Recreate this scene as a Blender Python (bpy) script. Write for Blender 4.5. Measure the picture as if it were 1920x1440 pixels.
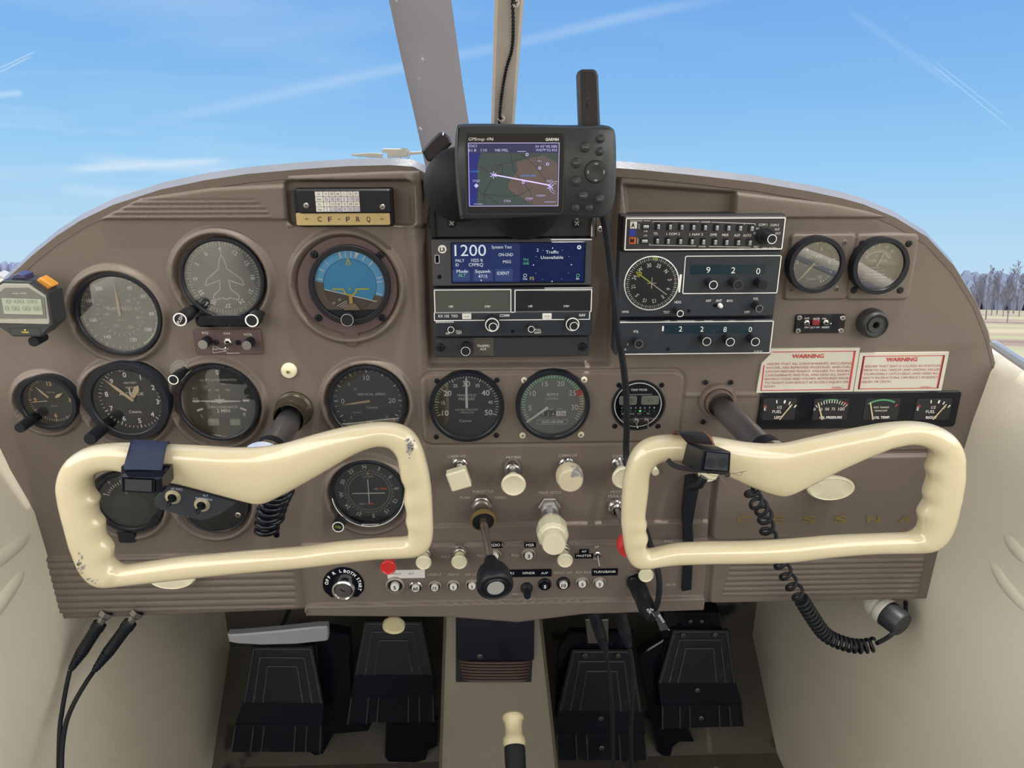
import bpy, bmesh, math, random
import numpy as np
from mathutils import Vector, Matrix
random.seed(7)
for o in list(bpy.data.objects): bpy.data.objects.remove(o)
SC = bpy.context.scene
C = SC.collection
PI = math.pi
# ------------------------------------------------------------------ camera
# aircraft frame: X right, Y forward, Z up; instrument panel face in the plane y = 0, cabin floor z = 0
F = 1442.0; D = 0.76; ZC = 1.10; TH = math.radians(20.0); PS = math.radians(1.9)
cam = bpy.data.cameras.new('camera'); cam.sensor_width = 36.0; cam.lens = F/1920*36.0
cam.clip_start = 0.02; cam.clip_end = 6000
camo = bpy.data.objects.new('camera', cam); C.objects.link(camo)
camo.location = (0, -D, ZC); camo.rotation_euler = (PI/2-TH, 0, -PS)
SC.camera = camo
# ------------------------------------------------------------------ exposure
SC.view_settings.view_transform = 'Standard'; SC.view_settings.look = 'None'
SC.view_settings.gamma = 1.0; SC.view_settings.use_curve_mapping = False
SC.view_settings.exposure = 0.0
SC.cycles.max_bounces = 8; SC.cycles.transparent_max_bounces = 16
SC.cycles.use_denoising = True
SC.cycles.sample_clamp_indirect = 4.0
# attitude of the parked tail-dragger: outside world is pitched and rolled against the cabin
NOSE = math.radians(13.1); ROLL = math.radians(1.9)
ATT = Matrix.Rotation(ROLL, 3, 'Y') @ Matrix.Rotation(-NOSE, 3, 'X')   # outside -> aircraft frame
# ------------------------------------------------------------------ colour helpers
def lin(r, g, b):
    f = lambda c: (c/255/12.92) if c/255 <= 0.04045 else ((c/255+0.055)/1.055)**2.4
    return (f(r), f(g), f(b), 1.0)
# ------------------------------------------------------------------ sky
def build_world():
    w = bpy.data.worlds.new('sky'); SC.world = w; w.use_nodes = True
    nt = w.node_tree; N = nt.nodes; L = nt.links; N.clear()
    out = N.new('ShaderNodeOutputWorld'); bg = N.new('ShaderNodeBackground')
    tc = N.new('ShaderNodeTexCoord')
    e = ATT.inverted().to_euler()
    mp = N.new('ShaderNodeVectorRotate'); mp.rotation_type = 'EULER_XYZ'; mp.inputs['Rotation'].default_value = e
    L.new(tc.outputs['Generated'], mp.inputs['Vector'])
    def M(op, a, b=None, c=None, clamp=False):
        n = N.new('ShaderNodeMath'); n.operation = op; n.use_clamp = clamp
        for i, v in enumerate((a, b, c)):
            if v is None: continue
            if isinstance(v, (int, float)): n.inputs[i].default_value = v
            else: L.new(v, n.inputs[i])
        return n.outputs[0]
    sp = N.new('ShaderNodeSeparateXYZ'); L.new(mp.outputs[0], sp.inputs[0])
    X, Y, Z = sp.outputs
    ramp = N.new('ShaderNodeValToRGB'); cr = ramp.color_ramp
    L.new(Z, ramp.inputs[0])
    cr.elements[0].position = 0.0; cr.elements[0].color = lin(196, 223, 243)
    cr.elements[1].position = 1.0; cr.elements[1].color = lin(84, 138, 214)
    for p, c in ((0.06, (184, 220, 244)), (0.15, (156, 207, 246)), (0.24, (133, 189, 242)), (0.36, (114, 171, 236)), (0.62, (92, 152, 226))):
        k = cr.elements.new(p); k.color = lin(*c)
    def mixc(f, a, b):
        n = N.new('ShaderNodeMixRGB'); n.blend_type = 'MIX'
        for i, v in enumerate((f, a, b)):
            if isinstance(v, (tuple, float, int)): n.inputs[i].default_value = v
            else: L.new(v, n.inputs[i])
        return n.outputs[0]
    # cirrus: streaky noise near the horizon, on the left
    cmb = N.new('ShaderNodeCombineXYZ')
    zz = M('ADD', Z, 0.06); L.new(M('DIVIDE', X, zz), cmb.inputs[0]); L.new(M('DIVIDE', Y, zz), cmb.inputs[1])
    mpp = N.new('ShaderNodeMapping'); mpp.inputs['Scale'].default_value = (0.55, 1.5, 1); mpp.inputs['Rotation'].default_value = (0, 0, 0.35)
    L.new(cmb.outputs[0], mpp.inputs[0])
    nz = N.new('ShaderNodeTexNoise'); nz.inputs['Scale'].default_value = 1.0; nz.inputs['Detail'].default_value = 8; nz.inputs['Distortion'].default_value = 0.6
    L.new(mpp.outputs[0], nz.inputs['Vector'])
    mr = N.new('ShaderNodeMapRange'); mr.inputs['From Min'].default_value = 0.50; mr.inputs['From Max'].default_value = 0.74
    L.new(nz.outputs[0], mr.inputs['Value'])
    lefty = N.new('ShaderNodeMapRange'); lefty.inputs['From Min'].default_value = 0.35; lefty.inputs['From Max'].default_value = -0.45; L.new(X, lefty.inputs['Value'])
    cl = M('MULTIPLY', mr.outputs[0], M('MULTIPLY_ADD', lefty.outputs[0], 0.30, 0.03))
    col = mixc(cl, ramp.outputs[0], lin(214, 234, 248))
    # contrails: great-circle bands through two sky directions, softened and broken up
    nz2 = N.new('ShaderNodeTexNoise'); nz2.inputs['Scale'].default_value = 7.0; nz2.inputs['Detail'].default_value = 5
    L.new(mp.outputs[0], nz2.inputs['Vector'])
    def trail(a, b, width, strength, color):
        nonlocal col
        A = Vector(raydir(*a)); B = Vector(raydir(*b)); A = ATT.inverted() @ A; B = ATT.inverted() @ B; A.normalize(); B.normalize()
        n = A.cross(B).normalized(); m = (A+B).normalized(); half = math.acos(max(-1, min(1, A.dot(B))))/2
        def dot(v):
            d = N.new('ShaderNodeVectorMath'); d.operation = 'DOT_PRODUCT'; L.new(mp.outputs[0], d.inputs[0]); d.inputs[1].default_value = v
            return d.outputs['Value']
        across = M('ABSOLUTE', M('ADD', dot(n), M('MULTIPLY_ADD', nz2.outputs[0], width*0.9, -width*0.45)))
        s1 = N.new('ShaderNodeMapRange'); s1.interpolation_type = 'SMOOTHSTEP'; s1.inputs['From Min'].default_value = width; s1.inputs['From Max'].default_value = 0.0; L.new(across, s1.inputs['Value'])
        s2 = N.new('ShaderNodeMapRange'); s2.interpolation_type = 'SMOOTHSTEP'; s2.inputs['From Min'].default_value = math.cos(half*1.05); s2.inputs['From Max'].default_value = math.cos(half*0.6); L.new(dot(m), s2.inputs['Value'])
        f = M('MULTIPLY', M('MULTIPLY', s1.outputs[0], s2.outputs[0]), M('MULTIPLY_ADD', nz2.outputs[0], strength, strength*0.5), clamp=True)
        col = mixc(f, col, color)
    white = lin(214, 232, 250)
    trail((230, 240), (1420, -20), 0.010, 0.24, white)
    trail((100, 190), (760, 150), 0.03, 0.08, white)
    trail((-10, 132), (70, 95), 0.0011, 0.5, white); trail((-10, 140), (60, 105), 0.0011, 0.5, white)
    trail((1740, 115), (1900, 245), 0.0009, 0.45, white); trail((1748, 112), (1890, 222), 0.0009, 0.35, white)
    trail((1580, 10), (1800, 170), 0.006, 0.12, white)
    trail((120, 318), (430, 300), 0.007, 0.8, white); trail((150, 300), (480, 322), 0.012, 0.45, white); trail((100, 355), (330, 368), 0.010, 0.35, white)
    trail((-20, 178), (45, 174), 0.005, 0.5, white)
    # added white glow over the unseen rear and side sky, to light the panel
    rear = N.new('ShaderNodeMapRange'); rear.interpolation_type = 'SMOOTHSTEP'
    rear.inputs['From Min'].default_value = 0.60; rear.inputs['From Max'].default_value = -0.45; L.new(Y, rear.inputs['Value'])
    col = mixc(rear.outputs[0], col, (1.0, 0.97, 0.92, 1))
    low = N.new('ShaderNodeMapRange'); low.interpolation_type = 'SMOOTHSTEP'; low.inputs['From Min'].default_value = 0.45; low.inputs['From Max'].default_value = 0.90; low.inputs['To Min'].default_value = 1.0; low.inputs['To Max'].default_value = 0.35; L.new(Z, low.inputs['Value'])
    st = M('MULTIPLY_ADD', M('MULTIPLY', rear.outputs[0], low.outputs[0]), REAR, 1.0)
    L.new(col, bg.inputs['Color']); L.new(st, bg.inputs['Strength']); L.new(bg.outputs[0], out.inputs[0])
REAR = 2.9
_f = np.array([math.sin(PS)*math.cos(TH), math.cos(PS)*math.cos(TH), -math.sin(TH)])
_r = np.array([math.cos(PS), -math.sin(PS), 0.0]); _u = np.cross(_r, _f)
def raydir(px, py): return tuple(_f+_r*(px-960)/F-_u*(py-720)/F)
def P(px, py, d=0.0):
    v = np.array(raydir(px, py)); t = (D-d)/v[1]
    return Vector((0, -D, ZC))+Vector(v)*t
def PZ(px, py, z):
    v = np.array(raydir(px, py)); t = (z-ZC)/v[2]
    return Vector((0, -D, ZC))+Vector(v)*t
build_world()
# sun: high, a little ahead and to the right, kept off the panel by the cabin roof
sl = bpy.data.lights.new('sun', 'SUN'); sl.energy = 3.2; sl.angle = math.radians(0.6); sl.color = (1, 0.95, 0.86)
so = bpy.data.objects.new('sun', sl); C.objects.link(so)
so.rotation_euler = Vector((-0.16, 0.12, -1.0)).to_track_quat('-Z', 'Y').to_euler()   # light travels down and back

# ------------------------------------------------------------------ materials
MT = {}
def mat(name, rgb, rough=0.5, metal=0.0, var=0.06, nscale=60.0, bump=0.0, bscale=400.0, coat=0.0, emit=0.0, spec=0.5, wear=None):
    if name in MT: return MT[name]
    m = bpy.data.materials.new(name); m.use_nodes = True; nt = m.node_tree; N = nt.nodes; L = nt.links
    b = N['Principled BSDF']; b.inputs['Roughness'].default_value = rough; b.inputs['Metallic'].default_value = metal
    b.inputs['Coat Weight'].default_value = coat; b.inputs['Coat Roughness'].default_value = 0.08
    b.inputs['Specular IOR Level'].default_value = spec
    base = lin(*rgb) if max(rgb) > 1.0 else (*rgb, 1.0)
    tc = N.new('ShaderNodeTexCoord'); nz = N.new('ShaderNodeTexNoise'); nz.inputs['Scale'].default_value = nscale; nz.inputs['Detail'].default_value = 3
    L.new(tc.outputs['Object'], nz.inputs['Vector'])
    mx = N.new('ShaderNodeMixRGB'); mx.inputs[1].default_value = tuple(c*(1-var) for c in base[:3])+(1,); mx.inputs[2].default_value = tuple(min(1, c*(1+var)) for c in base[:3])+(1,)
    L.new(nz.outputs[0], mx.inputs[0]); src = mx.outputs[0]
    if wear:
        wrgb, thr, wsc = wear
        n2 = N.new('ShaderNodeTexNoise'); n2.inputs['Scale'].default_value = wsc; n2.inputs['Detail'].default_value = 8; L.new(tc.outputs['Object'], n2.inputs['Vector'])
        mr = N.new('ShaderNodeMapRange'); mr.inputs['From Min'].default_value = thr; mr.inputs['From Max'].default_value = thr+0.06; L.new(n2.outputs[0], mr.inputs['Value'])
        m3 = N.new('ShaderNodeMixRGB'); L.new(mr.outputs[0], m3.inputs[0]); L.new(src, m3.inputs[1]); m3.inputs[2].default_value = lin(*wrgb); src = m3.outputs[0]
    L.new(src, b.inputs['Base Color'])
    if emit: L.new(src, b.inputs['Emission Color']); b.inputs['Emission Strength'].default_value = emit
    if bump:
        nb = N.new('ShaderNodeTexNoise'); nb.inputs['Scale'].default_value = bscale; nb.inputs['Detail'].default_value = 2; L.new(tc.outputs['Object'], nb.inputs['Vector'])
        bp = N.new('ShaderNodeBump'); bp.inputs['Strength'].default_value = bump; bp.inputs['Distance'].default_value = 0.0006; L.new(nb.outputs[0], bp.inputs['Height']); L.new(bp.outputs[0], b.inputs['Normal'])
    MT[name] = m; return m
def glassmat(name, refl=0.06, tint=(1, 1, 1, 1), rough=0.02):
    if name in MT: return MT[name]
    m = bpy.data.materials.new(name); m.use_nodes = True; nt = m.node_tree; N = nt.nodes; L = nt.links
    N.remove(N['Principled BSDF']); out = N['Material Output']
    t = N.new('ShaderNodeBsdfTransparent'); t.inputs[0].default_value = tint
    g = N.new('ShaderNodeBsdfGlossy'); g.inputs['Roughness'].default_value = rough
    lw = N.new('ShaderNodeFresnel'); lw.inputs['IOR'].default_value = 1.45
    ad = N.new('ShaderNodeMath'); ad.operation = 'ADD'; ad.inputs[1].default_value = refl; L.new(lw.outputs[0], ad.inputs[0])
    mx = N.new('ShaderNodeMixShader'); L.new(ad.outputs[0], mx.inputs[0]); L.new(t.outputs[0], mx.inputs[1]); L.new(g.outputs[0], mx.inputs[2]); L.new(mx.outputs[0], out.inputs[0])
    MT[name] = m; return m
brown   = mat('brown_vinyl_paint', (0.160, 0.130, 0.110), 0.48, var=0.08, nscale=9, bump=0.35, bscale=900, spec=0.4)
brown2  = mat('brown_metal_paint', (0.150, 0.115, 0.096), 0.42, var=0.06, nscale=12, bump=0.15, bscale=700)
purple  = mat('maroon_bezel_paint', (0.105, 0.070, 0.072), 0.4)
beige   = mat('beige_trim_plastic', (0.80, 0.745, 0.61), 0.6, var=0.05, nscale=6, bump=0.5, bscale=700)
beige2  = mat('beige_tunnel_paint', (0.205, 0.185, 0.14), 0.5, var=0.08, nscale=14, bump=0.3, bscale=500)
cream   = mat('cream_yoke_plastic', (0.70, 0.61, 0.40), 0.15, var=0.05, nscale=7, coat=1.0)
ivory   = mat('ivory_knob_plastic', (0.78, 0.74, 0.54), 0.3, var=0.03, coat=0.3)
black   = mat('black_satin', (0.010, 0.012, 0.018), 0.38, bump=0.1, spec=0.35)
blackm  = mat('black_matte', (0.011, 0.012, 0.017), 0.62, spec=0.3)
blackg  = mat('black_gloss', (0.006, 0.007, 0.013), 0.14, spec=0.4)
rubber  = mat('black_rubber', (0.010, 0.012, 0.017), 0.5, spec=0.35, bump=0.2, bscale=200)
charc   = mat('charcoal_panel', (0.028, 0.032, 0.040), 0.45, var=0.04)
radio   = mat('radio_faceplate', (0.024, 0.031, 0.042), 0.40)
dialb   = mat('dial_black', (0.014, 0.015, 0.017), 0.6)
dialg   = mat('dial_faded_grey', (0.20, 0.20, 0.18), 0.6, var=0.12, nscale=25)
dialg2  = mat('dial_grey', (0.055, 0.058, 0.056), 0.6, var=0.15, nscale=25)
white   = mat('white_print', (0.88, 0.88, 0.86), 0.6, var=0.02)
offw    = mat('aged_white_print', (0.76, 0.75, 0.66), 0.6, var=0.04)
dimw    = mat('faded_grey_print', (0.50, 0.45, 0.40), 0.6, var=0.1, nscale=200)
tan     = mat('tan_lume', (0.66, 0.52, 0.32), 0.5)
orange  = mat('orange_lume', (0.66, 0.36, 0.14), 0.5)
green   = mat('green_arc', (0.09, 0.34, 0.16), 0.5)
yellow  = mat('yellow_marking', (0.75, 0.65, 0.10), 0.5)
red     = mat('red_plastic', (0.62, 0.035, 0.03), 0.35, coat=0.3)
redp    = mat('red_print', (0.50, 0.05, 0.05), 0.6)
chrome  = mat('chrome', (0.62, 0.62, 0.62), 0.14, 1.0)
steel   = mat('brushed_steel', (0.46, 0.45, 0.43), 0.36, 1.0, var=0.12, nscale=90)
alu     = mat('bare_aluminium', (0.52, 0.52, 0.54), 0.42, 0.9, var=0.1)
brass   = mat('brass_plate', (0.60, 0.47, 0.23), 0.4, 0.5, var=0.08)
gold    = mat('gold_collar', (0.50, 0.38, 0.16), 0.3, 0.8)
paper   = mat('white_label_paper', (0.72, 0.71, 0.68), 0.7, var=0.03)
paper2  = mat('placard_paper', (0.60, 0.58, 0.50), 0.6, var=0.04)
skyb    = mat('horizon_blue', (0.06, 0.36, 0.68), 0.5)
skyb2   = mat('horizon_light_blue', (0.15, 0.50, 0.85), 0.5)
earth   = mat('horizon_brown', (0.15, 0.115, 0.085), 0.6)
bluep   = mat('blue_print', (0.02, 0.03, 0.28), 0.5)
orp     = mat('orange_print', (0.60, 0.12, 0.03), 0.5)
lcd     = mat('lcd_grey', (0.42, 0.46, 0.38), 0.35, var=0.03)
lcdd    = mat('lcd_digit', (0.24, 0.28, 0.22), 0.5)
strap   = mat('navy_strap_fabric', (0.018, 0.028, 0.065), 0.75, bump=0.6, bscale=1500)
scr_bl  = mat('screen_deep_blue', (0.004, 0.009, 0.050), 0.12, emit=0.6)
scr_bl2 = mat('screen_mid_blue', (0.012, 0.022, 0.085), 0.12, emit=0.6)
scr_w   = mat('screen_white_text', (0.52, 0.60, 0.66), 0.3, emit=0.45)
scr_g   = mat('screen_green_text', (0.10, 0.42, 0.22), 0.3, emit=0.4)
scr_wv  = mat('screen_violet_white', (0.42, 0.40, 0.75), 0.3, emit=0.5)
glow_g  = mat('green_led', (0.10, 0.75, 0.25), 0.3, emit=0.6)
led_g   = mat('unlit_green_led', (0.02, 0.12, 0.06), 0.3)
glass   = glassmat('instrument_glass', 0.035)
glass2  = glassmat('glossy_instrument_glass', 0.20)
glassw  = glassmat('windshield_perspex', -0.02, (0.97, 0.985, 0.99, 1), 0.0)
pane    = glassmat('dark_display_window', 0.02, (0.45, 0.45, 0.42, 1))

# ------------------------------------------------------------------ mesh builder
_tcache = {}
def glyphs(s, bold=0.0):
    key = (s, bold)
    if key in _tcache: return _tcache[key]
    cu = bpy.data.curves.new('t', 'FONT'); cu.body = s; cu.size = 1.0; cu.resolution_u = 3; cu.offset = bold
    ob = bpy.data.objects.new('t', cu); me = ob.to_mesh()
    vs = [(v.co.x, v.co.y) for v in me.vertices]; fs = [tuple(p.vertices) for p in me.polygons]
    ob.to_mesh_clear(); bpy.data.objects.remove(ob); bpy.data.curves.remove(cu)
    if vs:
        xs = [v[0] for v in vs]; x0, x1 = min(xs), max(xs)
        vs = [((x-(x0+x1)/2)/0.70, (y-0.35)/0.70) for x, y in vs]; w = (x1-x0)/0.70
    else: w = 1
    _tcache[key] = (vs, fs, w); return _tcache[key]
def rot2(x, z, a):   # clockwise by a (radians)
    c, s = math.cos(a), math.sin(a); return x*c+z*s, -x*s+z*c
class MB:
    """collects shapes in panel coordinates (x right, z up, h towards the pilot), relative to an origin"""
    def __init__(self, origin=(0, 0, 0), M=None):
        self.o = Vector(origin); self.v = []; self.f = []; self.m = []; self.mats = []; self.M = M
    def mi(self, m):
        if m not in self.mats: self.mats.append(m)
        return self.mats.index(m)
    def pt(self, x, z, h):
        p = Vector((x, -h, z))
        if self.M is not None: p = self.M @ p
        self.v.append(p); return len(self.v)-1
    def w(self, p):   # world point
        self.v.append(Vector(p)-self.o); return len(self.v)-1
    def face(self, idx, m): self.f.append(tuple(idx)); self.m.append(self.mi(m))
    def lc(self, px, py, h=0.0):
        p = P(px, py, h-self.o.y if False else -(self.o.y)+h)-self.o; return p.x, p.z
    def poly(self, pts, h, m): self.face([self.pt(x, z, h) for x, z in pts], m)
    def prism(self, pts, h0, h1, m, ch=0.0, m2=None, back=True):
        a = sum(p[0]*q[1]-q[0]*p[1] for p, q in zip(pts, pts[1:]+pts[:1]))
        if a < 0: pts = pts[::-1]
        n = len(pts); rows = [[self.pt(x, z, h0) for x, z in pts]]
        if ch > 0:
            rows.append([self.pt(x, z, h1-ch) for x, z in pts])
            ins = []
            for i in range(n):
                p0 = Vector(pts[i-1]); p1 = Vector(pts[i]); p2 = Vector(pts[(i+1) % n])
                e1 = (p1-p0).normalized() if (p1-p0).length > 1e-9 else Vector((1, 0)); e2 = (p2-p1).normalized() if (p2-p1).length > 1e-9 else e1
                n1 = Vector((-e1.y, e1.x)); n2 = Vector((-e2.y, e2.x)); b = (n1+n2); k = max(0.35, b.dot(n1))
                q = p1+b*(ch/k); ins.append((q.x, q.y))
            rows.append([self.pt(x, z, h1) for x, z in ins])
        else: rows.append([self.pt(x, z, h1) for x, z in pts])
        for r0, r1 in zip(rows, rows[1:]):
            for i in range(n):
                j = (i+1) % n; self.face((r0[i], r0[j], r1[j], r1[i]), m)
        self.face(rows[-1], m2 or m)
        if back: self.face(rows[0][::-1], m)
    def box(self, x0, x1, z0, z1, h0, h1, m, ch=0.0, r=0.0, m2=None): self.prism(rrect(x0, x1, z0, z1, r), h0, h1, m, ch, m2)
    def frame(self, x0, x1, z0, z1, t, h, m, r=0.0):     # flat outline
        a = rrect(x0, x1, z0, z1, r); b = rrect(x0+t, x1-t, z0+t, z1-t, max(1e-5, r-t) if r else 0)
        A = [self.pt(x, z, h) for x, z in a]; B = [self.pt(x, z, h) for x, z in b]; n = len(A)
        for i in range(n): j = (i+1) % n; self.face((A[i], A[j], B[j], B[i]), m)
    def lathe(self, prof, m, n=48, cx=0, cz=0, ax=None, knurl=None):
        """prof: list of (r, h[, mat]); ax: optional (origin, direction) in local panel coords"""
        if ax: q = Vector((0, 0, 1)).rotation_difference(Vector(ax[1])); oo = Vector(ax[0])
        rows = []
        for e in prof:
            r, h = e[0], e[1]; row = []
            if r <= 1e-7: pts = [(0, 0)]
            else:
                pts = []
                for i in range(n):
                    rr = r*(1-0.045*(i % 2)) if (knurl and r in knurl) else r
                    pts.append((rr*math.cos(2*PI*i/n), rr*math.sin(2*PI*i/n)))
            for x, z in pts:
                if ax: p = oo+q @ Vector((x, z, h)); row.append(self.pt(p.x, p.y, p.z))
                else: row.append(self.pt(cx+x, cz+z, h))
            rows.append(row)
        for k in range(len(rows)-1):
            a, b = rows[k], rows[k+1]; mm = prof[k+1][2] if len(prof[k+1]) > 2 else m
            for i in range(n):
                j = (i+1) % n
                if len(a) == 1 and len(b) == 1: continue
                if len(a) == 1: self.face((a[0], b[i], b[j]), mm)      # note order
                elif len(b) == 1: self.face((a[i], a[j], b[0]), mm)
                else: self.face((a[i], a[j], b[j], b[i]), mm)
    def disc(self, r, h, m, n=48, cx=0, cz=0): self.poly([(cx+r*math.cos(2*PI*i/n), cz+r*math.sin(2*PI*i/n)) for i in range(n)], h, m)
    def arc(self, r1, r2, a0, a1, h, m, n=24, cx=0, cz=0):    # degrees clockwise from top
        pr = None
        for i in range(n+1):
            a = math.radians(a0+(a1-a0)*i/n); s, c = math.sin(a), math.cos(a)
            cur = (self.pt(cx+r1*s, cz+r1*c, h), self.pt(cx+r2*s, cz+r2*c, h))
            if pr: self.face((pr[0], cur[0], cur[1], pr[1]), m)
            pr = cur
    def tick(self, r1, r2, a, wd, h, m, cx=0, cz=0):
        a = math.radians(a); self.quad4([(-wd/2, r1), (wd/2, r1), (wd/2, r2), (-wd/2, r2)], a, h, m, cx, cz)
    def quad4(self, pts, a, h, m, cx=0, cz=0):
        q = []
        for x, z in pts: x, z = rot2(x, z, a); q.append((cx+x, cz+z))
        self.poly(q, h, m)
    def ticks(self, r1, r2, a0, a1, n, wd, h, m, cx=0, cz=0):
        for i in range(n+1): self.tick(r1, r2, a0+(a1-a0)*i/n, wd, h, m, cx, cz)
    def text(self, s, x, z, cap, h, m, rot=0.0, width=None, bold=0.0, shear=0.0, sx=1.0):
        vs, fs, w = glyphs(s, bold); k = sx if width is None else width/(w*cap)
        base = len(self.v); a = math.radians(rot)
        for vx, vz in vs:
            xx, zz = rot2(vx*cap*k+vz*cap*shear, vz*cap, a); self.pt(x+xx, z+zz, h)
        i = self.mi(m)
        for f in fs: self.f.append(tuple(base+j for j in f)); self.m.append(i)
    def ptext(self, s, px, py, capx, m, h, wpx=None, rot=0.0, bold=0.0, shear=0.0):
        """lettering whose centre, cap height and width are read off the photograph"""
        x, z = self.lc(px, py, h); k = pxm(px, py, -self.o.y+h)
        self.text(s, x, z, capx*k*1.04, h, m, rot, None if wpx is None else wpx*k, bold, shear)
    def tube(self, pts, r, m, n=10, cap=True, world=True):
        pts = [Vector(p) for p in pts]; rr = r if isinstance(r, (list, tuple)) else [r]*len(pts)
        t0 = (pts[1]-pts[0]).normalized(); up = Vector((0, 0, 1)) if abs(t0.z) < 0.9 else Vector((1, 0, 0)); nrm = t0.cross(up).normalized()
        rows = []
        for i, p in enumerate(pts):
            t = (pts[min(i+1, len(pts)-1)]-pts[max(i-1, 0)])
            if t.length < 1e-9: t = t0
            t.normalize(); nrm = (nrm-t*nrm.dot(t)); nrm = nrm.normalized() if nrm.length > 1e-6 else t.cross(up).normalized(); b = t.cross(nrm)
            row = []
            for k in range(n):
                a = 2*PI*k/n; q = p+(nrm*math.cos(a)+b*math.sin(a))*rr[i]
                row.append(self.w(q) if world else self.pt(q.x, q.z, -q.y))
            rows.append(row)
        for a, b in zip(rows, rows[1:]):
            for k in range(n): j = (k+1) % n; self.face((a[k], a[j], b[j], b[k]), m)
        if cap: self.face(rows[0][::-1], m); self.face(rows[-1], m)
    def hull(self, quads, m):   # list of faces given by world points
        for q in quads: self.face([self.w(p) for p in q], m)
    def build(self, name, parent=None, angle=35, sub=0, loc=None):
        me = bpy.data.meshes.new(name); me.from_pydata([tuple(v) for v in self.v], [], self.f)
        for mm in self.mats: me.materials.append(mm)
        me.polygons.foreach_set('material_index', self.m)
        bm = bmesh.new(); bm.from_mesh(me); bmesh.ops.remove_doubles(bm, verts=bm.verts, dist=1e-6)
        if not getattr(self, 'flat', False): pass
        bm.to_mesh(me); bm.free()
        me.polygons.foreach_set('use_smooth', [True]*len(me.polygons)); me.set_sharp_from_angle(angle=math.radians(angle))
        me.update()
        ob = bpy.data.objects.new(name, me); C.objects.link(ob)
        if parent is not None: ob.parent = parent
        else: ob.location = self.o
        if loc is not None: ob.location = loc
        if sub:
            s = ob.modifiers.new('s', 'SUBSURF'); s.levels = sub; s.render_levels = sub
        return ob
def rrect(x0, x1, z0, z1, r, n=6):
    if r <= 0: return [(x0, z0), (x1, z0), (x1, z1), (x0, z1)]
    out = []
    for cx, cz, a0 in ((x1-r, z0+r, -90), (x1-r, z1-r, 0), (x0+r, z1-r, 90), (x0+r, z0+r, 180)):
        for i in range(n+1): a = math.radians(a0+90*i/n); out.append((cx+r*math.cos(a), cz+r*math.sin(a)))
    return out
def pxm(px, py, d=0.0): return (P(px+5, py, d)-P(px-5, py, d)).length/10
def tag(o, label, cat, group=None, kind=None):
    if label: o['label'] = label
    if cat: o['category'] = cat
    if group: o['group'] = group
    if kind: o['kind'] = kind
    return o
def thing(name, label, cat, loc, group=None):
    o = bpy.data.objects.new(name, None); C.objects.link(o); o.location = loc; o.empty_display_size = 0.02
    return tag(o, label, cat, group)
def spline(pts, n=12):
    pts = [Vector(p) for p in pts]; out = []
    for i in range(len(pts)-1):
        p0 = pts[max(i-1, 0)]; p1 = pts[i]; p2 = pts[i+1]; p3 = pts[min(i+2, len(pts)-1)]
        for k in range(n):
            t = k/n; out.append(0.5*((2*p1)+(p2-p0)*t+(2*p0-5*p1+4*p2-p3)*t*t+(3*p1-p0-3*p2+p3)*t**3))
    out.append(pts[-1]); return out
def zf(x0, y0, s): return lambda x, y: (x0+x/s, y0+y/s)
zA = zf(0, 440, 4); zB = zf(320, 320, 4); zCc = zf(0, 660, 4); zD = zf(320, 660, 4); zE = zf(640, 130, 3.5556); zF = zf(790, 400, 5.1417)
zG = zf(1130, 390, 5.1417); zH = zf(1400, 400, 3.429); zI = zf(780, 680, 3.84); zJ = zf(800, 840, 4.174); zK = zf(560, 980, 5.647)
zL = zf(840, 980, 4.571); zM = zf(90, 780, 4); zN = zf(1140, 700, 2.667); zO = zf(380, 1120, 4); zP = zf(820, 1120, 2.909); zQ = zf(840, 220, 5.647)
# shared screw
def screw(parent, x, z, h, r, m=None, name='screw', rot=None, dark=None):
    m = m or steel; b = MB(); rot = random.uniform(0, 90) if rot is None else rot
    b.lathe([(r, 0), (r, r*0.25), (r*0.8, r*0.5), (0, r*0.58)], m, 20)
    for a in (0, 90):
        b.quad4([(-r*0.11, -r*0.6), (r*0.11, -r*0.6), (r*0.11, r*0.6), (-r*0.11, r*0.6)], math.radians(a+rot), r*0.60, dark or blackm)
    return b.build(name, parent, loc=(x, -h, z))
# ================================================================== instrument panel (relief surface)
topline = [P(*p) for p in ((-60, 690), (-45, 640), (0, 532), (30, 503), (60, 476), (105, 440), (150, 413), (210, 385), (300, 360), (400, 343), (500, 331), (640, 321), (760, 320), (800, 320),
           (1150, 326), (1200, 329), (1300, 342), (1420, 357), (1520, 374), (1620, 394), (1680, 413), (1740, 448), (1790, 500), (1830, 562), (1855, 622), (1868, 690))]
botline = [P(*p) for p in ((100, 1167), (573, 1148), (580, 1146), (840, 1148), (970, 1158), (1090, 1143), (1330, 1135), (1750, 1128))]
XL, XR = -0.535, 0.5385
_tx = [p.x for p in topline]; _tz = [p.z for p in topline]; _bx = [p.x for p in botline]; _bz = [p.z for p in botline]
def top_z(x): return np.interp(x, _tx, _tz)
def bot_z(x): return np.interp(x, _bx, _bz)
def smooth(a, b, x): t = np.clip((x-a)/(b-a), 0, 1); return t*t*(3-2*t)
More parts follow.
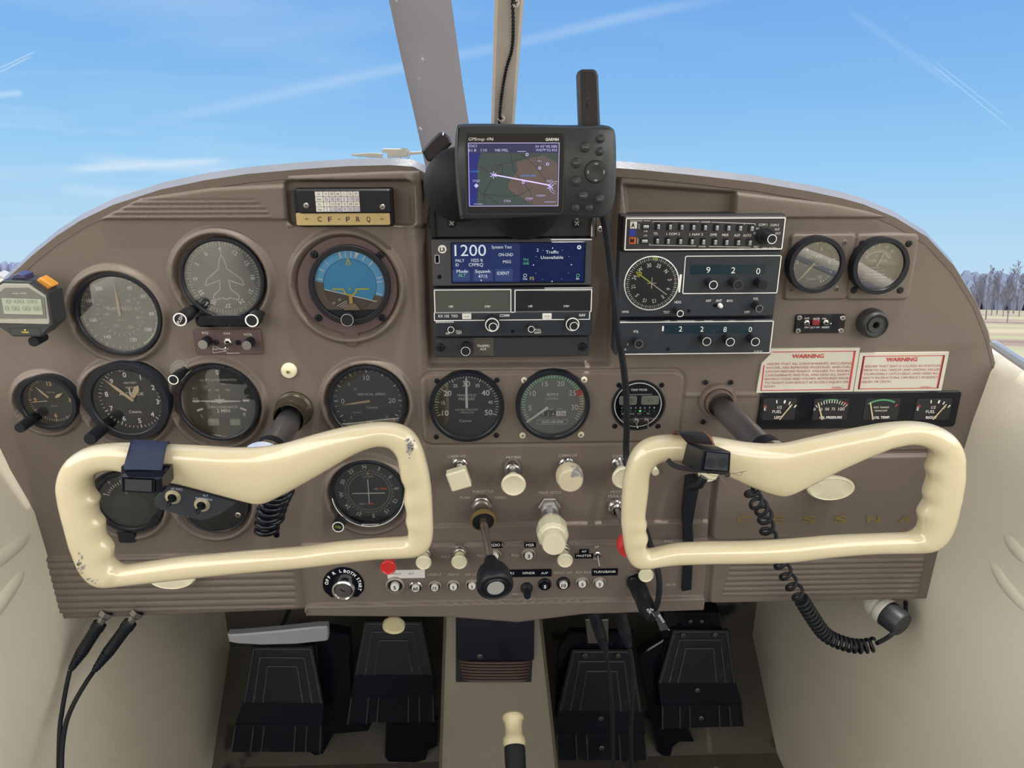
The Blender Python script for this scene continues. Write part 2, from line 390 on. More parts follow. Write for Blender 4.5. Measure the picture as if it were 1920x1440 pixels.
# gauges: name -> centre px, radius of the raised lip (px)
RINGS = [(221, 591, 95), (416, 524, 97), (651, 538, 110), (88, 757, 66), (238, 756, 92), (408, 757, 93), (689, 755, 88), (691, 928, 84), (240, 942, 80), (400, 940, 84)]
def relief(X, Z):
    h = np.zeros_like(X)
    def xy(px, py): p = P(px, py); return p.x, p.z
    def sbox(x0, y0, x1, y1, r):      # signed distance to rounded box given in px corners
        a = xy(x0, y1); b = xy(x1, y0); cx, cz = (a[0]+b[0])/2, (a[1]+b[1])/2; hx, hz = abs(b[0]-a[0])/2-r, abs(b[1]-a[1])/2-r
        qx = np.abs(X-cx)-hx; qz = np.abs(Z-cz)-hz
        return np.sqrt(np.maximum(qx, 0)**2+np.maximum(qz, 0)**2)+np.minimum(np.maximum(qx, qz), 0)-r
    def spoly(pts):
        pts = [xy(*p) for p in pts]; a = sum(p[0]*q[1]-q[0]*p[1] for p, q in zip(pts, pts[1:]+pts[:1]))
        if a < 0: pts = pts[::-1]
        d = np.full_like(X, -9.0)
        for p, q in zip(pts, pts[1:]+pts[:1]):
            ex, ez = q[0]-p[0], q[1]-p[1]; l = math.hypot(ex, ez); d = np.maximum(d, ((X-p[0])*ez-(Z-p[1])*ex)/l)
        return d
    st = lambda d, w: 1-smooth(-w/2, w/2, d)          # 1 inside, 0 outside
    bump = lambda d, w: np.clip(1-(d/w)**2, 0, 1)**2
    # rounding into the top edge, a lip just inside it
    dt = top_z(X)-Z
    # raised lips round the pilot's gauges
    lips = np.zeros_like(X)
    for px, py, R in RINGS:
        cx, cz = xy(px, py); rr = R*pxm(px, py); d = np.sqrt((X-cx)**2+(Z-cz)**2)
        lips = np.maximum(lips, 0.0062*bump(d-rr+0.0035, 0.0058)); h = np.where(d < rr-0.005, -0.001, h)
    h = h+lips
    # recess box round the compass-card holder
    for b, dep in (((541, 338, 776, 424), 0.007),):
        h -= dep*st(sbox(*b, 0.006), 0.003)
    h += 0.004*st(spoly([(541, 424), (541, 330), (800, 318), (800, 424)]), 0.004)*(1-st(sbox(541, 338, 776, 424, 0.006), 0.003))
    # long tapered pad with ribs, upper left
    h += 0.0035*st(spoly([(190, 411), (262, 372), (400, 353), (536, 348), (537, 412)]), 0.003)
    rib = st(spoly([(192, 411), (252, 374), (478, 374), (502, 392), (512, 411)]), 0.002)
    z0 = xy(350, 411)[1]; z1 = xy(350, 374)[1]; ph = (Z-z0)/(z1-z0)*4
    h += rib*0.0022*(np.abs(np.sin(PI*ph))**0.6-0.9)
    # centre radio bay set back, with shoulder to its left
    xa = xy(797, 600)[0]; xb = xy(1150, 600)[0]
    bay = smooth(xa, xa+0.004, X)*(1-smooth(xb-0.006, xb+0.002, X))*smooth(xy(950, 690)[1]-0.001, xy(950, 690)[1]+0.003, Z)
    h -= 0.012*bay
    # shoulder line down the left of the centre panel
    h += 0.004*bump(X-xa+0.006, 0.007)*(Z > xy(800, 985)[1])
    # engine-gauge sub panel outline
    d = sbox(795, 696, 1282, 832, 0.012); h += 0.0018*st(d, 0.002)-0.0016*bump(d-0.0022, 0.0022)
    d = sbox(1468, 438, 1603, 561, 0.004); h += 0.003*st(d, 0.002); d = sbox(1587, 438, 1722, 561, 0.004); h += 0.003*st(d, 0.002)
    for px, py, R_ in ((875, 765, 66), (1037, 762, 65), (1197, 761, 48)):
        c_ = xy(px, py); h = np.where(np.hypot(X-c_[0], Z-c_[1]) < R_*pxm(px, py), -0.001, h)
    # right upper recess and pad
    h -= 0.009*st(spoly([(1176, 402), (1170, 348), (1378, 362), (1372, 402)]), 0.005)
    h += 0.0035*st(spoly([(1376, 408), (1380, 362), (1560, 382), (1672, 405), (1665, 408)]), 0.003)
    # ledge under the push-pull controls
    d = np.maximum(xy(1000, 981)[1]*0+Z-xy(1000, 981)[1], xy(1000, 1012)[1]-Z); led = st(d, 0.002)*(X > xa-0.002)*(X < xy(1325, 1000)[0])
    h += 0.004*led
    lowc = (X > xy(574, 1100)[0])*(X < xy(1322, 1060)[0])*(Z < xy(1000, 1012)[1])
    h += 0.009*lowc*smooth(0, 0.001, xy(1000, 1012)[1]-Z)
    zl = xy(900, 1118)[1]; h += 0.005*lowc*bump(Z-zl, 0.0012)*0.5+lowc*0.006*st(Z-zl, 0.002)
    # rib field lower left
    lf = sbox(60, 1036, 571, 1148, 0.008)
    inside = st(lf, 0.003); zt = xy(300, 1036)[1]; zb = xy(300, 1148)[1]; ph = (Z-zb)/(zt-zb)*9
    h += inside*(0.0045+0.0028*(np.abs(np.sin(PI*ph))**0.5-0.9)*st(sbox(60, 1040, 548, 1142, 0.004), 0.003))
    # glovebox door and the rib field under it
    d = sbox(1332, 851, 1746, 1009, 0.008); h += 0.005*st(d, 0.003)-0.003*bump(d-0.003, 0.0025)
    d = sbox(1328, 1020, 1738, 1128, 0.006); zt = xy(1500, 1046)[1]; zb = xy(1500, 1114)[1]; ph = (Z-zb)/(zt-zb)*7
    h += st(d, 0.003)*0.004+0.0028*st(spoly([(1352, 1112), (1372, 1044), (1736, 1044), (1722, 1112)]), 0.003)*(np.abs(np.sin(PI*np.clip(ph, 0, 7)))**0.5-0.6)
    d = sbox(1284, 736, 1422, 745, 0.001); h += 0.0015*st(d, 0.002)
    # edge rounding
    h -= 0.0012*np.clip(1-dt/0.010, 0, 1)**2
    db = Z-bot_z(X); h -= 0.010*np.clip(1-db/0.006, 0, 1)**2
    return h
def build_panel():
    nx, nz = 860, 430
    xs = np.linspace(XL, XR, nx); t = np.linspace(0, 1, nz)
    zt = top_z(xs); zb = bot_z(xs); X = np.repeat(xs[None, :], nz, 0); Z = zb[None, :]+(zt-zb)[None, :]*t[:, None]
    H = relief(X, Z)
    co = np.stack([X, -H, Z], -1).reshape(-1, 3)
    # roll the top edge forward and close the bottom edge backwards
    topb = np.stack([xs, np.full(nx, 0.03), zt-0.0015], -1); botb = np.stack([xs, np.full(nx, 0.03), zb], -1)
    co = np.concatenate([co, topb, botb]); n0 = nx*nz
    i = np.arange(nx-1)
    quads = []
    for j in range(nz-1): a = j*nx+i; quads.append(np.stack([a, a+1, a+1+nx, a+nx], -1))
    a = (nz-1)*nx+i; quads.append(np.stack([a, a+1, n0+i+1, n0+i], -1)); quads.append(np.stack([i+1, i, n0+nx+i, n0+nx+i+1], -1))
    q = np.concatenate(quads)
    me = bpy.data.meshes.new('fascia'); me.vertices.add(len(co)); me.vertices.foreach_set('co', co.astype(np.float32).ravel())
    me.loops.add(q.size); me.polygons.add(len(q)); me.loops.foreach_set('vertex_index', q.ravel().astype(np.int32))
    me.polygons.foreach_set('loop_start', (np.arange(len(q))*4).astype(np.int32)); me.update(calc_edges=True)
    me.polygons.foreach_set('use_smooth', [True]*len(q)); me.materials.append(brown)
    o = bpy.data.objects.new('fascia', me); C.objects.link(o); return o
panel = thing('instrument_panel', 'wide brown instrument panel with moulded rings and ribs across the whole cockpit', 'instrument panel', (0, 0, 0))
fascia = build_panel(); fascia.parent = panel
# lettering printed or pressed on the panel
b = MB()
for s, px, py, wd, cp, m in (
    ('CARB HT', 856, 855.5, 34, 5, dimw), ('PULL', 857, 862, 16, 5, dimw), ('PRIMER', 963, 857.5, 28, 5, dimw), ('CABIN HT', 1065, 854, 36, 5, dimw), ('PULL', 1064, 861, 18, 5, dimw),
    ('CABIN AIR', 1170, 855, 42, 5, dimw), ('PULL', 1167, 862, 16, 5, dimw), ('THROTTLE', 905, 921.5, 40, 5, dimw), ('PUSH', 872, 933, 18, 5, dimw), ('OPEN', 938, 933, 20, 5, dimw),
    ('PROP. PITCH', 1031, 923.5, 42, 5, dimw), ('MIXTURE', 1163, 922, 36, 5, dimw), ('PULL OFF', 1160, 930, 38, 5, dimw)):
    b.ptext(s, px, py, cp, m, 0.0022, wd)
for s, px, py, wd, cp, m in (
    ('NAV LT', 861, 1024, 24, 5, dimw), ('PULL', 836, 1044, 16, 5, dimw), ('PULL', 771, 1045, 16, 5, dimw), ('PULL', 705, 1047.5, 14, 5, dimw), ('PULL', 902, 1042, 14, 5, dimw), ('PULL', 967, 1041, 15, 5, dimw),
    ('LAND LT', 815, 1077, 27, 5, dimw), ('NAV LT', 851, 1077, 22, 5, dimw), ('INT LTS', 885, 1077, 24, 5, dimw), ('PITOT HT', 1056, 1074, 34, 5, dimw), ('ROT BCN', 1094, 1073, 28, 5, dimw),
    ('PRESS', 970, 1114, 18, 4, dimw), ('PULL', 1254, 1015, 16, 5, dimw), ('CIG LTR', 1258, 1096, 18, 5, dimw)):
    b.ptext(s, px, py, cp, m, 0.0155 if False else 0.0098, wd)
b.build('lettering', panel)
# ---- dymo-style labels on the lower panel
def label_strip(px0, py0, px1, py1, texts, bg=blackg, fg=white, r=0.0008, name='label_strip', h=0.0094):
    o = P((px0+px1)/2, (py0+py1)/2, h); b = MB(o); x0, z1 = b.lc(px0, py0); x1, z0 = b.lc(px1, py1)
    b.box(x0, x1, z0, z1, 0, 0.0006, bg, 0.0001, r)
    for s, px, py, wd, cp in texts: b.ptext(s, px, py, cp, fg, 0.0008, wd)
    ob = b.build(name, panel); ob.location = o; return ob
label_strip(726, 1069, 797, 1083, [('FIELD', 744, 1076, 16, 4), ('ALT', 771, 1076, 10, 4)], paper, blackm)
label_strip(914, 1017, 943, 1027, [('RADIO 1', 929, 1022, 26, 6)])
label_strip(983, 1017, 1005, 1026, [('MSR', 994, 1022, 15, 6)])
label_strip(1086, 1029.5, 1104, 1038, [('AP', 1095, 1034, 9, 4.6)])
label_strip(1078, 1038, 1112, 1046.5, [('MASTER', 1095, 1042, 28, 4.6)])
label_strip(949, 1068, 1034, 1080.5, [('R2', 960, 1074.5, 8, 4.6), ('XPNDR', 991, 1074.5, 24, 4.6), ('A/P', 1021, 1074.5, 13, 4.6)])
label_strip(1110, 1066, 1158, 1078.5, [('TURN/BANK', 1134, 1072, 42, 5)])
# small screws and plugs on the panel
for px, py, r in ((1323, 717, 5), (1370, 717, 5), (1318, 791, 5), (819, 714, 5), (932, 712.5, 5), (818, 819, 5), (931, 816, 5), (807, 423, 5), (1125, 430, 6)):
    p = P(px, py, 0.002); screw(panel, p.x, p.z, 0.002, r*pxm(px, py), blackm if r == 5 else steel, dark=blackg)
for px, py in ((983, 712.5), (1095, 712), (980, 816), (1089, 814.5)):
    p = P(px, py, 0.002); screw(panel, p.x, p.z, 0.002, 6*pxm(px, py), ivory)
# glovebox lettering (worn gold capitals)
b = MB()
for s, px in zip('CESSNA', (1394, 1456, 1518, 1577, 1638, 1697)): b.ptext(s, px, 974, 13, mat('worn_gold_print', (0.20, 0.16, 0.045), 0.5), 0.0060, 25, bold=0.03)
b.build('door_lettering', panel)

# ================================================================== glareshield (top of the panel)
def loft(name, curves, m, parent=None, origin=(0, 0, 0), close=False, angle=40):
    b = MB(origin); rows = [[b.w(p) for p in c] for c in curves]
    for a, c in zip(rows, rows[1:]):
        for i in range(len(a)-1): b.face((a[i], a[i+1], c[i+1], c[i]), m)
    return b, rows
dashm = mat('dash_top_grey', (0.20, 0.215, 0.26), 0.33, var=0.15, nscale=20, bump=0.2, spec=0.6)
def dash_top(pxs, name, label):
    top = [P(*p) for p in pxs]; c0, c1, c2, c3, c4 = [], [], [], [], []
    for i, p in enumerate(top):
        x = p.x; z = p.z; t = i/(len(top)-1)
        c0.append((x, 0.004, z-0.017)); c1.append((x, -0.0004, z-0.014)); c2.append((x, -0.001, z-0.006)); c3.append((x*0.998, 0.006, z)); c4.append((x*0.97, 0.16, z-0.018))
    c5 = [(p[0], p[1], p[2]-0.012) for p in c4]; c6 = [(p[0], 0.03, p[2]-0.014) for p in c3]
    b, rows = loft(name, [c0, c1, c2, c3, c4, c5, c6, c0], dashm); nf = len(top)-1; bi = b.mi(brown)
    for q_ in range(2*nf): b.m[q_] = bi
    b.face([r[0] for r in rows[:7]][::-1], dashm); b.face([r[-1] for r in rows[:7]], dashm)
    o = b.build(name, None); tag(o, label, 'glareshield'); return o
dash_top([(-45, 632), (0, 522), (30, 494), (60, 466), (105, 430), (150, 401), (210, 372), (300, 343), (380, 326), (460, 314), (560, 305), (650, 299), (730, 297), (775, 300), (797, 312)],
         'glareshield', 'grey-topped brown glareshield over the left half of the panel, keys lying on it')
dash_top([(1140, 303), (1160, 303), (1200, 306), (1300, 316), (1420, 330), (1520, 347), (1580, 360), (1620, 371), (1680, 396), (1740, 433), (1790, 487), (1830, 552), (1853, 612), (1867, 670)],
         'glareshield', 'grey-topped brown glareshield curving down over the right half of the panel')
# centre deck between the two, behind the radio bracket
b = MB(); b.box(P(795, 320).x, P(1150, 320).x, P(950, 333).z-0.010, P(950, 333).z-0.002, -0.16, -0.012, blackm, 0.001)
tag(b.build('radio_bay_cover'), 'black deck behind the navigator bracket, between the two glareshields', 'cover')

# ================================================================== cabin shell
zs = [0.0, 0.14, 0.30, 0.45, 0.537, 0.62, 0.68, 0.732, 0.77, 0.83]
XLs = [-0.485, -0.487, -0.489, -0.490, -0.492, -0.493, -0.496, -0.511, -0.519, -0.530]
XRs = [0.516, 0.517, 0.518, 0.5185, 0.520, 0.5215, 0.523, 0.525, 0.528, 0.536]
ys = [-1.15, -0.60, -0.30, -0.12, -0.02, 0.05, 0.20, 0.35, 0.47]
def wall_side(s):
    b = MB(); xs = XLs if s < 0 else XRs; zz = list(zs)
    rows = []
    for j, y in enumerate(ys):
        row = []
        for x, z in zip(xs, zz):
            out = 0.0
            if y < 0: out = 0.055*min(1, -y/0.5)*(0.35+z)
            xf = 0.5*s if s < 0 else 0.512
            xx = x+s*out
            if y > 0: xx = x+(xf-x)*(y/0.47)
            zt = z if y <= 0.05 else z*(1-0.0*y)
            row.append(b.w((xx, y, zt)))
        # rolled top with thickness
        x, z = xs[-1], zz[-1]; out = (0.055*min(1, -y/0.5)*(0.35+z) if y < 0 else 0)
        for dx, dz in ((0.004, 0.010), (0.014, 0.016), (0.030, 0.016), (0.036, 0.006), (0.036, -0.9)): row.append(b.w((x+s*(out+dx), y, z+dz)))
        rows.append(row)
    for a, c in zip(rows, rows[1:]):
        for i in range(len(a)-1): b.face((a[i], a[i+1], c[i+1], c[i]) if s < 0 else (a[i+1], a[i], c[i], c[i+1]), beige)
    # pressed oval flutes, cockpit side
    o = b.build('wall_left' if s < 0 else 'wall_right', angle=50); o['kind'] = 'structure'
    return o
wl = wall_side(-1); wr = wall_side(1)
def flute(s, pts, r):
    b = MB(); P3 = spline(pts, 8); n = len(P3)
    b.tube([(p[0], p[1], p[2]) for p in P3], [r*(0.45+0.55*math.sin(PI*min(1, max(0, (i+0.6)/(n+0.2))))**0.4) for i in range(n)], beige, 12); return b
def at_wall(px, py, s):     # point where the pixel's ray meets the side wall
    best = None
    for k in range(0, 400):
        y = -0.75+k*0.003; p = P(px, py, -y); z = p.z; xs = XLs if s < 0 else XRs
        if z < 0 or z > 0.85: continue
        x = float(np.interp(z, zs, xs)); x += s*(0.055*min(1, -y/0.5)*(0.35+z) if y < 0 else 0)
        if (p.x-x)*s > 0: return (x, y, z)
    return best
for s, lst in ((-1, [[(-60, 1090), (0, 1045), (60, 1000)], [(-60, 1210), (0, 1130), (48, 1068)]]), (1, [[(1850, 1040), (1890, 1100), (1960, 1180)], [(1880, 1000), (1930, 1060)]])):
    for pts in lst:
        q = [at_wall(px, py, s) for px, py in pts]
        if all(q):
            b = flute(s, [(p[0]+s*(0.0115 if s < 0 else 0.0128), p[1], p[2]) for p in q], 0.015); o = b.build('flute', wl if s < 0 else wr)
# floor, toe board, firewall
b = MB(); fm = mat('floor_paint_worn', (0.10, 0.092, 0.075), 0.6, var=0.2, nscale=18, bump=0.4, bscale=300, wear=((44, 38, 32), 0.60, 14))
b.hull([[(-0.62, -1.3, 0), (0.62, -1.3, 0), (0.56, 0.30, 0), (-0.56, 0.30, 0)]], fm)
b.hull([[(-0.56, 0.30, 0), (0.56, 0.30, 0), (0.56, 0.48, 0.13), (-0.56, 0.48, 0.13)]], fm)
b.hull([[(-0.62, -1.3, -0.02), (-0.56, 0.5, -0.02), (0.56, 0.5, -0.02), (0.62, -1.3, -0.02)]], fm)
o = b.build('floor', angle=20); o['kind'] = 'structure'
b = MB(); fw = mat('firewall_paint_dirty', (0.085, 0.078, 0.065), 0.65, var=0.35, nscale=10, wear=((20, 18, 17), 0.56, 9))
xf_ = np.linspace(-0.56, 0.56, 29); tf_ = [float(top_z(min(max(x/0.95, XL), XR)))-0.115 for x in xf_]
for i in range(28):
    b.hull([[(xf_[i], 0.47, 0.10), (xf_[i+1], 0.47, 0.10), (xf_[i+1], 0.47, tf_[i+1]), (xf_[i], 0.47, tf_[i])], [(xf_[i], 0.50, 0.10), (xf_[i], 0.50, tf_[i]), (xf_[i+1], 0.50, tf_[i+1]), (xf_[i+1], 0.50, 0.10)], [(xf_[i], 0.47, tf_[i]), (xf_[i+1], 0.47, tf_[i+1]), (xf_[i+1], 0.50, tf_[i+1]), (xf_[i], 0.50, tf_[i])]], fw)
o = b.build('wall_front', angle=20); o['kind'] = 'structure'
b = MB(); b.hull([[(-0.64, -1.15, 0), (0.64, -1.15, 0), (0.64, -1.18, 0.84), (-0.64, -1.18, 0.84)], [(-0.64, -1.20, 0), (-0.64, -1.22, 0.84), (0.64, -1.22, 0.84), (0.64, -1.20, 0)], [(-0.64, -1.18, .84), (.64, -1.18, .84), (.64, -1.22, .84), (-.64, -1.22, .84)]], mat('added_wall_pale', (0.60, 0.58, 0.55), .8, var=.3, nscale=3))  # added unseen wall, blocks low light into the footwell; pale for glass reflections
o = b.build('wall_back_added', angle=20); o['kind'] = 'structure'
# cowl deck under the windshield, closes the space ahead of the panel
b = MB(); xs2 = np.linspace(-0.53, 0.5385, 36)
r0 = [b.w((x*0.985, 0.03, float(top_z(x))-0.016)) for x in xs2]; r1 = [b.w((x*0.97, 0.165, float(top_z(x))-0.030)) for x in xs2]; r2 = [b.w((x*0.93, 0.60, float(top_z(x))-0.12)) for x in xs2]; r3 = [b.w((x*0.93, 0.60, 0.2)) for x in xs2]
for a, c in ((r0, r1), (r1, r2), (r2, r3)):
    for i in range(len(a)-1): b.face((a[i], a[i+1], c[i+1], c[i]), mat('cowl_white', (0.55, 0.54, 0.50), 0.3))
o = b.build('engine_cowl'); tag(o, 'pale engine cowl ahead of the glareshield, outside the windshield', 'cowl')
# unseen cabin roof, put in and shaped to keep sun off the yokes
b = MB(); hm = mat('headliner', (0.62, 0.60, 0.55), 0.8)
b.hull([[(-0.62, -0.105, 1.46), (0.62, -0.105, 1.46), (0.62, -1.6, 1.50), (-0.62, -1.6, 1.50)], [(-0.62, -0.105, 1.50), (-0.62, -1.6, 1.54), (0.62, -1.6, 1.54), (0.62, -0.105, 1.50)],
        [(-0.62, -0.105, 1.46), (-0.62, -0.105, 1.50), (0.62, -0.105, 1.50), (0.62, -0.105, 1.46)]], hm)
o = b.build('ceiling', angle=20); o['kind'] = 'structure'
# windshield: thin bowed perspex from the cowl up to the roof
b = MB(); n = 40; rowsg = []
for k in range(9):
    t = k/8; row = []
    for i in range(n+1):
        a = (i/n-0.5)*PI; x0 = math.sin(a); 
        xb = 0.555*x0; zbv = float(top_z(min(max(xb*0.96, XL), XR)))-0.028; yb = -0.03+0.20*math.cos(a)**0.7
        xt = 0.60*x0; zt = 1.46; yt = -0.12+0.03*math.cos(a)
        row.append(b.w((xb+(xt-xb)*t, yb+(yt-yb)*t+0.03*math.sin(PI*t)*math.cos(a), zbv+(zt-zbv)*t)))
    rowsg.append(row)
for a, c in zip(rowsg, rowsg[1:]):
    for i in range(n): b.face((a[i], a[i+1], c[i+1], c[i]), glassw)
o = b.build('window_1', angle=60); o['kind'] = 'structure'
# centre strip inside the windshield with its twisted compass wire
strip_top = [P(928, -30, -0.02), P(985, -30, -0.02)]; strip_bot = [P(920.5, 250, -0.12), P(963, 250, -0.12)]
strip_top = [c_+(t_-c_)*1.9 for t_, c_ in zip(strip_top, strip_bot)]
root = thing('windshield_centre_strip', 'narrow pale metal strip running up the middle of the windshield', 'window strip', (strip_bot[0]+strip_bot[1])/2)
b = MB(root.location); pm = mat('strip_paint', (0.62, 0.57, 0.52), 0.45, var=0.1, wear=((120, 84, 52), 0.66, 30))
tl, tr = strip_top; bl, br = strip_bot; dv = Vector((0, 0.007, 0.004)); ex = (br-bl)*0.12
q = [bl, bl+ex-Vector((0, 0.003, 0)), br-ex-Vector((0, 0.003, 0)), br]; ex = (tr-tl)*0.12; q2 = [tl, tl+ex-Vector((0, 0.003, 0)), tr-ex-Vector((0, 0.003, 0)), tr]
for i in range(3): b.hull([[q[i], q[i+1], q2[i+1], q2[i]]], pm)
b.hull([[q[3], br+dv, tr+dv, q2[3]], [q[0], q2[0], tl+dv, bl+dv], [bl+dv, tl+dv, tr+dv, br+dv], [q[0], bl+dv, br+dv, q[3]], [tl, tr, tr+dv, tl+dv]], pm)
b.build('strip', root, angle=25)
for px, py in ((966, 6), (940, 222)):
    d = -0.12+(0.10*(250-py)/280)+0.006; p = P(px, py, d); screw(root, p.x-root.location.x, p.z-root.location.z, -(p.y-root.location.y), 0.004, pm)
def wire(pts, r=0.0012, tw=0.0016, turns=26, m=None):
    C0 = spline(pts, 30); bb = MB(root.location); N = len(C0)
    for ph in (0, PI):
        bb.tube([p+Vector((math.cos(2*PI*turns*i/N+ph), 0, 0))*tw+Vector((0, 1, 0))*tw*math.sin(2*PI*turns*i/N+ph) for i, p in enumerate(C0)], r, m or rubber, 6)
    return bb
wp = []
for px, py in ((960, -20), (962, 40), (960, 90), (949, 130), (941, 175), (937, 215), (936, 245)):
    d = -0.12+(0.10*(250-py)/280)+0.008; wp.append(P(px, py, d))
bb = wire(wp, 0.0008, 0.0010, 24); w_ = bb.build('twisted_wire'); w_.location = root.location; tag(w_, 'black twisted wire hanging down the windshield centre strip', 'wire')
# side window sills and rails, right
def rail(name, pts, r, m, label, cat):
    b = MB(pts[0]); b.tube(pts, r, m, 8); o = b.build(name); tag(o, label, cat); return o
rail('window_rail', [P(1864, 646, 0.02), P(1925, 686, 0.16), P(1925, 686, 0.16)+(P(1925, 686, 0.16)-P(1864, 646, 0.02))*3], 0.0045, mat('pale_frame', (0.62, 0.64, 0.64), 0.4), 'pale metal rail along the right side window bottom', 'rail')
# ================================================================== propeller blade beyond the windshield
root = thing('propeller', 'grey propeller blade standing outside the windshield', 'propeller', P(832, 330, -1.35))
b = MB(root.location); pmn = mat('blade_grey_paint', (0.088, 0.080, 0.090), 0.5, 0.0, var=0.12, nscale=4, wear=((172, 168, 172), 0.70, 26), bump=0.3)
rows = []
for lp, rp in (((655, -620), (728, -620)), ((668, -500), (762, -500)), ((695, -260), (806, -260)), ((722, -60), (832, -60)), ((729, 0), (846, 0)), ((746, 80), (857, 80)), ((764, 160), (868, 160)), ((780, 230), (879, 230)), ((795, 300), (886, 300)), ((812, 380), (893, 380))):
    l = P(*lp, -1.33); r = P(*rp, -1.39); m = (l+r)/2; row = []
    for u, th in ((0, 0), (0.08, 0.5), (0.3, 1), (0.6, 0.85), (0.9, 0.3), (1, 0)): row.append(b.w(l.lerp(r, u)+Vector((0, -0.011*th, 0))))
    for u, th in ((0.9, 0.1), (0.6, 0.3), (0.3, 0.35), (0.08, 0.2)): row.append(b.w(l.lerp(r, u)+Vector((0, 0.011*th, 0))))
    rows.append(row)
for a, c in zip(rows, rows[1:]):
    for i in range(10): j = (i+1) % 10; b.face((a[i], c[i], c[j], a[j]), pmn)
b.face(rows[0], pmn); b.face(rows[-1][::-1], pmn)
b.build('blade', root, angle=50)
b = MB(root.location); hp = P(900, 520, -1.36); b.M = None
b.lathe([(0.10, 0.0), (0.10, 0.10), (0.085, 0.2), (0.05, 0.26), (0, 0.28)], alu, 32, ax=((hp.x-root.location.x, hp.z-root.location.z, -(hp.y-root.location.y)), (0, 0, -1)))
b.build('spinner', root)

# ================================================================== airfield outside
def outp(v): return ATT @ Vector(v)+Vector((0, -D, ZC))
EYE = 2.1
def gm():
    m = mat('airfield_grass', (0.36, 0.30, 0.20), 0.95, var=0.0); nt = m.node_tree; N = nt.nodes; L = nt.links
    bs = N['Principled BSDF']; tc = N.new('ShaderNodeTexCoord'); mp = N.new('ShaderNodeMapping'); mp.inputs['Scale'].default_value = (0.006, 1, 0.055); mp.inputs['Rotation'].default_value = (0, 0.25, 0)
    nz = N.new('ShaderNodeTexNoise'); nz.inputs['Scale'].default_value = 2.2; nz.inputs['Detail'].default_value = 6; L.new(tc.outputs['Object'], mp.inputs[0]); L.new(mp.outputs[0], nz.inputs[0])
    r = N.new('ShaderNodeValToRGB'); r.color_ramp.elements[0].position = 0.36; r.color_ramp.elements[0].color = lin(104, 88, 80); r.color_ramp.elements[1].position = 0.62; r.color_ramp.elements[1].color = lin(160, 146, 122)
    k = r.color_ramp.elements.new(0.48); k.color = lin(142, 122, 108); k = r.color_ramp.elements.new(0.53); k.color = lin(138, 140, 104)
    L.new(nz.outputs[0], r.inputs[0]); L.new(r.outputs[0], bs.inputs['Base Color']); return m
b = MB(); R = 4000; ring = [b.pt(R*math.cos(2*PI*i/64), R*math.sin(2*PI*i/64), 0) for i in range(64)]; b.face(ring, gm())
g = b.build('ground'); g.rotation_euler = (ATT @ Matrix.Rotation(-PI/2, 3, 'X')).to_euler(); g.location = ATT @ Vector((0, 0, -EYE))+Vector((0, -D, ZC)); g['kind'] = 'structure'
taxi = mat('taxiway_asphalt', (0.30, 0.30, 0.31), 0.9)
b = MB()
b.hull([[outp(v) for v in ((6, 18, -EYE+0.02), (60, 30, -EYE+0.02), (60, 38, -EYE+0.02), (6, 26, -EYE+0.02))]], taxi); o = b.build('taxiway'); o['kind'] = 'structure'
bark = mat('bare_tree_bark', (0.10, 0.10, 0.13), 0.9, var=0.1)
def tree(az, dist, hgt, label, seed):
    rnd = random.Random(seed); base = outp((dist*math.sin(az), dist*math.cos(az), -EYE)); up = ATT @ Vector((0, 0, 1)); ex = ATT @ Vector((1, 0, 0)); ey = ATT @ Vector((0, 1, 0))
    root = thing('bare_tree', label, 'tree', base, 'bare trees beyond the right side of the field')
    t = MB(base); t.tube([base, base+up*hgt*0.5, base+up*hgt*0.95], [hgt*0.012, hgt*0.009, hgt*0.002], bark, 6); t.build('trunk', root)
    c = MB(base)
    def br(p, d, ln, r, lv):
        q = p+d*ln; c.tube([p, q], [r, r*0.6], bark, 4, cap=False)
        if lv == 0: return
        for k in range(4):
            nd = (d*0.9+ex*rnd.uniform(-.6, .6)+ey*rnd.uniform(-.6, .6)+up*rnd.uniform(0.0, .5)).normalized(); br(p+d*ln*rnd.uniform(0.35, 1), nd, ln*0.62, r*0.6, lv-1)
    for k in range(18):
        f = 0.16+0.78*k/18; a = rnd.uniform(0, 2*PI); d = (ex*math.cos(a)+ey*math.sin(a)+up*rnd.uniform(1.0, 2.0)).normalized(); br(base+up*hgt*f, d, hgt*0.22*(1.15-f), hgt*0.0045, 3)
    c.build('branches', root)
def azm(px, py=560):
    v = ATT.inverted() @ Vector(raydir(px, py)); return math.atan2(v.x, v.y)
tl_ = [(1826, 170, 13.0, 'bare grey tree just clear of the panel edge'), (1838, 150, 10.5, 'second bare tree from the panel edge, lower crown'), (1852, 120, 13.5, 'tall bare tree standing nearest the panel, forward of the grove'),
       (1862, 165, 10.5, 'bare tree in the middle left of the far grove'), (1872, 180, 12.0, 'bare tree in the middle of the far grove'), (1884, 150, 10.5, 'bare tree right of the middle of the grove'),
       (1893, 105, 11.0, 'bare tree standing forward of the grove near the picture edge'), (1903, 205, 14.5, 'tallest thin bare tree near the right picture edge'), (1914, 160, 10.0, 'bare tree at the right picture edge'),
       (1930, 165, 11.5, 'bare tree at the far right end of the grove')]
for i, (px, dist, hg, lb) in enumerate(tl_): tree(azm(px), dist, dist*(0.040+0.014*((i*7)%5)/4)+(0.8 if i in (2, 7) else 0), lb, i*11+3)
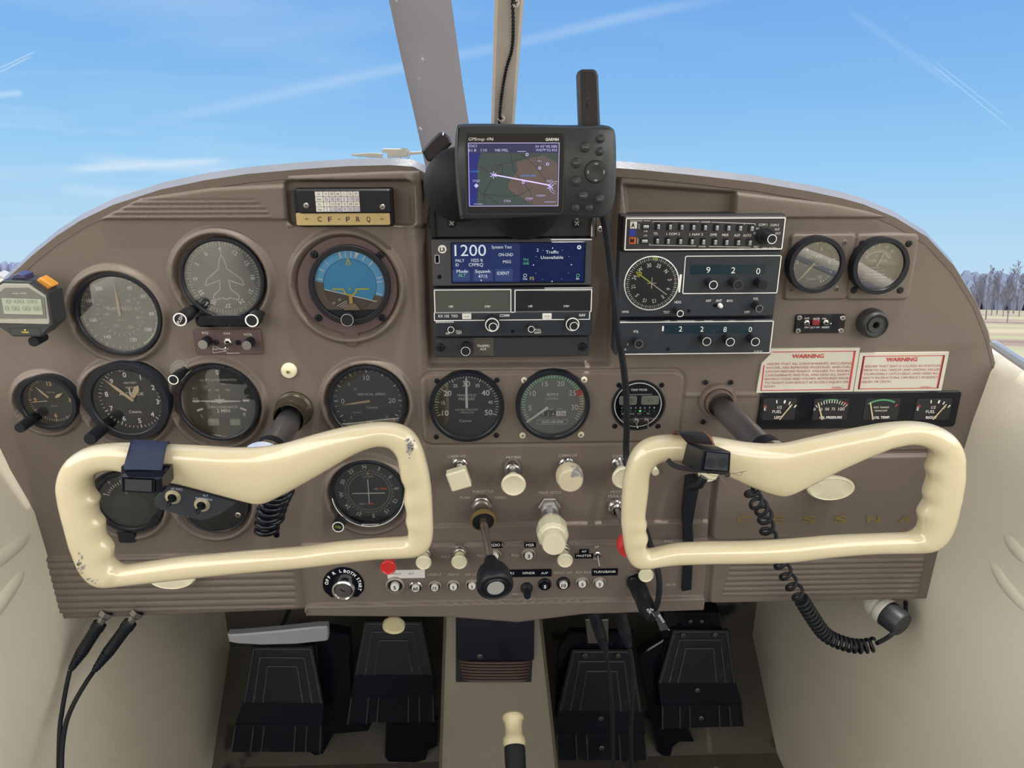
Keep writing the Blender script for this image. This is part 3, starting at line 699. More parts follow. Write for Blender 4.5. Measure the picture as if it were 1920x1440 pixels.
# distant wood behind the grove and the hazy tree line on the left: uncountable, one object each
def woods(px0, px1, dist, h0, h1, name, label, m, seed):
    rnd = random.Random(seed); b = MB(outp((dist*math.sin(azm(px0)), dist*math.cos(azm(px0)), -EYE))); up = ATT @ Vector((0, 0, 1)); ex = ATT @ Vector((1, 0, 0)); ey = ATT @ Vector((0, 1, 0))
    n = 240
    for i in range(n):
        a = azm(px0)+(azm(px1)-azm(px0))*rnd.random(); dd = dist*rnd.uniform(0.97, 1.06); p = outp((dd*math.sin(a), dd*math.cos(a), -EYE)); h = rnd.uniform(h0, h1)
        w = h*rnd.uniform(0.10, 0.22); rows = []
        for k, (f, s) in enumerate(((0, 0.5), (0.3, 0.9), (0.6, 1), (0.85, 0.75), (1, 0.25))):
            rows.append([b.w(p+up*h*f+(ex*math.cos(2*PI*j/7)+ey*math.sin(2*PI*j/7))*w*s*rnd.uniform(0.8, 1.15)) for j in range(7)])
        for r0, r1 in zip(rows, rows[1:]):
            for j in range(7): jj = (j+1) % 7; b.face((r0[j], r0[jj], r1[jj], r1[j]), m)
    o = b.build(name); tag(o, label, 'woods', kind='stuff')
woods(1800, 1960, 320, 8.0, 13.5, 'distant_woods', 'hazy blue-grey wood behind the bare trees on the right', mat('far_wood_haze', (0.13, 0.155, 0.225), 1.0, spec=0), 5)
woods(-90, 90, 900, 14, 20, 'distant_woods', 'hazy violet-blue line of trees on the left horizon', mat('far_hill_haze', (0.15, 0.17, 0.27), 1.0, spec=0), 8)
p = outp((500*math.sin(azm(6)), 500*math.cos(azm(6)), -EYE)); root = thing('farmhouse', 'tiny white farmhouse on the left horizon', 'house', p, None)
b = MB(p); b.box(-5, 5, -1, 3.5, -4, 4, paper); b.build('walls', root, angle=20); b = MB(p); b.prism([(-5.5, 3.4), (5.5, 3.4), (0, 6)], -4.5, 4.5, mat('roof_grey', (0.3, 0.3, 0.32), 0.8)); b.build('roof', root, angle=20)
# ================================================================== round instruments
HF = 0.0012   # dial face height above the panel
def pol(a, r): a = math.radians(a); return r*math.sin(a), r*math.cos(a)
def num(b, s, a, r, cap, m=white, rot=None, h=HF+0.0003, sx=1.0, bold=0.0):
    x, z = pol(a, r); b.text(s, x, z, cap, h, m, 0 if rot is None else (a if rot == 'r' else rot), sx=sx, bold=bold)
def needle(root, name, pts, m, h=0.0028, th=0.0006, x=0, z=0, rot=0):
    b = MB(root.location); q = []
    for a, c in pts: a, c = rot2(a, c, math.radians(rot)); q.append((x+a, z+c))
    b.prism(q, h, h+th, m); return b.build(name, root, angle=20)
def gauge(px, py, Rpx, fpx, name, label, cat='gauge', dep=0.011, face=dialb, bez=black, gl=None, base=0.0, group='round instruments on the panel', doface=True):
    loc = P(px, py, base+dep); loc = Vector((loc.x, -base, loc.z)); root = thing(name, label, cat, loc, group)
    k = pxm(px, py, dep+base); R = Rpx*k; Rf = fpx*k; root['_R'] = Rf; del root['_R']
    b = MB(loc); b.lathe([(R, -0.001), (R, dep-0.0015), (R*0.985, dep), (Rf*1.03, dep), (Rf, dep-0.001), (Rf, HF-0.0004)], bez, 72)
    b.build('bezel', root)
    f = MB(loc)
    if doface: f.disc(Rf*1.002, HF, face, 72)
    g = MB(loc); gh = max(0.004, dep-0.0022); g.lathe([(Rf*0.999, gh), (0, gh+0.0004)], gl or glass, 64); g.build('glass', root)
    return root, f, Rf, R
def stem_knob(root, tpx, tpy, ln, r, base_from=None, ring=True, m=rubber, txt=None, name='knob', tilt=None, tm=white, rr=0.92):
    """knob whose front face is centred on the photo pixel, standing ln off the panel"""
    t = P(tpx, tpy, ln); lx, lz = t.x-root.location.x, t.z-root.location.z; hb = -root.location.y
    b = MB(root.location); L = ln+root.location.y
    b.lathe([(r*0.75, 0.0005), (r*0.75, L*0.35), (r, L*0.42), (r, L-0.001), (r*0.93, L), (0, L)], m, 28, lx, lz, knurl=(r,))
    if ring: b.arc(r*0.78, r*rr, 0, 360, L+0.0002, white, 32, lx, lz)
    if txt: b.text(txt, lx, lz, r*0.5, L+0.0003, tm, -60 if txt == 'PUSH' else 15, sx=0.8)
    return b.build(name, root)
# --- airspeed
ro, f, R, RB = gauge(220, 591, 82.5, 74, 'airspeed_indicator', 'round grey-faced airspeed dial with a pale green arc and needle pointing straight up', dep=0.008, face=dialg, gl=glass2)
for s, a, r in (('200', -33, .79), ('180', -64, .79), ('160', -103, .74), ('140', -145, .76), ('120', 163, .74), ('100', 124, .78), ('80', 91, .80), ('60', 55, .80), ('40', 27, .76)): num(f, s, a, r*R, R*.092, white, bold=.03)
for s, a, r in (('160', -62, .36), ('140', -92, .36), ('120', -155, .36), ('100', 150, .42), ('80', 104, .45), ('60', 75, .45), ('40', 38, .42)): num(f, s, a, r*R, R*.075, offw)
f.text('AIRSPEED', 0, R*.13, R*.085, HF+.0003, offw, sx=1.25); f.text('KNOTS', 0, R*.30, R*.045, HF+.0003, dimw); f.text('M P H', 0, -R*.18, R*.05, HF+.0003, dimw)
for i in range(30):
    a = 25+i*10.3; f.tick(R*.90, R*(.99 if i % 2 == 0 else .955), a, .0007, HF+.0003, offw)
for i in range(22): a = 35+i*13; f.tick(R*.54, R*(.62 if i % 2 == 0 else .59), a, .0006, HF+.0003, offw)
f.arc(R*.93, R*.975, 52, 150, HF+.0002, mat('pale_green_arc', (0.55, 0.66, 0.38), .6), 40); f.arc(R*.96, R*.975, -110, -55, HF+.0002, mat('amber_arc', (0.5, 0.36, 0.12), .6), 24)
f.text('Cessna', 0, -R*.17+R*0.0, R*.06, HF+.0003, dimw, shear=.2)
f.build('dial_face', ro)
needle(ro, 'needle', [(-.0012, -.002), (.0012, -.002), (.0012, R*.3), (.0007, R*.55), (0, R*.86), (-.0007, R*.55), (-.0012, R*.3)], tan)
# --- heading indicator
ro, f, R, RB = gauge(416, 524, 79, 72, 'heading_indicator', 'round compass dial with a white aeroplane outline drawn on grey', dep=0.008, face=dialg, gl=glass2)
for i, s in enumerate(('9', '12', '15', '18', '21', '24', '27', '30', '33', '0', '3', '6')): num(f, s, i*30-1, R*.76, R*.11, white, 'r', bold=.03)
for i in range(72): f.tick(R*(.88 if i % 2 else .86), R*(.94 if i % 2 else .985), i*5-1, .0007, HF+.0003, offw)
out_ = [(0, .62), (.05, .52), (.09, .38), (.11, .24), (.45, -.02), (.50, -.14), (.50, -.20), (.12, -.06), (.14, -.30), (.34, -.48), (.32, -.60), (.08, -.53), (.05, -.57)]
out_ = out_+[(-x, z) for x, z in out_[::-1]][:-1]
for p, q in zip(out_, out_[1:]+out_[:1]):
    p = Vector(p)*R; q = Vector(q)*R; d = (q-p); n = Vector((-d.y, d.x)).normalized()*.0004
    f.poly([tuple(p+n), tuple(p-n), tuple(q-n), tuple(q+n)][::-1], HF+.0004, white)
f.tick(R*.62, R*.98, 0, .0005, HF+.0004, white)
x, z = pol(-142, R*.88); f.disc(R*.15, HF+.0002, dialb, 20, x, z); f.quad4([(-.0015, -.002), (.0015, -.002), (0, .003)], math.radians(-150), HF+.0005, white, x, z)
f.build('dial_face', ro)
stem_knob(ro, 337.5, 599, 0.038, 13.5*pxm(337, 600, .038), txt='PUSH', rr=.97, name='caging_knob'); stem_knob(ro, 472, 601, 0.030, 13*pxm(470, 600, .03), rr=.98, name='setting_knob')
b = MB(ro.location); x0, z1 = b.lc(363, 594, .014); x1, z0 = b.lc(487, 614, .014); b.box(x0, x1, z0, z1, 0, .014, blackg, .003, .005); b.build('gimbal_cover', ro)
# --- attitude indicator
loc = P(651, 538, .006); loc = Vector((loc.x, 0, loc.z)); ro = thing('attitude_indicator', 'blue and brown artificial horizon in a maroon ring with four screws', 'gauge', loc, 'round instruments on the panel')
k = pxm(651, 538, .006); RO = 94*k; b = MB(loc); pts = []
tw = 13*k
for i in range(73):
    a = -PI/2+math.asin(tw/RO)+(2*PI-2*math.asin(tw/RO))*i/72; pts.append((RO*math.cos(a), RO*math.sin(a)))
tl2 = 121*k; pts += [(-tw, -tl2+tw)]+[(tw*math.cos(PI+PI*i/8), -tl2+tw+tw*math.sin(PI+PI*i/8)) for i in range(1, 8)]+[(tw, -tl2+tw)]
b.prism(pts, 0, .004, purple, .0008); b.build('mounting_ring', ro)
k2 = pxm(654, 536, .01); Rr = 77*k2; R = 66.5*k2; b = MB(loc); cx, cz = b.lc(655, 536, .009)
b.lathe([(Rr, .004), (Rr, .0085), (Rr*.98, .0095), (R*1.02, .0095), (R, .0085), (R, .0045)], blackm, 72, cx, cz); b.build('bezel', ro)
f = MB(loc); h = .005
f.disc(R, h-.0004, blackm, 64, cx, cz)
def cap(r, zlo, zhi_fn, m, hh):   # part of a disc above a chord (cut line z >= slope*x + c)
    pass
cut = -R*.72
def disc_clip(r, a, c, keep, m, hh, floor=None, n=120):   # keep='up' keeps z > a*x+c
    pts = [(r*math.cos(2*PI*i/n), r*math.sin(2*PI*i/n)) for i in range(n)]
    def clip(P_, fn):
        o = []
        for p, q in zip(P_, P_[1:]+P_[:1]):
            dp, dq = fn(p), fn(q)
            if dp >= 0: o.append(p)
            if dp*dq < 0: t = dp/(dp-dq); o.append((p[0]+(q[0]-p[0])*t, p[1]+(q[1]-p[1])*t))
        return o
    s = 1 if keep == 'up' else -1; pts = clip(pts, lambda p: s*(p[1]-a*p[0]-c))
    if floor is not None: pts = clip(pts, lambda p: p[1]-floor)
    if len(pts) > 2: f.poly([(cx+x, cz+z) for x, z in pts], hh, m)
sl_ = -math.tan(math.radians(14))
disc_clip(R, sl_, -R*.12, 'up', skyb2, h, cut); disc_clip(R, sl_, -R*.12, 'down', earth, h, cut)
disc_clip(R*.75, sl_, -R*.30, 'up', skyb, h+.0004, cut); disc_clip(R*.75, sl_, -R*.30, 'down', mat('horizon_dark_brown', (.10, .075, .058), .6), h+.0004, cut)
f.arc(R*.745, R*.755, 0, 360, h+.0006, dialb, 64, cx, cz)
f.poly([(cx+x, cz+z) for x, z in ((-R*.74, sl_*-R*.74-R*.315), (R*.74, sl_*R*.74-R*.315), (R*.74, sl_*R*.74-R*.29), (-R*.74, sl_*-R*.74-R*.29))], h+.0007, white)
for a, w in ((-14, .002), (-4, .0012), (6, .0012), (14, .0012), (30, .0012), (46, .0012), (-60, .0012), (-43, .0008), (76, .0012)): f.tick(R*.80, R*.97, a, w*.7, h+.0008, white, cx, cz)
f.tick(R*.77, R*.95, -78, .0008, h+.0008, white, cx, cz); f.tick(R*.77, R*.95, 84, .0008, h+.0008, white, cx, cz); f.tick(R*.77, R*.95, 108, .0008, h+.0008, white, cx, cz)
x, z = pol(16, R*.90); f.quad4([(-.0022, .0022), (.0022, .0022), (0, -.0028)], math.radians(14), h+.0009, white, cx+x, cz+z)
for w, hh, m in ((.0028, .0010, yellow), (.0014, .0011, skyb)): f.poly([(cx-w, cz+R*.62-w*.5), (cx+w, cz+R*.62-w*.5), (cx, cz+R*.62+w*2.2)], h+hh, m)
for i, s in enumerate(('10', '20')): f.text(s, cx-R*.32-i*R*.18, cz-R*.42-i*R*.10, R*.07, h+.0009, white, -20)
for i in range(4): f.poly([(cx-R*.42+i*R*.07, cz-R*.62-i*R*.03+.0006), (cx-R*.12+i*R*.02, cz-R*.46-i*R*.05+.0006), (cx-R*.12+i*R*.02, cz-R*.46-i*R*.05), (cx-R*.42+i*R*.07, cz-R*.62-i*R*.03)][::-1], h+.0009, white)
f.build('dial_face', ro)
b = MB(loc); hy = h+.0016; Y = mat('bright_yellow_plastic', (.72, .60, .06), .4); OR = mat('amber_plastic', (.66, .43, .12), .4)
b.box(cx-R*.50, cx-R*.19, cz-R*.125, cz-R*.085, hy, hy+.0006, Y); b.box(cx+R*.19, cx+R*.55, cz-R*.125, cz-R*.085, hy, hy+.0006, Y)
b.arc(R*.16, R*.20, 90, 270, hy+.0005, Y, 20, cx, cz-R*.105); b.box(cx-R*.045, cx+R*.055, cz-R*.55, cz-R*.26, hy, hy+.0006, OR); b.lathe([(R*.03, hy), (R*.03, hy+.001), (0, hy+.0012)], Y, 12, cx, cz-R*.10)
b.prism([(cx-R*.20, cz-R*.72), (cx+R*.25, cz-R*.72), (cx+R*.12, cz-R*.53), (cx-R*.10, cz-R*.53)], hy, hy+.0006, mat('tan_base', (.30, .22, .15), .5)); b.build('aircraft_symbol', ro, angle=20)
g = MB(loc); g.lathe([(R, .0082), (0, .0086)], glass, 64, cx, cz); g.build('glass', ro)
b = MB(loc); x, z = b.lc(651, 600, .016); r = 12*pxm(651, 600, .016); b.lathe([(r*.8, .005), (r, .010), (r, .0155), (r*.9, .0165), (0, .0165)], blackm, 24, x, z, knurl=(r,)); b.arc(r*.92, r*.99, 0, 360, .0166, dimw, 28, x, z); b.build('pull_knob', ro)
for px, py in ((589, 477), (713, 478), (597, 596), (717, 596)):
    x, z = MB(loc).lc(px, py, .004); screw(ro, x, z, .004, 7.2*k, black, dark=blackg)
# --- clock
ro, f, R, RB = gauge(87, 757, 55.5, 47, 'clock', 'small round black clock with orange numerals 12, 3, 6 and 9', 'clock', dep=0.013)
for s, a in (('12', 0), ('3', 92), ('6', 180), ('9', 270)): num(f, s, a, R*.70, R*.17, orange, bold=.03)
f.ticks(R*.88, R*.96, 0, 354, 59, .0006, HF+.0003, tan); f.ticks(R*.84, R*.97, 0, 330, 11, .0011, HF+.0003, tan)
f.text('ELECTRIC', 0, R*.32, R*.055, HF+.0003, dimw); f.text('WATCH', 0, -R*.28, R*.05, HF+.0003, dimw); f.build('dial_face', ro)
needle(ro, 'minute_hand', [(-.0008, .004), (.0008, .004), (.0009, R*.5), (0, R*.80), (-.0009, R*.5)], tan, rot=-42); needle(ro, 'hour_hand', [(-.0006, .006), (.0006, .006), (.0017, R*.38), (0, R*.62), (-.0017, R*.38)], tan, .0036, rot=58); needle(ro, 'second_hand', [(-.0003, .004), (.0003, .004), (.0003, R*.75), (-.0003, R*.75)], tan, .0042, rot=-94)
stem_knob(ro, 36.5, 803, .034, 10*pxm(36, 803, .034), ring=False)
# --- altimeter
ro, f, R, RB = gauge(237, 755, 79.5, 65, 'altimeter', 'black altimeter dial numbered 0 to 9, long tan needle near 8', dep=0.015)
for i in range(10): num(f, str(i), i*36-8, R*.74, R*.15, white, bold=.02)
for i in range(50): f.tick(R*(.86 if i % 5 == 0 else .90), R*.97, i*7.2-8, .0009 if i % 5 == 0 else .0006, HF+.0003, white)
f.text('ALTITUDE', 0, R*.13, R*.10, HF+.0003, white, sx=1.1); f.text('1000 FEET', R*.02, R*.48, R*.065, HF+.0003, offw); f.text('10000 FT', R*.02, R*.33, R*.06, HF+.0003, offw)
f.text('Cessna', R*.02, -R*.44, R*.09, HF+.0003, white, shear=.2); f.text('100', -R*.22, R*.86, R*.06, HF+.0003, offw); f.text('FEET', R*.26, R*.86, R*.06, HF+.0003, offw)
f.arc(R*.56, R*.575, 40, 320, HF+.0002, dialg2, 40)
for i, s in enumerate(('29.7', '29.8', '29.9')): f.text(s, R*.82, R*(.14-.12*i), R*.055, HF+.0004, offw)
f.build('dial_face', ro)
needle(ro, 'hundreds_hand', [(-.0014, -.003), (.0014, -.003), (.0016, R*.5), (0, R*.92), (-.0016, R*.5)], tan, .0042, rot=-47)
needle(ro, 'thousands_hand', [(-.0014, .001), (.0014, .001), (.0030, R*.30), (.0026, R*.38), (0, R*.48), (-.0026, R*.38), (-.0030, R*.30)], tan, .0030, rot=30, x=.001)
needle(ro, 'ten_thousands_hand', [(-.0006, .001), (.0006, .001), (.0006, R*.34), (-.0006, R*.34)], offw, .0022, rot=-4)
stem_knob(ro, 168, 824, .045, 12*pxm(168, 824, .045), ring=False)
# --- turn coordinator
ro, f, R, RB = gauge(408, 758, 77, 70, 'turn_coordinator', 'turn coordinator with white level aeroplane bar, L and R marks', dep=0.012, face=dialg2, gl=glass2)
f.text('NO PITCH INFORMATION', 0, R*.60, R*.07, HF+.0003, offw, sx=.85); f.text('TURN COORDINATOR', R*.02, -R*.19, R*.07, HF+.0003, white, sx=.8); f.text('2 MIN', R*.03, -R*.30, R*.10, HF+.0003, white, bold=.02)
f.text('L', -R*.56, -R*.44, R*.11, HF+.0003, white, -10); f.text('R', R*.60, -R*.42, R*.11, HF+.0003, white, 10); f.text('S', 0, R*.82, R*.12, HF+.0003, offw, bold=.04)
for s, x, z in (('LO', .12, .48), ('ST', -.27, .31), ('HD', -.06, .31), ('TRK', .22, .31), ('ALT', -.66, .37), ('BLN', -.68, .07), ('DN', .72, .14)): f.text(s, R*x, R*z, R*.055, HF+.0003, offw)
for x, a in ((-.68, 0), (.68, 0)): f.box(R*x-R*.085, R*x+R*.085, -R*.04, R*.02, HF, HF+.0004, white)
for x, a in ((-.60, -20), (.58, 24)): f.quad4([(-R*.09, -R*.028), (R*.09, -R*.028), (R*.09, R*.028), (-R*.09, R*.028)], math.radians(a), HF+.0004, white, R*x, -R*.26)
f.box(-R*.38, R*.46, -R*.74, -R*.52, HF, HF+.0003, dialb, 0, R*.06)
f.build('dial_face', ro)
b = MB(ro.location); b.box(-R*.42, -R*.10, -R*.73, -R*.53, HF+.0003, .004, lcd, .0008, R*.03); b.box(R*.18, R*.48, -R*.73, -R*.53, HF+.0003, .004, lcd, .0008, R*.03); b.build('inclinometer_window', ro)
b = MB(ro.location); h = .0045; b.prism([(-R*.55, R*.018), (-R*.06, -R*.02), (0, -R*.05), (R*.06, -R*.02), (R*.56, R*.0), (R*.56, R*.02), (R*.06, R*.045), (-R*.06, R*.045), (-R*.55, R*.035)], h, h+.0006, white); b.box(-R*.008, R*.008, R*.03, R*.20, h, h+.0006, white); b.box(-R*.13, R*.13, R*.05, R*.075, h, h+.0006, white); b.build('miniature_aircraft', ro, angle=20)
# heading/trim knob with small scale plate left of the turn coordinator
loc = P(339, 695, .002); loc.y = 0; ro = thing('autopilot_trim_knob', 'small black knob on a round engraved dial plate between altimeter and turn coordinator', 'knob', loc)
b = MB(loc); r = 21*pxm(339, 695); b.lathe([(r, 0), (r, .0015), (0, .0015)], steel, 40)
for i in range(20): b.tick(r*.75, r*.92, i*18, .0004, .0017, blackm)
b.build('dial_plate', ro); stem_knob(ro, 325, 712, .034, 10*pxm(325, 712, .034), rr=.98)
# --- vertical speed
ro, f, R, RB = gauge(688, 757, 73.5, 66.5, 'vertical_speed_indicator', 'vertical speed dial with 0 at left, 10 above, 20 at right and a tan needle', dep=0.010, face=dialg2, gl=glass2)
for s, a, r in (('0', 270, .72), ('10', 0, .70), ('20', 90, .68), ('10', 180, .70), ('5', 225, .72), ('5', 315, .72), ('15', 135, .72)): num(f, s, a, R*r, R*(.15 if s in ('10', '20', '0') else .08), white)
for i in range(36): f.tick(R*(.86 if i % 3 == 0 else .90), R*.97, i*10, .0011 if i % 3 == 0 else .0006, HF+.0003, white)
f.text('VERTICAL SPEED', R*.1, R*.20, R*.07, HF+.0003, white, sx=1.1); f.text('Cessna', R*.1, -R*.20, R*.08, HF+.0003, offw, shear=.2); f.text('DOWN', -R*.34, -R*.36, R*.05, HF+.0003, offw); f.text('UP', -R*.34, R*.36, R*.05, HF+.0003, offw)
f.build('dial_face', ro)
needle(ro, 'needle', [(-.0012, -.002), (.0012, -.002), (.0010, R*.4), (0, R*.78), (-.0010, R*.4)], tan, rot=-98)
# --- course deviation indicator
ro, f, R, RB = gauge(690, 928, 69.5, 64.5, 'course_indicator', 'course deviation dial with crossed white needles, lower pilot side', dep=0.009, face=dialg2, gl=glass2)
for i, s in enumerate(('N', '3', '6', 'E', '12', '15', 'S', '21', '24', 'W', '30', '33')): num(f, s, i*30-6, R*.82, R*.12, white, 'r', bold=.02)
for i in range(72): f.tick(R*.66, R*(.70 if i % 2 else .73), i*5-6, .0005, HF+.0003, offw)
f.arc(R*.60, R*.61, 0, 360, HF+.0002, offw, 48); f.text('COURSE', 0, R*.50, R*.06, HF+.0003, offw); f.text('GS', R*.22, R*.09, R*.07, HF+.0003, white); f.text('NAV', -R*.22, -R*.40, R*.07, HF+.0003, white)
f.box(R*.32, R*.52, R*.06, R*.12, HF, HF+.0003, orp); f.box(-R*.08, R*.12, -R*.43, -R*.37, HF, HF+.0003, orp); f.poly([(-.0015, R*.56), (.0015, R*.56), (0, R*.66)], HF+.0004, yellow)
f.build('dial_face', ro)
b = MB(ro.location); b.box(-.0005, .0005, -R*.36, R*.44, .004, .0046, white); b.build('localizer_needle', ro, angle=20); b = MB(ro.location); b.box(-R*.48, R*.48, -.0005, .0005, .0048, .0054, white); b.build('glideslope_needle', ro, angle=20)
b = MB(ro.location); b.arc(RB*.962, RB*.985, 95, 265, .0092, white, 40); b.text('BENDIX/KING', 0, -RB*.968+.0022, .0021, .0093, white, shear=.2); b.build('bezel_marking', ro)
stem_knob(ro, 634, 988, .022, 11.5*pxm(634, 988, .022), rr=.98, txt='OBS', tm=mat('green_yellow_print', (.45, .55, .12), .5))
# --- lower left gauge (black, behind the yoke)
ro, f, R, RB = gauge(239, 943, 66, 56, 'course_needle_gauge', 'black round gauge seen through the left yoke, half covered by the strapped camera', dep=0.006, base=.001)
f.text('6', -R*.80, R*.28, R*.09, HF+.0004, white, -60); f.text('3', -R*.56, R*.72, R*.09, HF+.0004, white, -30); f.text('0', -R*.15, R*.90, R*.09, HF+.0004, white)
for i in range(15): f.tick(R*.66, R*(.82 if i % 7 == 0 else .76), -70+i*8, .0006, HF+.0003, white)
f.disc(R*.62, HF+.0006, charc, 40, 0, -R*.30); f.build('dial_face', ro); needle(ro, 'needle', [(-.0004, R*.30), (.0004, R*.30), (.0004, R*.55), (-.0004, R*.55)], tan, rot=-3)
b = MB(ro.location); x, z = b.lc(238, 1008, .004); b.box(x-.009, x+.009, z-.006, z+.010, 0, .006, black, .001, .002); b.build('mounting_tab', ro); b = MB(ro.location); x, z = b.lc(290, 975, .007); b.lathe([(.004, .005), (.004, .0072), (0, .0074)], blackm, 16, x, z); b.build('screw', ro)
# --- blanking plate / second lower gauge
ro, f, R, RB = gauge(400, 943, 66, 62, 'autopilot_gauge', 'black round unit seen under the left yoke, behind the two-toggle switch plate', dep=0.005, base=.001, face=blackm)
f.arc(R*.70, R*.72, 0, 360, HF+.0003, charc, 40); f.build('dial_face', ro)
for px, py in ((446, 966), (352, 966), (446, 915)):
    x, z = MB(ro.location).lc(px, py, .006); screw(ro, x, z, .005, 5.5*pxm(446, 966), steel)
# --- manifold pressure
ro, f, R, RB = gauge(875, 765, 71, 62.5, 'manifold_pressure_gauge', 'manifold pressure dial reading 10 to 50 with its white needle at 30', dep=0.009, face=dialb, gl=glass2)
for v in range(10, 51, 5): num(f, str(v), (v-30)*5.5, R*(.70 if v % 10 == 0 else .72), R*(.17 if v % 10 == 0 else .10), white, bold=.02)
for v in range(10, 51): f.tick(R*(.84 if v % 5 == 0 else .88), R*.97, (v-30)*5.5, .0011 if v % 5 == 0 else .0007, HF+.0003, white)
f.arc(R*.95, R*.98, -82, -6, HF+.0002, green, 24)
f.text('MANIFOLD', 0, R*.33, R*.08, HF+.0003, white); f.text('PRESSURE', 0, R*.21, R*.08, HF+.0003, white); f.text('INCHES MERCURY', 0, -R*.14, R*.06, HF+.0003, offw); f.text('ABSOLUTE', 0, -R*.23, R*.06, HF+.0003, offw); f.text('Cessna', -R*.05, -R*.50, R*.09, HF+.0003, white, shear=.2); f.build('dial_face', ro)
needle(ro, 'needle', [(-.0014, -.002), (.0014, -.002), (.0010, R*.88), (-.0010, R*.88)], white, .0035)
# --- tachometer
ro, f, R, RB = gauge(1037, 762, 70, 61.5, 'tachometer', 'engine rpm dial with green arc, red mark and hour counter, in the centre panel', dep=0.009, face=dialg, gl=glass2)
ang = lambda v: -100+40*(v-5)/5
for v in range(5, 31, 5): num(f, str(v), ang(v), R*.70, R*.17, white)
f.arc(R*.82, R*.96, -100, 62, HF+.0002, green, 50)
for i in range(46):
    a = -124+i*248/45; f.tick(R*.84, R*.96, a, .0008, HF+.0004, white)
f.quad4([(-R*.10, R*.78), (R*.10, R*.78), (R*.12, R*1.0), (-R*.10, R*1.0)], math.radians(66), HF+.0006, red)
f.text('RPM', R*.0, R*.30, R*.10, HF+.0003, white, sx=1.3); f.text('HUNDRED', -R*.02, R*.17, R*.06, HF+.0003, offw); f.text('ADD-100 RPM', 0, -R*.60, R*.075, HF+.0005, white, bold=.03); f.frame(-R*.48, R*.48, -R*.68, -R*.52, .0004, HF+.0004, offw, .001); f.text('1/10', R*.22, -R*.17, R*.06, HF+.0003, offw); f.text('HOURS', R*.0-R*.1, -R*.17, R*.05, HF+.0003, offw)
f.build('dial_face', ro)
b = MB(ro.location)
for i, s in enumerate('02616'): m = dialb if i < 3 else white; b.box(-R*.36+i*R*.16, -R*.22+i*R*.16, -R*.40, -R*.24, HF, HF+.0006, m); b.text(s, -R*.29+i*R*.16, -R*.32, R*.11, HF+.0008, white if i < 3 else blackm)
b.build('hour_counter', ro, angle=20)
needle(ro, 'needle', [(-.0014, .002), (.0014, .002), (.0009, R*.88), (-.0009, R*.88)], white, .0030, rot=-127, x=-R*.10, z=-R*.06)
# --- temperature probe display
ro, f, R, RB = gauge(1197, 761, 50, 46, 'temperature_probe_display', 'round black temperature display with two small screens and a row of green lights', 'temperature display', dep=0.004, face=blackg)
f.arc(R*.93, R*.97, 0, 360, HF+.0004, white, 60); f.text('TEMP PROB', 0, R*.66, R*.09, HF+.0004, white, bold=.03); f.text('ELECTRONICS INTERNATIONAL', 0, R*.45, R*.055, HF+.0004, white)
for x in (-.42, .48): f.box(R*(x-.32), R*(x+.32), R*.06, R*.36, HF, HF+.0006, lcdd, 0, R*.06); f.frame(R*(x-.35), R*(x+.35), R*.03, R*.39, .0004, HF+.0008, white, R*.07)
f.text('1 15', -R*.40, R*.20, R*.16, HF+.0008, dialb); f.text('0 1', R*.48, R*.20, R*.12, HF+.0008, dialb)
for i in range(8):
    x = -R*.66+i*R*.19; f.text(str(i+1), x, -R*.12, R*.075, HF+.0005, white, bold=.03); f.disc(R*.045, HF+.0005, glow_g if i == 4 else led_g, 12, x, -R*.26)
for s, x in (('PK', -.60), ('SCN', -.22), ('STP', .08), ('PH', .44)): f.text(s, R*x, -R*.38, R*.07, HF+.0005, white)
f.build('display_face', ro)
for px, py in ((1161, 723), (1241, 723), (1153, 800), (1234, 800)): x, z = MB(ro.location).lc(px, py, .003); screw(ro, x, z, 0, 6.5*pxm(px, py), black, dark=blackg)
def toggle(root, px, py, h0, r, up=20, name='toggle_switch', m=chrome):
    b = MB(root.location); x, z = b.lc(px, py, h0+.004); b.lathe([(r, h0), (r, h0+.0016), (r*.72, h0+.0018), (r*.72, h0+.004), (r*.5, h0+.0042)], m, 6 if r > .003 else 20, x, z)
    d = Vector((0, math.sin(math.radians(up)), math.cos(math.radians(up)))); b.lathe([(r*.25, 0), (r*.30, .006), (r*.38, .009), (r*.2, .0105), (0, .0108)], m, 14, ax=((x, z, h0+.003), d)); return b.build(name, root)
toggle(ro, 1193, 791, .0016, .0032, -20); toggle(ro, 1213, 790, .0016, .0026, -20)
# --- suction
ro, f, R, RB = gauge(1533, 498, 53, 43.5, 'suction_gauge', 'suction gauge reading 2 to 10 in a brown square mount, left of the pair', dep=0.012, base=.003, face=dialg2, gl=glass2)
for s, a in (('2', -84), ('4', -30), ('6', 24), ('8', 84), ('10', 148)): num(f, s, a, R*.70, R*.16, white)
for i in range(41): a = -142+i*300/41; f.tick(R*(.82 if i % 5 == 0 else .88), R*.97, a, .0009 if i % 5 == 0 else .0006, HF+.0003, white)
f.text('SUCTION', 0, R*.30, R*.12, HF+.0003, white); f.text('INCHES OF MERCURY', 0, -R*.08, R*.055, HF+.0003, offw); f.text('Cessna', 0, -R*.66, R*.10, HF+.0003, white, shear=.2); f.build('dial_face', ro)
needle(ro, 'needle', [(-.0013, -.001), (.0013, -.001), (.0008, R*.78), (0, R*.84), (-.0008, R*.78)], tan, .003, rot=-141)
for px, py in ((1499, 456), (1584, 455), (1484, 543), (1569, 542)): x, z = MB(ro.location).lc(px, py, 0); screw(ro, x, z, -.0008, 5.5*pxm(px, py), brown2, dark=blackg)
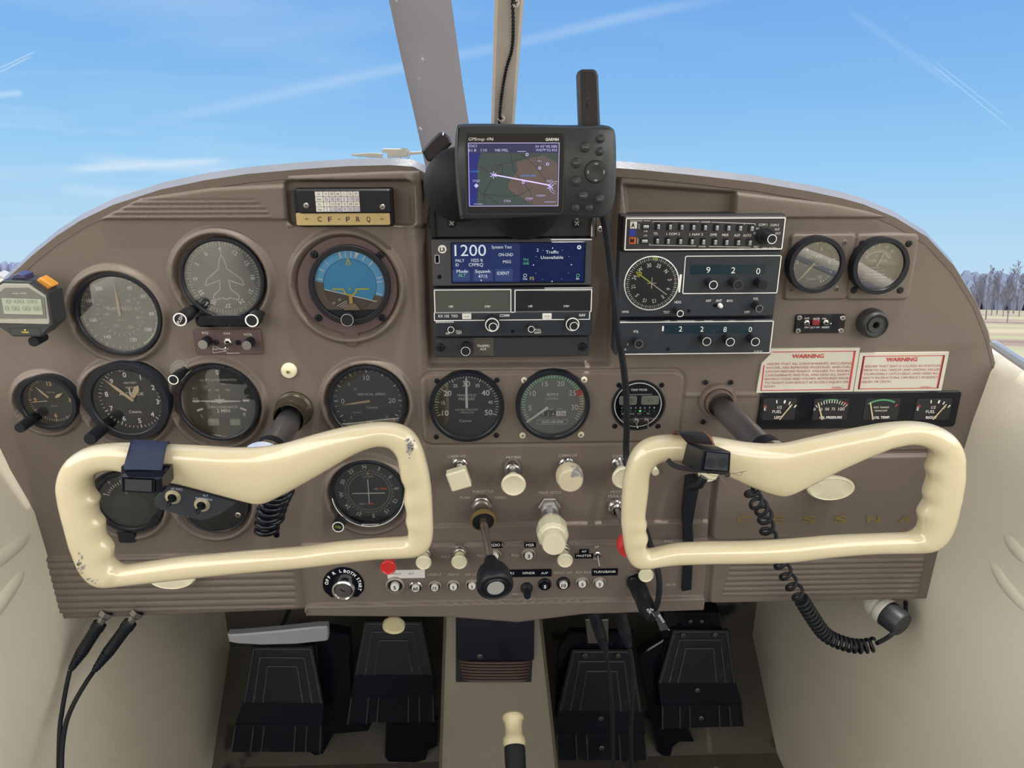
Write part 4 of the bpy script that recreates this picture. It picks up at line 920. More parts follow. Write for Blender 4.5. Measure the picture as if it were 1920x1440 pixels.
# --- carb temp
ro, f, R, RB = gauge(1653, 500, 53, 43.5, 'carburettor_temperature_gauge', 'carburettor temperature gauge, grey above and maroon below, right of the pair', dep=0.012, base=.003, face=dialg, gl=glass2)
pts = [(R*math.cos(a), R*math.sin(a)) for a in [PI+PI*i/40 for i in range(41)]]; f.poly([(x, min(z, 0)-.0) for x, z in pts], HF+.0002, mat('maroon_dial', (.12, .075, .085), .6))
for s, a in (('-20', -46), ('-10', -24), ('0', 0), ('10', 24), ('20', 46)): num(f, s, a, R*.82, R*.13, white)
for i in range(19): a = -60+i*120/18; f.tick(R*.56, R*.68, a, .0006, HF+.0003, offw)
f.arc(R*.60, R*.64, -36, 0, HF+.0003, redp, 16); f.arc(R*.54, R*.56, -62, 62, HF+.0003, white, 24)
f.text('CARB TEMP', 0, R*.16, R*.11, HF+.0003, white); f.text('°C', -R*.05, R*.36, R*.09, HF+.0003, white)
for i, s in enumerate(('MAINTAIN', 'AT LEAST 5°C OR 41°F ABOVE', 'FREEZING DURING POSSIBLE', 'CARBURETOR ICING CONDITIONS')): f.text(s, 0, -R*(.13+.14*i), R*.06, HF+.0005, offw, width=None, sx=.8)
f.text('MODEL 02', -R*.45, -R*.70, R*.045, HF+.0005, offw); f.text('LIGHT RIM', R*.32, -R*.70, R*.045, HF+.0005, offw)
f.build('dial_face', ro); needle(ro, 'needle', [(-.0010, -.001), (.0010, -.001), (.0006, R*.62), (-.0006, R*.62)], tan, .003, rot=22)
for px, py in ((1617, 456), (1704, 457), (1601, 544), (1688, 544)): x, z = MB(ro.location).lc(px, py, 0); screw(ro, x, z, -.0008, 6.5*pxm(px, py), blackm, dark=blackg)
# ================================================================== radios and panel-mounted boxes
def boxunit(name, label, cat, x0, y0, x1, y1, h, m=radio, ch=.0008, r=.001, base=0.0, group=None, body='faceplate'):
    """rectangular unit whose front edges are read off the photograph (front face h off the panel)"""
    c = P((x0+x1)/2, (y0+y1)/2, h); loc = Vector((c.x, -base, c.z)); ro = thing(name, label, cat, loc, group); H = h-base
    b = MB(loc); a = b.lc(x0, (y0+y1)/2, H)[0]; d = b.lc(x1, (y0+y1)/2, H)[0]; t = b.lc((x0+x1)/2, y0, H)[1]; u = b.lc((x0+x1)/2, y1, H)[1]
    b.box(a, d, u, t, -.012, H, m, ch, r); b.build(body, ro); return ro, H, (a, d, u, t)
def knob_at(ro, px, py, h0, ln, rpx, m=rubber, ring=white, name='knob', rings=((.80, .96),), taper=1.0, knurl=True, cap=None):
    b = MB(ro.location); H = h0+ln; x, z = b.lc(px, py, H); r = rpx*pxm(px, py, H-ro.location.y)
    b.lathe([(r*taper*1.02, h0-.0005), (r*taper*1.02, h0+ln*.5), (r, h0+ln*.55), (r, H-.0008), (r*.94, H), (0, H, cap or m)], m, 32, x, z, knurl=(r,) if knurl else None)
    if ring:
        for q0, q1 in rings: b.arc(r*q0, r*q1, 0, 360, H+.0002, ring, 32, x, z)
    return b.build(name, ro)
# --- compass card holder and registration plate
ro, H, bb = boxunit('compass_card_holder', 'black holder with a handwritten white correction card and brass CF-PRQ plate', 'card holder', 552, 354, 736, 424, .006, blackm, .001, .002)
b = MB(ro.location); q = lambda x, y, h=H: b.lc(*zB(x, y), h)
x0, z1 = q(940, 140, H+.004); x1, z0 = q(1660, 320, H+.004); b.box(x0, x1, z0, z1, H-.001, H+.004, black, .0015, .003); b.build('card_frame', ro)
b = MB(ro.location); h = H+.0052; x0, z1 = b.lc(*zB(1080, 155), h); x1, z0 = b.lc(*zB(1420, 308), h); b.box(x0, x1, z0, z1, H+.003, h, paper)
for i in range(1, 7): x = x0+(x1-x0)*(.18+.137*(i-1)); b.box(x-.00015, x+.00015, z0, z1, h, h+.0001, blackm)
for i in range(5): z = z0+(z1-z0)*i/4; b.box(x0, x1, z-.00015, z+.00015, h, h+.0001, blackm)
ink = mat('violet_ink', (.12, .08, .42), .7)
for j, row in enumerate((('For', 'N', '030', '060', 'E', '120', '150'), ('Steer', 'N', '30', '60', 'E', '119', '150'), ('For', 'S', '210', '240', 'W', '300', '330'), ('Steer', 'S', '210', '240', 'W', '301', '332'))):
    for i, s in enumerate(row):
        x = x0+(x1-x0)*(.09 if i == 0 else .25+.137*(i-1)); z = z1-(z1-z0)*(j+.5)/4; b.text(s, x, z, (z1-z0)*(.17 if j % 2 and i else .10), h+.0002, ink if j % 2 and i else blackm, sx=.72)
b.build('correction_card', ro, angle=20)
b = MB(ro.location); h = H+.0015; x0, z1 = b.lc(*zB(937, 318), h); x1, z0 = b.lc(*zB(1648, 408), h); b.box(x0, x1, z0, z1, H-.0005, h, brass, .0003, .0015)
slabf = mat('engraved_black', (.02, .02, .02), .6)
for s, x in zip('CF-PRQ', (1117, 1195, 1262, 1330, 1405, 1483)): b.ptext(s, *zB(x, 364 if s != '-' else 358), 9, slabf, h+.0002, 7.5 if s != '-' else 4, bold=.01)
for s, x in zip('CF-PRQ', (1117, 1195, 1262, 1330, 1405, 1483)):
    if s != '-': b.ptext('_', *zB(x, 357), 5, slabf, h+.0002, 6)
for x in (1020, 1585):
    px, py = zB(x, 362); cx_, cz_ = b.lc(px, py, h); b.poly([(cx_-.0035, cz_), (cx_, cz_-.0003), (cx_+.0035, cz_), (cx_, cz_+.0003)], h+.0002, slabf); b.poly([(cx_, cz_-.002), (cx_+.0003, cz_), (cx_, cz_+.002), (cx_-.0003, cz_)], h+.0002, slabf)
b.build('registration_plate', ro, angle=20)
for x, y in ((1017, 262), (1590, 272)): p = MB(ro.location).lc(*zB(x, y), H+.004); screw(ro, p[0], p[1], H+.004, .0027, steel)
# --- intercom
ro, H, bb = boxunit('intercom_panel', 'small maroon intercom plate with two silver-capped knobs and a chrome toggle', 'intercom', 364, 617.5, 491, 665, .003, purple, .0006, .002)
b = MB(ro.location); 
for s, x, y, w, c in (('SQ', 257, 1216, 12, 4), ('ON', 420, 1221, 12, 4.5), ('VOL', 579, 1228, 17, 4.5), ('Sigtronics', 372, 1335, 30, 3.6), ('Intercom', 470, 1367, 24, 3.4)): b.ptext(s, *zB(x, y), c, offw, H+.0002, w)
pts = [zB(318, 1312), zB(318, 1366), zB(420, 1352)]
for p_, q_ in zip(pts, pts[1:]+pts[:1]):
    a_ = Vector(b.lc(*p_, H)); c_ = Vector(b.lc(*q_, H)); d_ = c_-a_; n_ = Vector((-d_.y, d_.x)).normalized()*.0002; b.poly([tuple(a_+n_), tuple(a_-n_), tuple(c_-n_), tuple(c_+n_)], H+.0002, offw)
b.build('lettering', ro)
for x, y in ((240, 1305), (570, 1312)): knob_at(ro, *zB(x, y), H, .014, 9.5, ring=None, cap=steel)
toggle(ro, *zB(424, 1290), H, .0042, -25)
for x in (342, 505): p = MB(ro.location).lc(*zB(x, 1288), H); screw(ro, p[0], p[1], H, .0028, blackm, dark=blackg)
# --- ivory dome light cover on the panel
loc = P(541, 696, .003); loc.y = 0; ro = thing('dome_button', 'round cream plastic cap on the bare panel above the left yoke shaft', 'cap', loc)
b = MB(loc); r = 15*pxm(541, 696); b.lathe([(r, 0), (r, .002), (r*.9, .0035), (r*.5, .0045), (0, .0048)], ivory, 36); b.build('cap', ro); screw(ro, 0, 0, .0046, r*.28, brass)

# --- GPS bracket plate behind the navigator
ro, H, bb = boxunit('radio_blanking_plate', 'tall black metal plate behind the navigator, scuffed edge and screws', 'blanking plate', 812, 322, 1113, 445, .004, mat('scuffed_black_metal', (.014, .016, .022), .42, wear=((120, 120, 122), .74, 60)), .001, .003, base=-.010)
for x, y in ((293, 92), (1497, 92)): p = MB(ro.location).lc(*zF(x, y), H); screw(ro, p[0], p[1], H, .0045, black, dark=steel)
for sx_ in (-1, 1):
    b = MB(ro.location); x = bb[0]-.003 if sx_ < 0 else bb[1]-.002; b.box(x, x+.005, bb[2], bb[3]-.02, 0, H+.004, chrome if sx_ > 0 else black, .001); b.build('side_rail', ro)
# --- GPS navigator
gd = .085
c = P(1008, 322, gd); ro = thing('gps_navigator', 'dark grey portable map navigator with colour screen and round keys', 'navigator', c)
gz = lambda x, y: zQ(x, y)
outl = [(95, 110), (130, 84), (400, 78), (900, 86), (1330, 95), (1650, 88), (1735, 110), (1775, 190), (1785, 480), (1780, 760), (1760, 920), (1720, 1010), (1650, 1060), (1450, 1062), (1200, 1040), (900, 1055), (500, 1075), (160, 1078), (125, 1045), (95, 800), (72, 480), (75, 250)]
b = MB(c); pts = [b.lc(*gz(*p), 0) for p in outl]
def smoothpoly(pts, n=4):
    o = []; N = len(pts)
    for i in range(N):
        p0, p1, p2, p3 = (Vector(pts[(i+k-1) % N]) for k in range(4))
        for k in range(n): t = k/n; v = 0.5*((2*p1)+(p2-p0)*t+(2*p0-5*p1+4*p2-p3)*t*t+(3*p1-p0-3*p2+p3)*t**3); o.append((v.x, v.y))
    return o
gps_m = mat('navigator_dark_grey', (.034, .040, .048), .38, spec=.6)
b.prism(smoothpoly(pts), -.040, 0, gps_m, .002); b.build('body', ro, angle=50)
b = MB(c); x0, z1 = b.lc(*gz(190, 165)); x1, z0 = b.lc(*gz(1205, 1010)); b.box(x0, x1, z0, z1, -.001, .0008, blackg, .0003, .002); b.frame(x0-.0012, x1+.0012, z0-.0012, z1+.0012, .0012, .0004, charc, .003)
b.ptext('GPSmap 496', *gz(350, 230), 5.2, white, .0010, 47, shear=.25); b.ptext('GARMIN', *gz(1103, 234), 4.6, white, .0010, 25, bold=.035); b.build('screen_bezel', ro, angle=30)
b = MB(c); h = .0012; x0, z1 = b.lc(*gz(212, 268)); x1, z0 = b.lc(*gz(1166, 938)); mapg = mat('map_dark_green', (.030, .050, .052), .15, emit=.5); mapb = mat('map_brown', (.085, .065, .066), .15, emit=.5, var=.2, nscale=80)
b.box(x0, x1, z0, z1, .0006, h, mapg); b.frame(x0, x1, z0, z1, .0005, h+.0004, scr_wv)
def mp_(*xy): return [b.lc(*gz(x, y)) for x, y in xy]
b.poly(mp_((216, 374), (345, 374), (310, 520), (316, 800), (300, 930), (216, 930)), h+.0001, mat('map_blue', (.002, .010, .14), .15, emit=.6))
b.poly(mp_((216, 272), (1162, 272), (1162, 374), (216, 374)), h+.0001, mat('map_header_blue', (.016, .022, .075), .15, emit=.5))
b.poly(mp_((720, 470), (1000, 400), (1158, 480), (1158, 930), (900, 930), (640, 760), (640, 700), (740, 560)), h+.00012, mapb)
def line(pts_, w, m, hh):
    for p_, q_ in zip(pts_, pts_[1:]):
        a_ = Vector(p_); c_ = Vector(q_); d_ = c_-a_; n_ = Vector((-d_.y, d_.x)).normalized()*w/2; b.poly([tuple(a_+n_), tuple(c_+n_), tuple(c_-n_), tuple(a_-n_)], hh, m)
road = mat('map_road', (.015, .022, .03), .2, emit=.2)
for pts_ in (((665, 376), (690, 560), (790, 680), (870, 790), (890, 920)), ((470, 600), (475, 520), (600, 485), (770, 440), (830, 376)), ((770, 385), (940, 530), (980, 600), (1040, 670)), ((470, 650), (380, 810), (395, 920)), ((380, 810), (540, 920)), ((300, 740), (370, 820)), ((340, 520), (470, 600)), ((930, 390), (960, 560)), ((500, 560), (570, 500), (580, 600), (500, 600)), ((380, 810), (620, 840), (760, 820), (900, 740))):
    line(mp_(*pts_), .0004, road, h+.0002)
line(mp_((480, 605), (1080, 718)), .0010, mat('map_route_lilac', (.62, .50, .95), .2, emit=.6), h+.0003)
for r_ in (14, 22): b.arc(r_*.00022, r_*.00022+.0003, 180, 380, h+.0003, scr_wv, 20, *b.lc(*gz(1135, 740)))
for s, x, y, w, cp in (('CNC3', 264, 302, 15, 4.4), ('61.8', 258, 348, 14, 4.6), ('110', 380, 348, 11, 4.6), ('940 MSL', 567, 348, 25, 4.6), ('N 43°45.585', 1042, 308, 40, 4.2), ('W079°52.432', 1042, 346, 40, 4.2), ('CYGD', 300, 673, 13, 4), ('CYSA', 628, 886, 13, 4), ('CYKF', 861, 860, 13, 4), ('CNC3', 1074, 675, 11, 4), ('YVV', 966, 464, 8, 3), ('GUELPH', 985, 828, 16, 3)):
    b.ptext(s, *gz(x, y), cp, scr_wv, h+.0004, w)
for s, x, y, w, cp in (('LUTHER LAKE', 850, 618, 29, 3.4), ('L HURON', 280, 573, 17, 3)): b.ptext(s, *gz(x, y), cp, mat('map_label_blue', (.05, .22, .60), .2, emit=.6), h+.0004, w)
for x, y in ((836, 392), (1052, 494), (968, 536), (796, 686)): cc = b.lc(*gz(x, y)); b.disc(.0013, h+.0004, scr_wv, 16, *cc); b.disc(.0006, h+.0005, road, 12, *cc)
cc = b.lc(*gz(300, 722)); b.poly([(cc[0]-.002, cc[1]), (cc[0], cc[1]-.002), (cc[0]+.002, cc[1]), (cc[0], cc[1]+.002)], h+.0004, scr_wv)
for x, y in ((480, 608), (1080, 735)):
    cc = b.lc(*gz(x, y))
    for a in (0, 60, 120): b.quad4([(-.0003, -.003), (.0003, -.003), (.0003, .003), (-.0003, .003)], math.radians(a), h+.0005, scr_wv, *cc)
line(mp_((275, 915), (365, 915)), .0004, scr_wv, h+.0004); line(mp_((735, 360), (825, 360)), .0004, scr_wv, h+.0004); line(mp_((1020, 893), (1140, 893)), .0004, scr_wv, h+.0004)
b.build('map_screen', ro, angle=20)
keyp = mat('key_print', (.34, .33, .26), .5)
for x, y, r_, s in ((1622, 228, 7, 'OUT'), (1614, 362, 7, 'IN'), (1453, 315, 9, 'PAGE'), (1360, 484, 9, 'NRST'), (1358, 678, 9, 'CLR'), (1434, 832, 8.5, 'MENU'), (1608, 866, 8.5, 'ENT'), (1350, 962, 7, ''), (1495, 962, 7, '')):
    b = MB(c); x_, z_ = b.lc(*gz(x, y), .002); r = r_*pxm(1100, 300, gd); b.lathe([(r*1.1, -.0005, blackm), (r*1.1, .0004, blackm), (r, .0006), (r*.95, .0022), (r*.6, .0028), (0, .003)], charc, 24, x_, z_)
    if s: b.text(s, x_, z_, r*.34, .0032, keyp)
    b.build('key', ro)
b = MB(c); x_, z_ = b.lc(*gz(1565, 578), .002); r = 20.5*pxm(1100, 300, gd); b.lathe([(r*1.04, -.0005, blackm), (r*1.04, .0006, blackm), (r, .0010), (r*.94, .0028), (r*.7, .0032), (r*.35, .0024), (0, .0022)], charc, 40, x_, z_)
for a in (0, 90, 180, 270): b.quad4([(-.0022, r*.68), (0, r*.60 if False else r*.66), (.0022, r*.68), (0, r*.84)], math.radians(a), .0036, keyp, x_, z_)
b.build('rocker_pad', ro)
# antenna
b = MB(c); x0, z0 = b.lc(1088, 240, -.012); x1, _ = b.lc(1128, 240, -.012); _, z1 = b.lc(1104, 131, -.012); xt0 = b.lc(1083, 140, -.012)[0]; xt1 = b.lc(1122, 140, -.012)[0]
rd = .004; b.prism([(x0, z0-.01), (x1, z0-.01), (xt1, z1-rd), (xt1-rd*.4, z1-rd*.2), (xt1-rd, z1+.0005), (xt0+rd, z1+.0005), (xt0+rd*.4, z1-rd*.2), (xt0, z1-rd)], -.024, -.012, mat('antenna_black', (.014, .014, .020), .42, bump=.4, bscale=250), .002)
for i, s in enumerate('GARMIN'): b.text(s, (xt0+xt1)/2+.001, z1-.012-i*.0052, .0036, -.0118, charc, 90, bold=.02)
b.build('antenna', ro)
# articulating mount behind it
b = MB(c); 
for dx in (0, 1):
    p = P(862 if dx == 0 else 985, 350 if dx == 0 else 385, .04); b.lathe([(.030, 0), (.034, .006), (.034, .016), (.028, .020), (0, .020)], black, 36, ax=((p.x-c.x, p.z-c.z, -.075), (0, 0, 1)))
b.lathe([(.012, -.075), (.012, -.035), (.02, -.035)], black, 20, 0, -.01); b.build('swivel_mount', ro)

# --- transponder
ro, H, bb = boxunit('transponder', 'touchscreen transponder showing squawk code 1200 on a deep blue screen', 'transponder', 810, 449, 1110, 536, .010, mat('transponder_case', (.060, .062, .072), .4), .001, .001, base=-.010)
b = MB(ro.location); q = lambda x, y: b.lc(*zF(x, y), H)
x0, z1 = q(280, 280); x1, z0 = q(1575, 668); b.box(x0, x1, z0, z1, H-.0005, H+.0006, blackg, .0002, .0015); h = H+.0010
x0, z1 = q(292, 290); x1, z0 = q(1562, 655); xm = q(950, 300)[0]; xq = q(880, 300)[0]; b.box(x0, xm, z0, z1, H, h, scr_bl2, 0, .001); b.box(xm, x1, z0, z1, H, h, scr_bl, 0, .001)
for a, c_ in (((300, 545), (470, 650)), ((500, 545), (690, 650)), ((710, 535), (880, 650))):
    xa_, za_ = q(*a); xb_, zb_ = q(*c_); b.box(xa_, xb_, zb_, za_, h, h+.0002, mat('screen_button_blue', (.028, .044, .13), .15, emit=.5), 0, .0008)
for s, x, y, w, cp, m in (('1200', 472, 356, 59, 20.5, scr_w), ('System Test', 775, 324, 38, 5.5, scr_w), ('ON-GND', 814, 398, 27, 5.6, scr_w), ('MSG', 825, 466, 15, 5.2, scr_w), ('PALT', 372, 456, 16, 5.2, scr_w), ('ID', 345, 497, 6, 5.2, scr_w), ('1025 ft', 537, 452, 22, 5.6, scr_w), ('CFPRQ', 526, 495, 27, 6, scr_w),
                         ('Mode', 394, 558, 21, 6, scr_w), ('ALT', 393, 597, 14, 5.6, scr_g), ('Squawk', 594, 558, 29, 6, scr_w), ('4715', 592, 607, 17, 5.6, scr_w), ('IDENT', 790, 577, 23, 6, scr_w), ('Traffic', 1262, 372, 24, 5.6, scr_w), ('Unavailable', 1260, 424, 42, 5.6, scr_w), ('2', 1121, 354, 4, 5.6, scr_w),
                         ('TFC', 1009, 448, 11, 4.4, scr_g), ('GND', 1009, 482, 11, 4.4, scr_g), ('Out', 1000, 630, 8, 4, scr_w), ('In', 1508, 628, 5, 4, scr_w), ('F3', 1066, 628, 7, 6, yellow)):
    b.ptext(s, *zF(x, y), cp, m, h+.0003, w)
cc = q(1262, 494)
for i in range(12): x, z = pol(i*30, .0187); b.disc(.0003 if i % 3 else .0006, h+.0003, scr_w, 10, cc[0]+x, cc[1]+z*.88)
cc = q(1520, 325); b.arc(.0009, .0020, 0, 360, h+.0003, scr_w, 24, *cc); cc = q(577, 643); b.disc(.0007, h+.0004, scr_w, 10, *cc); cc = q(1000, 596); b.arc(.0013, .0017, 0, 360, h+.0003, scr_w, 20, *cc); cc = q(1508, 596); b.arc(.0013, .0017, 0, 360, h+.0003, scr_g, 20, *cc)
b.build('screen', ro, angle=20)
b = MB(ro.location); cc = b.lc(*zF(202, 345), H); b.disc(.0041, H+.0002, white, 28, *cc); b.text('L3', cc[0], cc[1]-.0003, .0036, H+.0004, blackm, bold=.05); cc = b.lc(*zF(152, 442), H); b.frame(cc[0]-.0022, cc[0]+.0022, cc[1]-.0042, cc[1]+.0042, .0004, H+.0002, white, .001); b.box(cc[0]-.0017, cc[0]+.0017, cc[1]-.0036, cc[1]+.0036, H, H+.0001, blackg, 0, .002); cc = b.lc(*zF(175, 613), H); b.disc(.0022, H+.0002, blackg, 20, *cc); b.build('front_markings', ro)
# --- comm/nav radio
ro, H, bb = boxunit('comm_nav_radio', 'comm and nav radio with two blank display windows outlined in white', 'radio', 813, 540, 1111, 631, .012, radio, .001, .001, base=-.010)
b = MB(ro.location); q = lambda x, y: b.lc(*zF(x, y), H); hh = H+.0003
for a, c_, m in (((120, 735), (868, 955), mat('display_olive', (.085, .090, .080), .12)), ((898, 735), (1640, 950), mat('display_dark', (.022, .022, .024), .12))):
    x0, z1 = q(*a); x1, z0 = q(*c_); b.frame(x0, x1, z0, z1, .0010, hh, white, .0010); b.box(x0+.0016, x1-.0016, z0+.0016, z1-.0016, H-.001, H+.0006, m, .0002, .0008)
x0, z1 = q(120, 955); x1, z0 = q(1625, 1025); b.frame(x0, x1, z0, z1, .0009, hh, white, .0008)
for x in (438, 1211): xa_, za_ = q(x-44, 965); xb_, zb_ = q(x+44, 1018); b.box(xa_, xb_, zb_, za_, H, H+.0015, paper, .0003, .0006); b.ptext('<->', *zF(x, 995), 4, blackm, H+.0018, 9)
for s, x, y, w, cp in (('USE', 285, 898, 8, 3.5), ('STBY', 640, 898, 11, 3.5), ('USE', 1051, 895, 8, 3.5), ('STBY', 1400, 895, 11, 3.5), ('KX 155  TSO', 257, 990, 36, 5), ('COMM', 802, 985, 18, 5), ('NAV', 1552, 981, 12, 5), ('BENDIX/KING', 226, 1047, 33, 3.6), ('OFF', 255, 1158, 8, 4), ('PULL', 362, 1135, 11, 3.4), ('TEST', 362, 1156, 11, 3.4), ('PULL', 1125, 1123, 12, 3.6), ('IDENT', 1124, 1150, 13, 3.6)):
    b.ptext(s, *zF(x, y), cp, white, H+.0010, w, bold=.01)
cc = q(880, 1136); b.disc(.0017, hh, blackg, 18, *cc); b.build('front_markings', ro, angle=20)
knob_at(ro, *zF(683, 1075), H, .012, 14, name='outer_tuning_knob'); knob_at(ro, *zF(692, 1095), H+.012, .008, 8.5, name='inner_tuning_knob'); knob_at(ro, *zF(1458, 1070), H, .012, 13.5, name='outer_tuning_knob'); knob_at(ro, *zF(1472, 1088), H+.012, .008, 8.5, name='inner_tuning_knob')
knob_at(ro, *zF(285, 1122), H, .013, 6.5, name='volume_knob'); knob_at(ro, *zF(1060, 1117), H, .013, 6.5, name='volume_knob')
# --- traffic acknowledge panel
ro, H, bb = boxunit('traffic_switch_panel', 'plain dark plate with one ribbed button and TRAFFIC ACK lettering', 'switch panel', 815.5, 632, 1104, 669, .004, charc, .0008, .001, base=-.010)
b = MB(ro.location); x0, z1 = b.lc(*zF(500, 1200), H); x1, z0 = b.lc(*zF(697, 1372), H); b.box(x0, x1, z0, z1, H, H+.0002, mat('worn_grey_patch', (.07, .065, .06), .5)); b.ptext('TRAFFIC', *zF(598, 1278), 4.4, white, H+.0005, 24); b.ptext('ACK', *zF(598, 1308), 4.4, white, H+.0005, 12); b.build('label_patch', ro, angle=20)
knob_at(ro, *zF(427, 1330), H, .020, 9, name='push_button', rings=((.88, .97),))
for x, y in ((185, 1290), (1550, 1285)): p = MB(ro.location).lc(*zF(x, y), H); screw(ro, p[0], p[1], H, .0045, black, dark=blackg)

# --- right stack: black housing behind, then three units
ro, H, bb = boxunit('radio_rack', 'tall black rack housing behind the right-hand stack of radios', 'radio rack', 1157, 402, 1457, 662, .010, blackm, .001, .001, base=0)
ro, H, bb = boxunit('audio_panel', 'audio selector panel with two rows of small white rocker switches', 'audio panel', 1170, 406, 1472, 470.5, .022, mat('audio_face', (.030, .029, .032), .45), .0008, .0015, base=.010)
b = MB(ro.location); q = lambda x, y: b.lc(*zG(x, y), H); hh = H+.0003; b.frame(bb[0]+.001, bb[1]-.001, bb[2]+.001, bb[3]-.001, .0011, hh, white, .0012)
for s, y, m, tm in (('A', 165, paper, blackm), ('', 237, bluep, white), ('M', 313, orp, white)):
    x0, z1 = q(266 if s == 'A' else 256, y-32); x1, z0 = q(328 if s == 'A' else 318, y+32); b.box(x0, x1, z0, z1, H, H+.0008, m)
    if s: b.ptext(s, *zG(294 if s == 'A' else 285, y), 8, tm if s == 'A' else blackm, H+.0012, 7, bold=.03)
for s, x, y, w, cp in (('MKR', 362, 124, 8, 2.6), ('SPEAKER', 994, 134, 17, 2.6), ('PHONE', 961, 371, 12, 2.6), ('TEL', 512, 246, 9, 4.4), ('1 COM 2', 680, 250, 25, 4.4), ('1 NAV 2', 903, 254, 25, 4.4), ('DME', 1070, 257, 12, 4.4), ('MKR', 1183, 260, 12, 4.4), ('ADF', 1296, 263, 11, 4.4), ('AUTO', 1393, 264, 15, 4.4), ('COM 1', 1546, 161, 16, 4.2), ('COM 2', 1658, 164, 16, 4.2), ('TEL', 1497, 201, 8, 3.8), ('INT', 1685, 206, 9, 3.8), ('OFF', 1478, 243, 9, 3.8), ('EXT', 1692, 245, 9, 3.8), ('MIC', 1482, 376, 10, 4.2), ('KMA 24 TSO', 1608, 385, 26, 2.6), ('HI', 415, 223, 6, 3), ('LO', 414, 265, 6, 3)):
    b.ptext(s, *zG(x, y), cp, white, H+.0006, w)
def hline(x0_, y0_, x1_, y1_):
    a_ = Vector(q(x0_, y0_)); c_ = Vector(q(x1_, y1_)); d_ = c_-a_; n_ = Vector((-d_.y, d_.x)).normalized()*.00018; b.poly([tuple(a_+n_), tuple(c_+n_), tuple(c_-n_), tuple(a_-n_)], hh, white)
for l in ((482, 128, 935, 132), (1045, 135, 1470, 152), (1470, 152, 1470, 166), (482, 128, 482, 142), (450, 356, 900, 366), (1025, 370, 1430, 378), (450, 342, 450, 356), (262, 122, 335, 122), (395, 122, 462, 124), (350, 150, 350, 200), (1366, 150, 1366, 160), (338, 290, 338, 345)): hline(*l)
b.build('front_markings', ro, angle=20)
sw = mat('rocker_grey_white', (.30, .34, .36), .45)
for j, (row, yy) in enumerate((((526, 640, 752, 865, 977, 1090, 1202, 1315, 1427), 184), ((516, 620, 738, 850, 960, 1074, 1184, 1296, 1408), 322))):
    for i, x in enumerate(row):
        y = yy+(i-4)*2.2; s = MB(ro.location); x0, z1 = s.lc(*zG(x-22, y-33), H); x1, z0 = s.lc(*zG(x+22, y+33), H); s.box(x0, x1, z0, z1, H-.0005, H+.0006, blackg); s.box(x0+.0022, x1-.0004, z0+.0006, z1-.0016, H, H+.0030, sw, .0006); s.build('rocker_switch', ro, angle=25)
for x, y in ((415, 180), (402, 318)):
    s = MB(ro.location); x0, z1 = s.lc(*zG(x-36, y-24), H); x1, z0 = s.lc(*zG(x+36, y+24), H); s.box(x0, x1, z0, z1, H-.0005, H+.0006, blackg); s.box(x0+.001, x1-.0010, z0+.0010, z1-.0010, H, H+.0028, sw, .0006); s.build('rocker_switch', ro, angle=25)
knob_at(ro, *zG(1575, 270), H, .006, 16, ring=None, name='selector_skirt'); knob_at(ro, *zG(1633, 300), H, .022, 9, name='selector_knob', rings=((.82, .99),))
# ADF
ro, H, bb = boxunit('direction_finder', 'direction finder radio with round compass card, yellow pointer and 9 2 0 digits', 'radio', 1160, 470.5, 1458, 594, .020, radio, .001, .0015, base=.010)
b = MB(ro.location); q = lambda x, y: b.lc(*zG(x, y), H); hh = H+.0003
x0, z1 = q(765, 460); x1, z0 = q(1692, 822); b.frame(x0+.003, x1-.001, z0, z1, .0009, hh, white, .002); xx, zt_ = q(735, 640); b.poly([q(742, 640), q(765, 640), q(745, 812), q(728, 812)][::-1], hh, white)
x0, z1 = q(850, 550); x1, z0 = q(1560, 635); b.box(x0, x1, z0, z1, H-.001, H+.0004, mat('window_teal_black', (.012, .030, .042), .15))
for s, x, y, w, cp in (('9', 1018, 597, 7.5, 11), ('2', 1259, 600, 7.5, 11), ('0', 1500, 608, 7.5, 11), ('HDG', 725, 907, 12, 4.4), ('TEST', 615, 1005, 12, 4.6), ('ADF', 1020, 893, 10, 4.2), ('ANT', 1120, 893, 11, 4.6), ('BFO', 1226, 895, 11, 4.2), ('VOL', 1476, 874, 10, 4.6), ('OFF', 1392, 1003, 10, 4.4), ('KING', 220, 1000, 12, 4)):
    b.ptext(s, *zG(x, y), cp, white, H+.0008, w)
x0, z1 = q(1062, 922); x1, z0 = q(1168, 955); b.box(x0, x1, z0, z1, H, H+.0003, blackg, 0, .002); cc = q(828, 993); b.disc(.0017, hh, blackg, 16, *cc); b.build('front_markings', ro, angle=20)
b = MB(ro.location); cx, cz = b.lc(*zG(470, 725), H); R = 51.5*pxm(1220, 530, H+.01); b.lathe([(R*1.0, H), (R, H+.0012), (R*.965, H+.0014), (R*.955, H+.0002)], white, 64, cx, cz); b.disc(R*.96, H+.0003, dialb, 64, cx, cz)
for i, s in enumerate(('33', 'N', '3', '6', 'E', '12', '15', 'S', '21', '24', 'W', '30')): x, z = pol(i*30+19, R*.67); b.text(s, cx+x, cz+z, R*.14, H+.0006, white, i*30+19, sx=.85, bold=.02)
for i in range(72): b.tick(R*(.84 if i % 2 else .82), R*(.90 if i % 2 else .93), i*5, .0006, H+.0006, white, cx, cz)
b.poly([(cx-.003+.002, cz+R*.96), (cx+.0035+.002, cz+R*.96), (cx+.0022, cz+R*.78)][::-1], H+.0008, mat('olive_marker', (.32, .42, .12), .5)); b.build('compass_card', ro, angle=30)
b = MB(ro.location); a = -54; py_ = mat('pointer_yellow', (.70, .78, .06), .4)
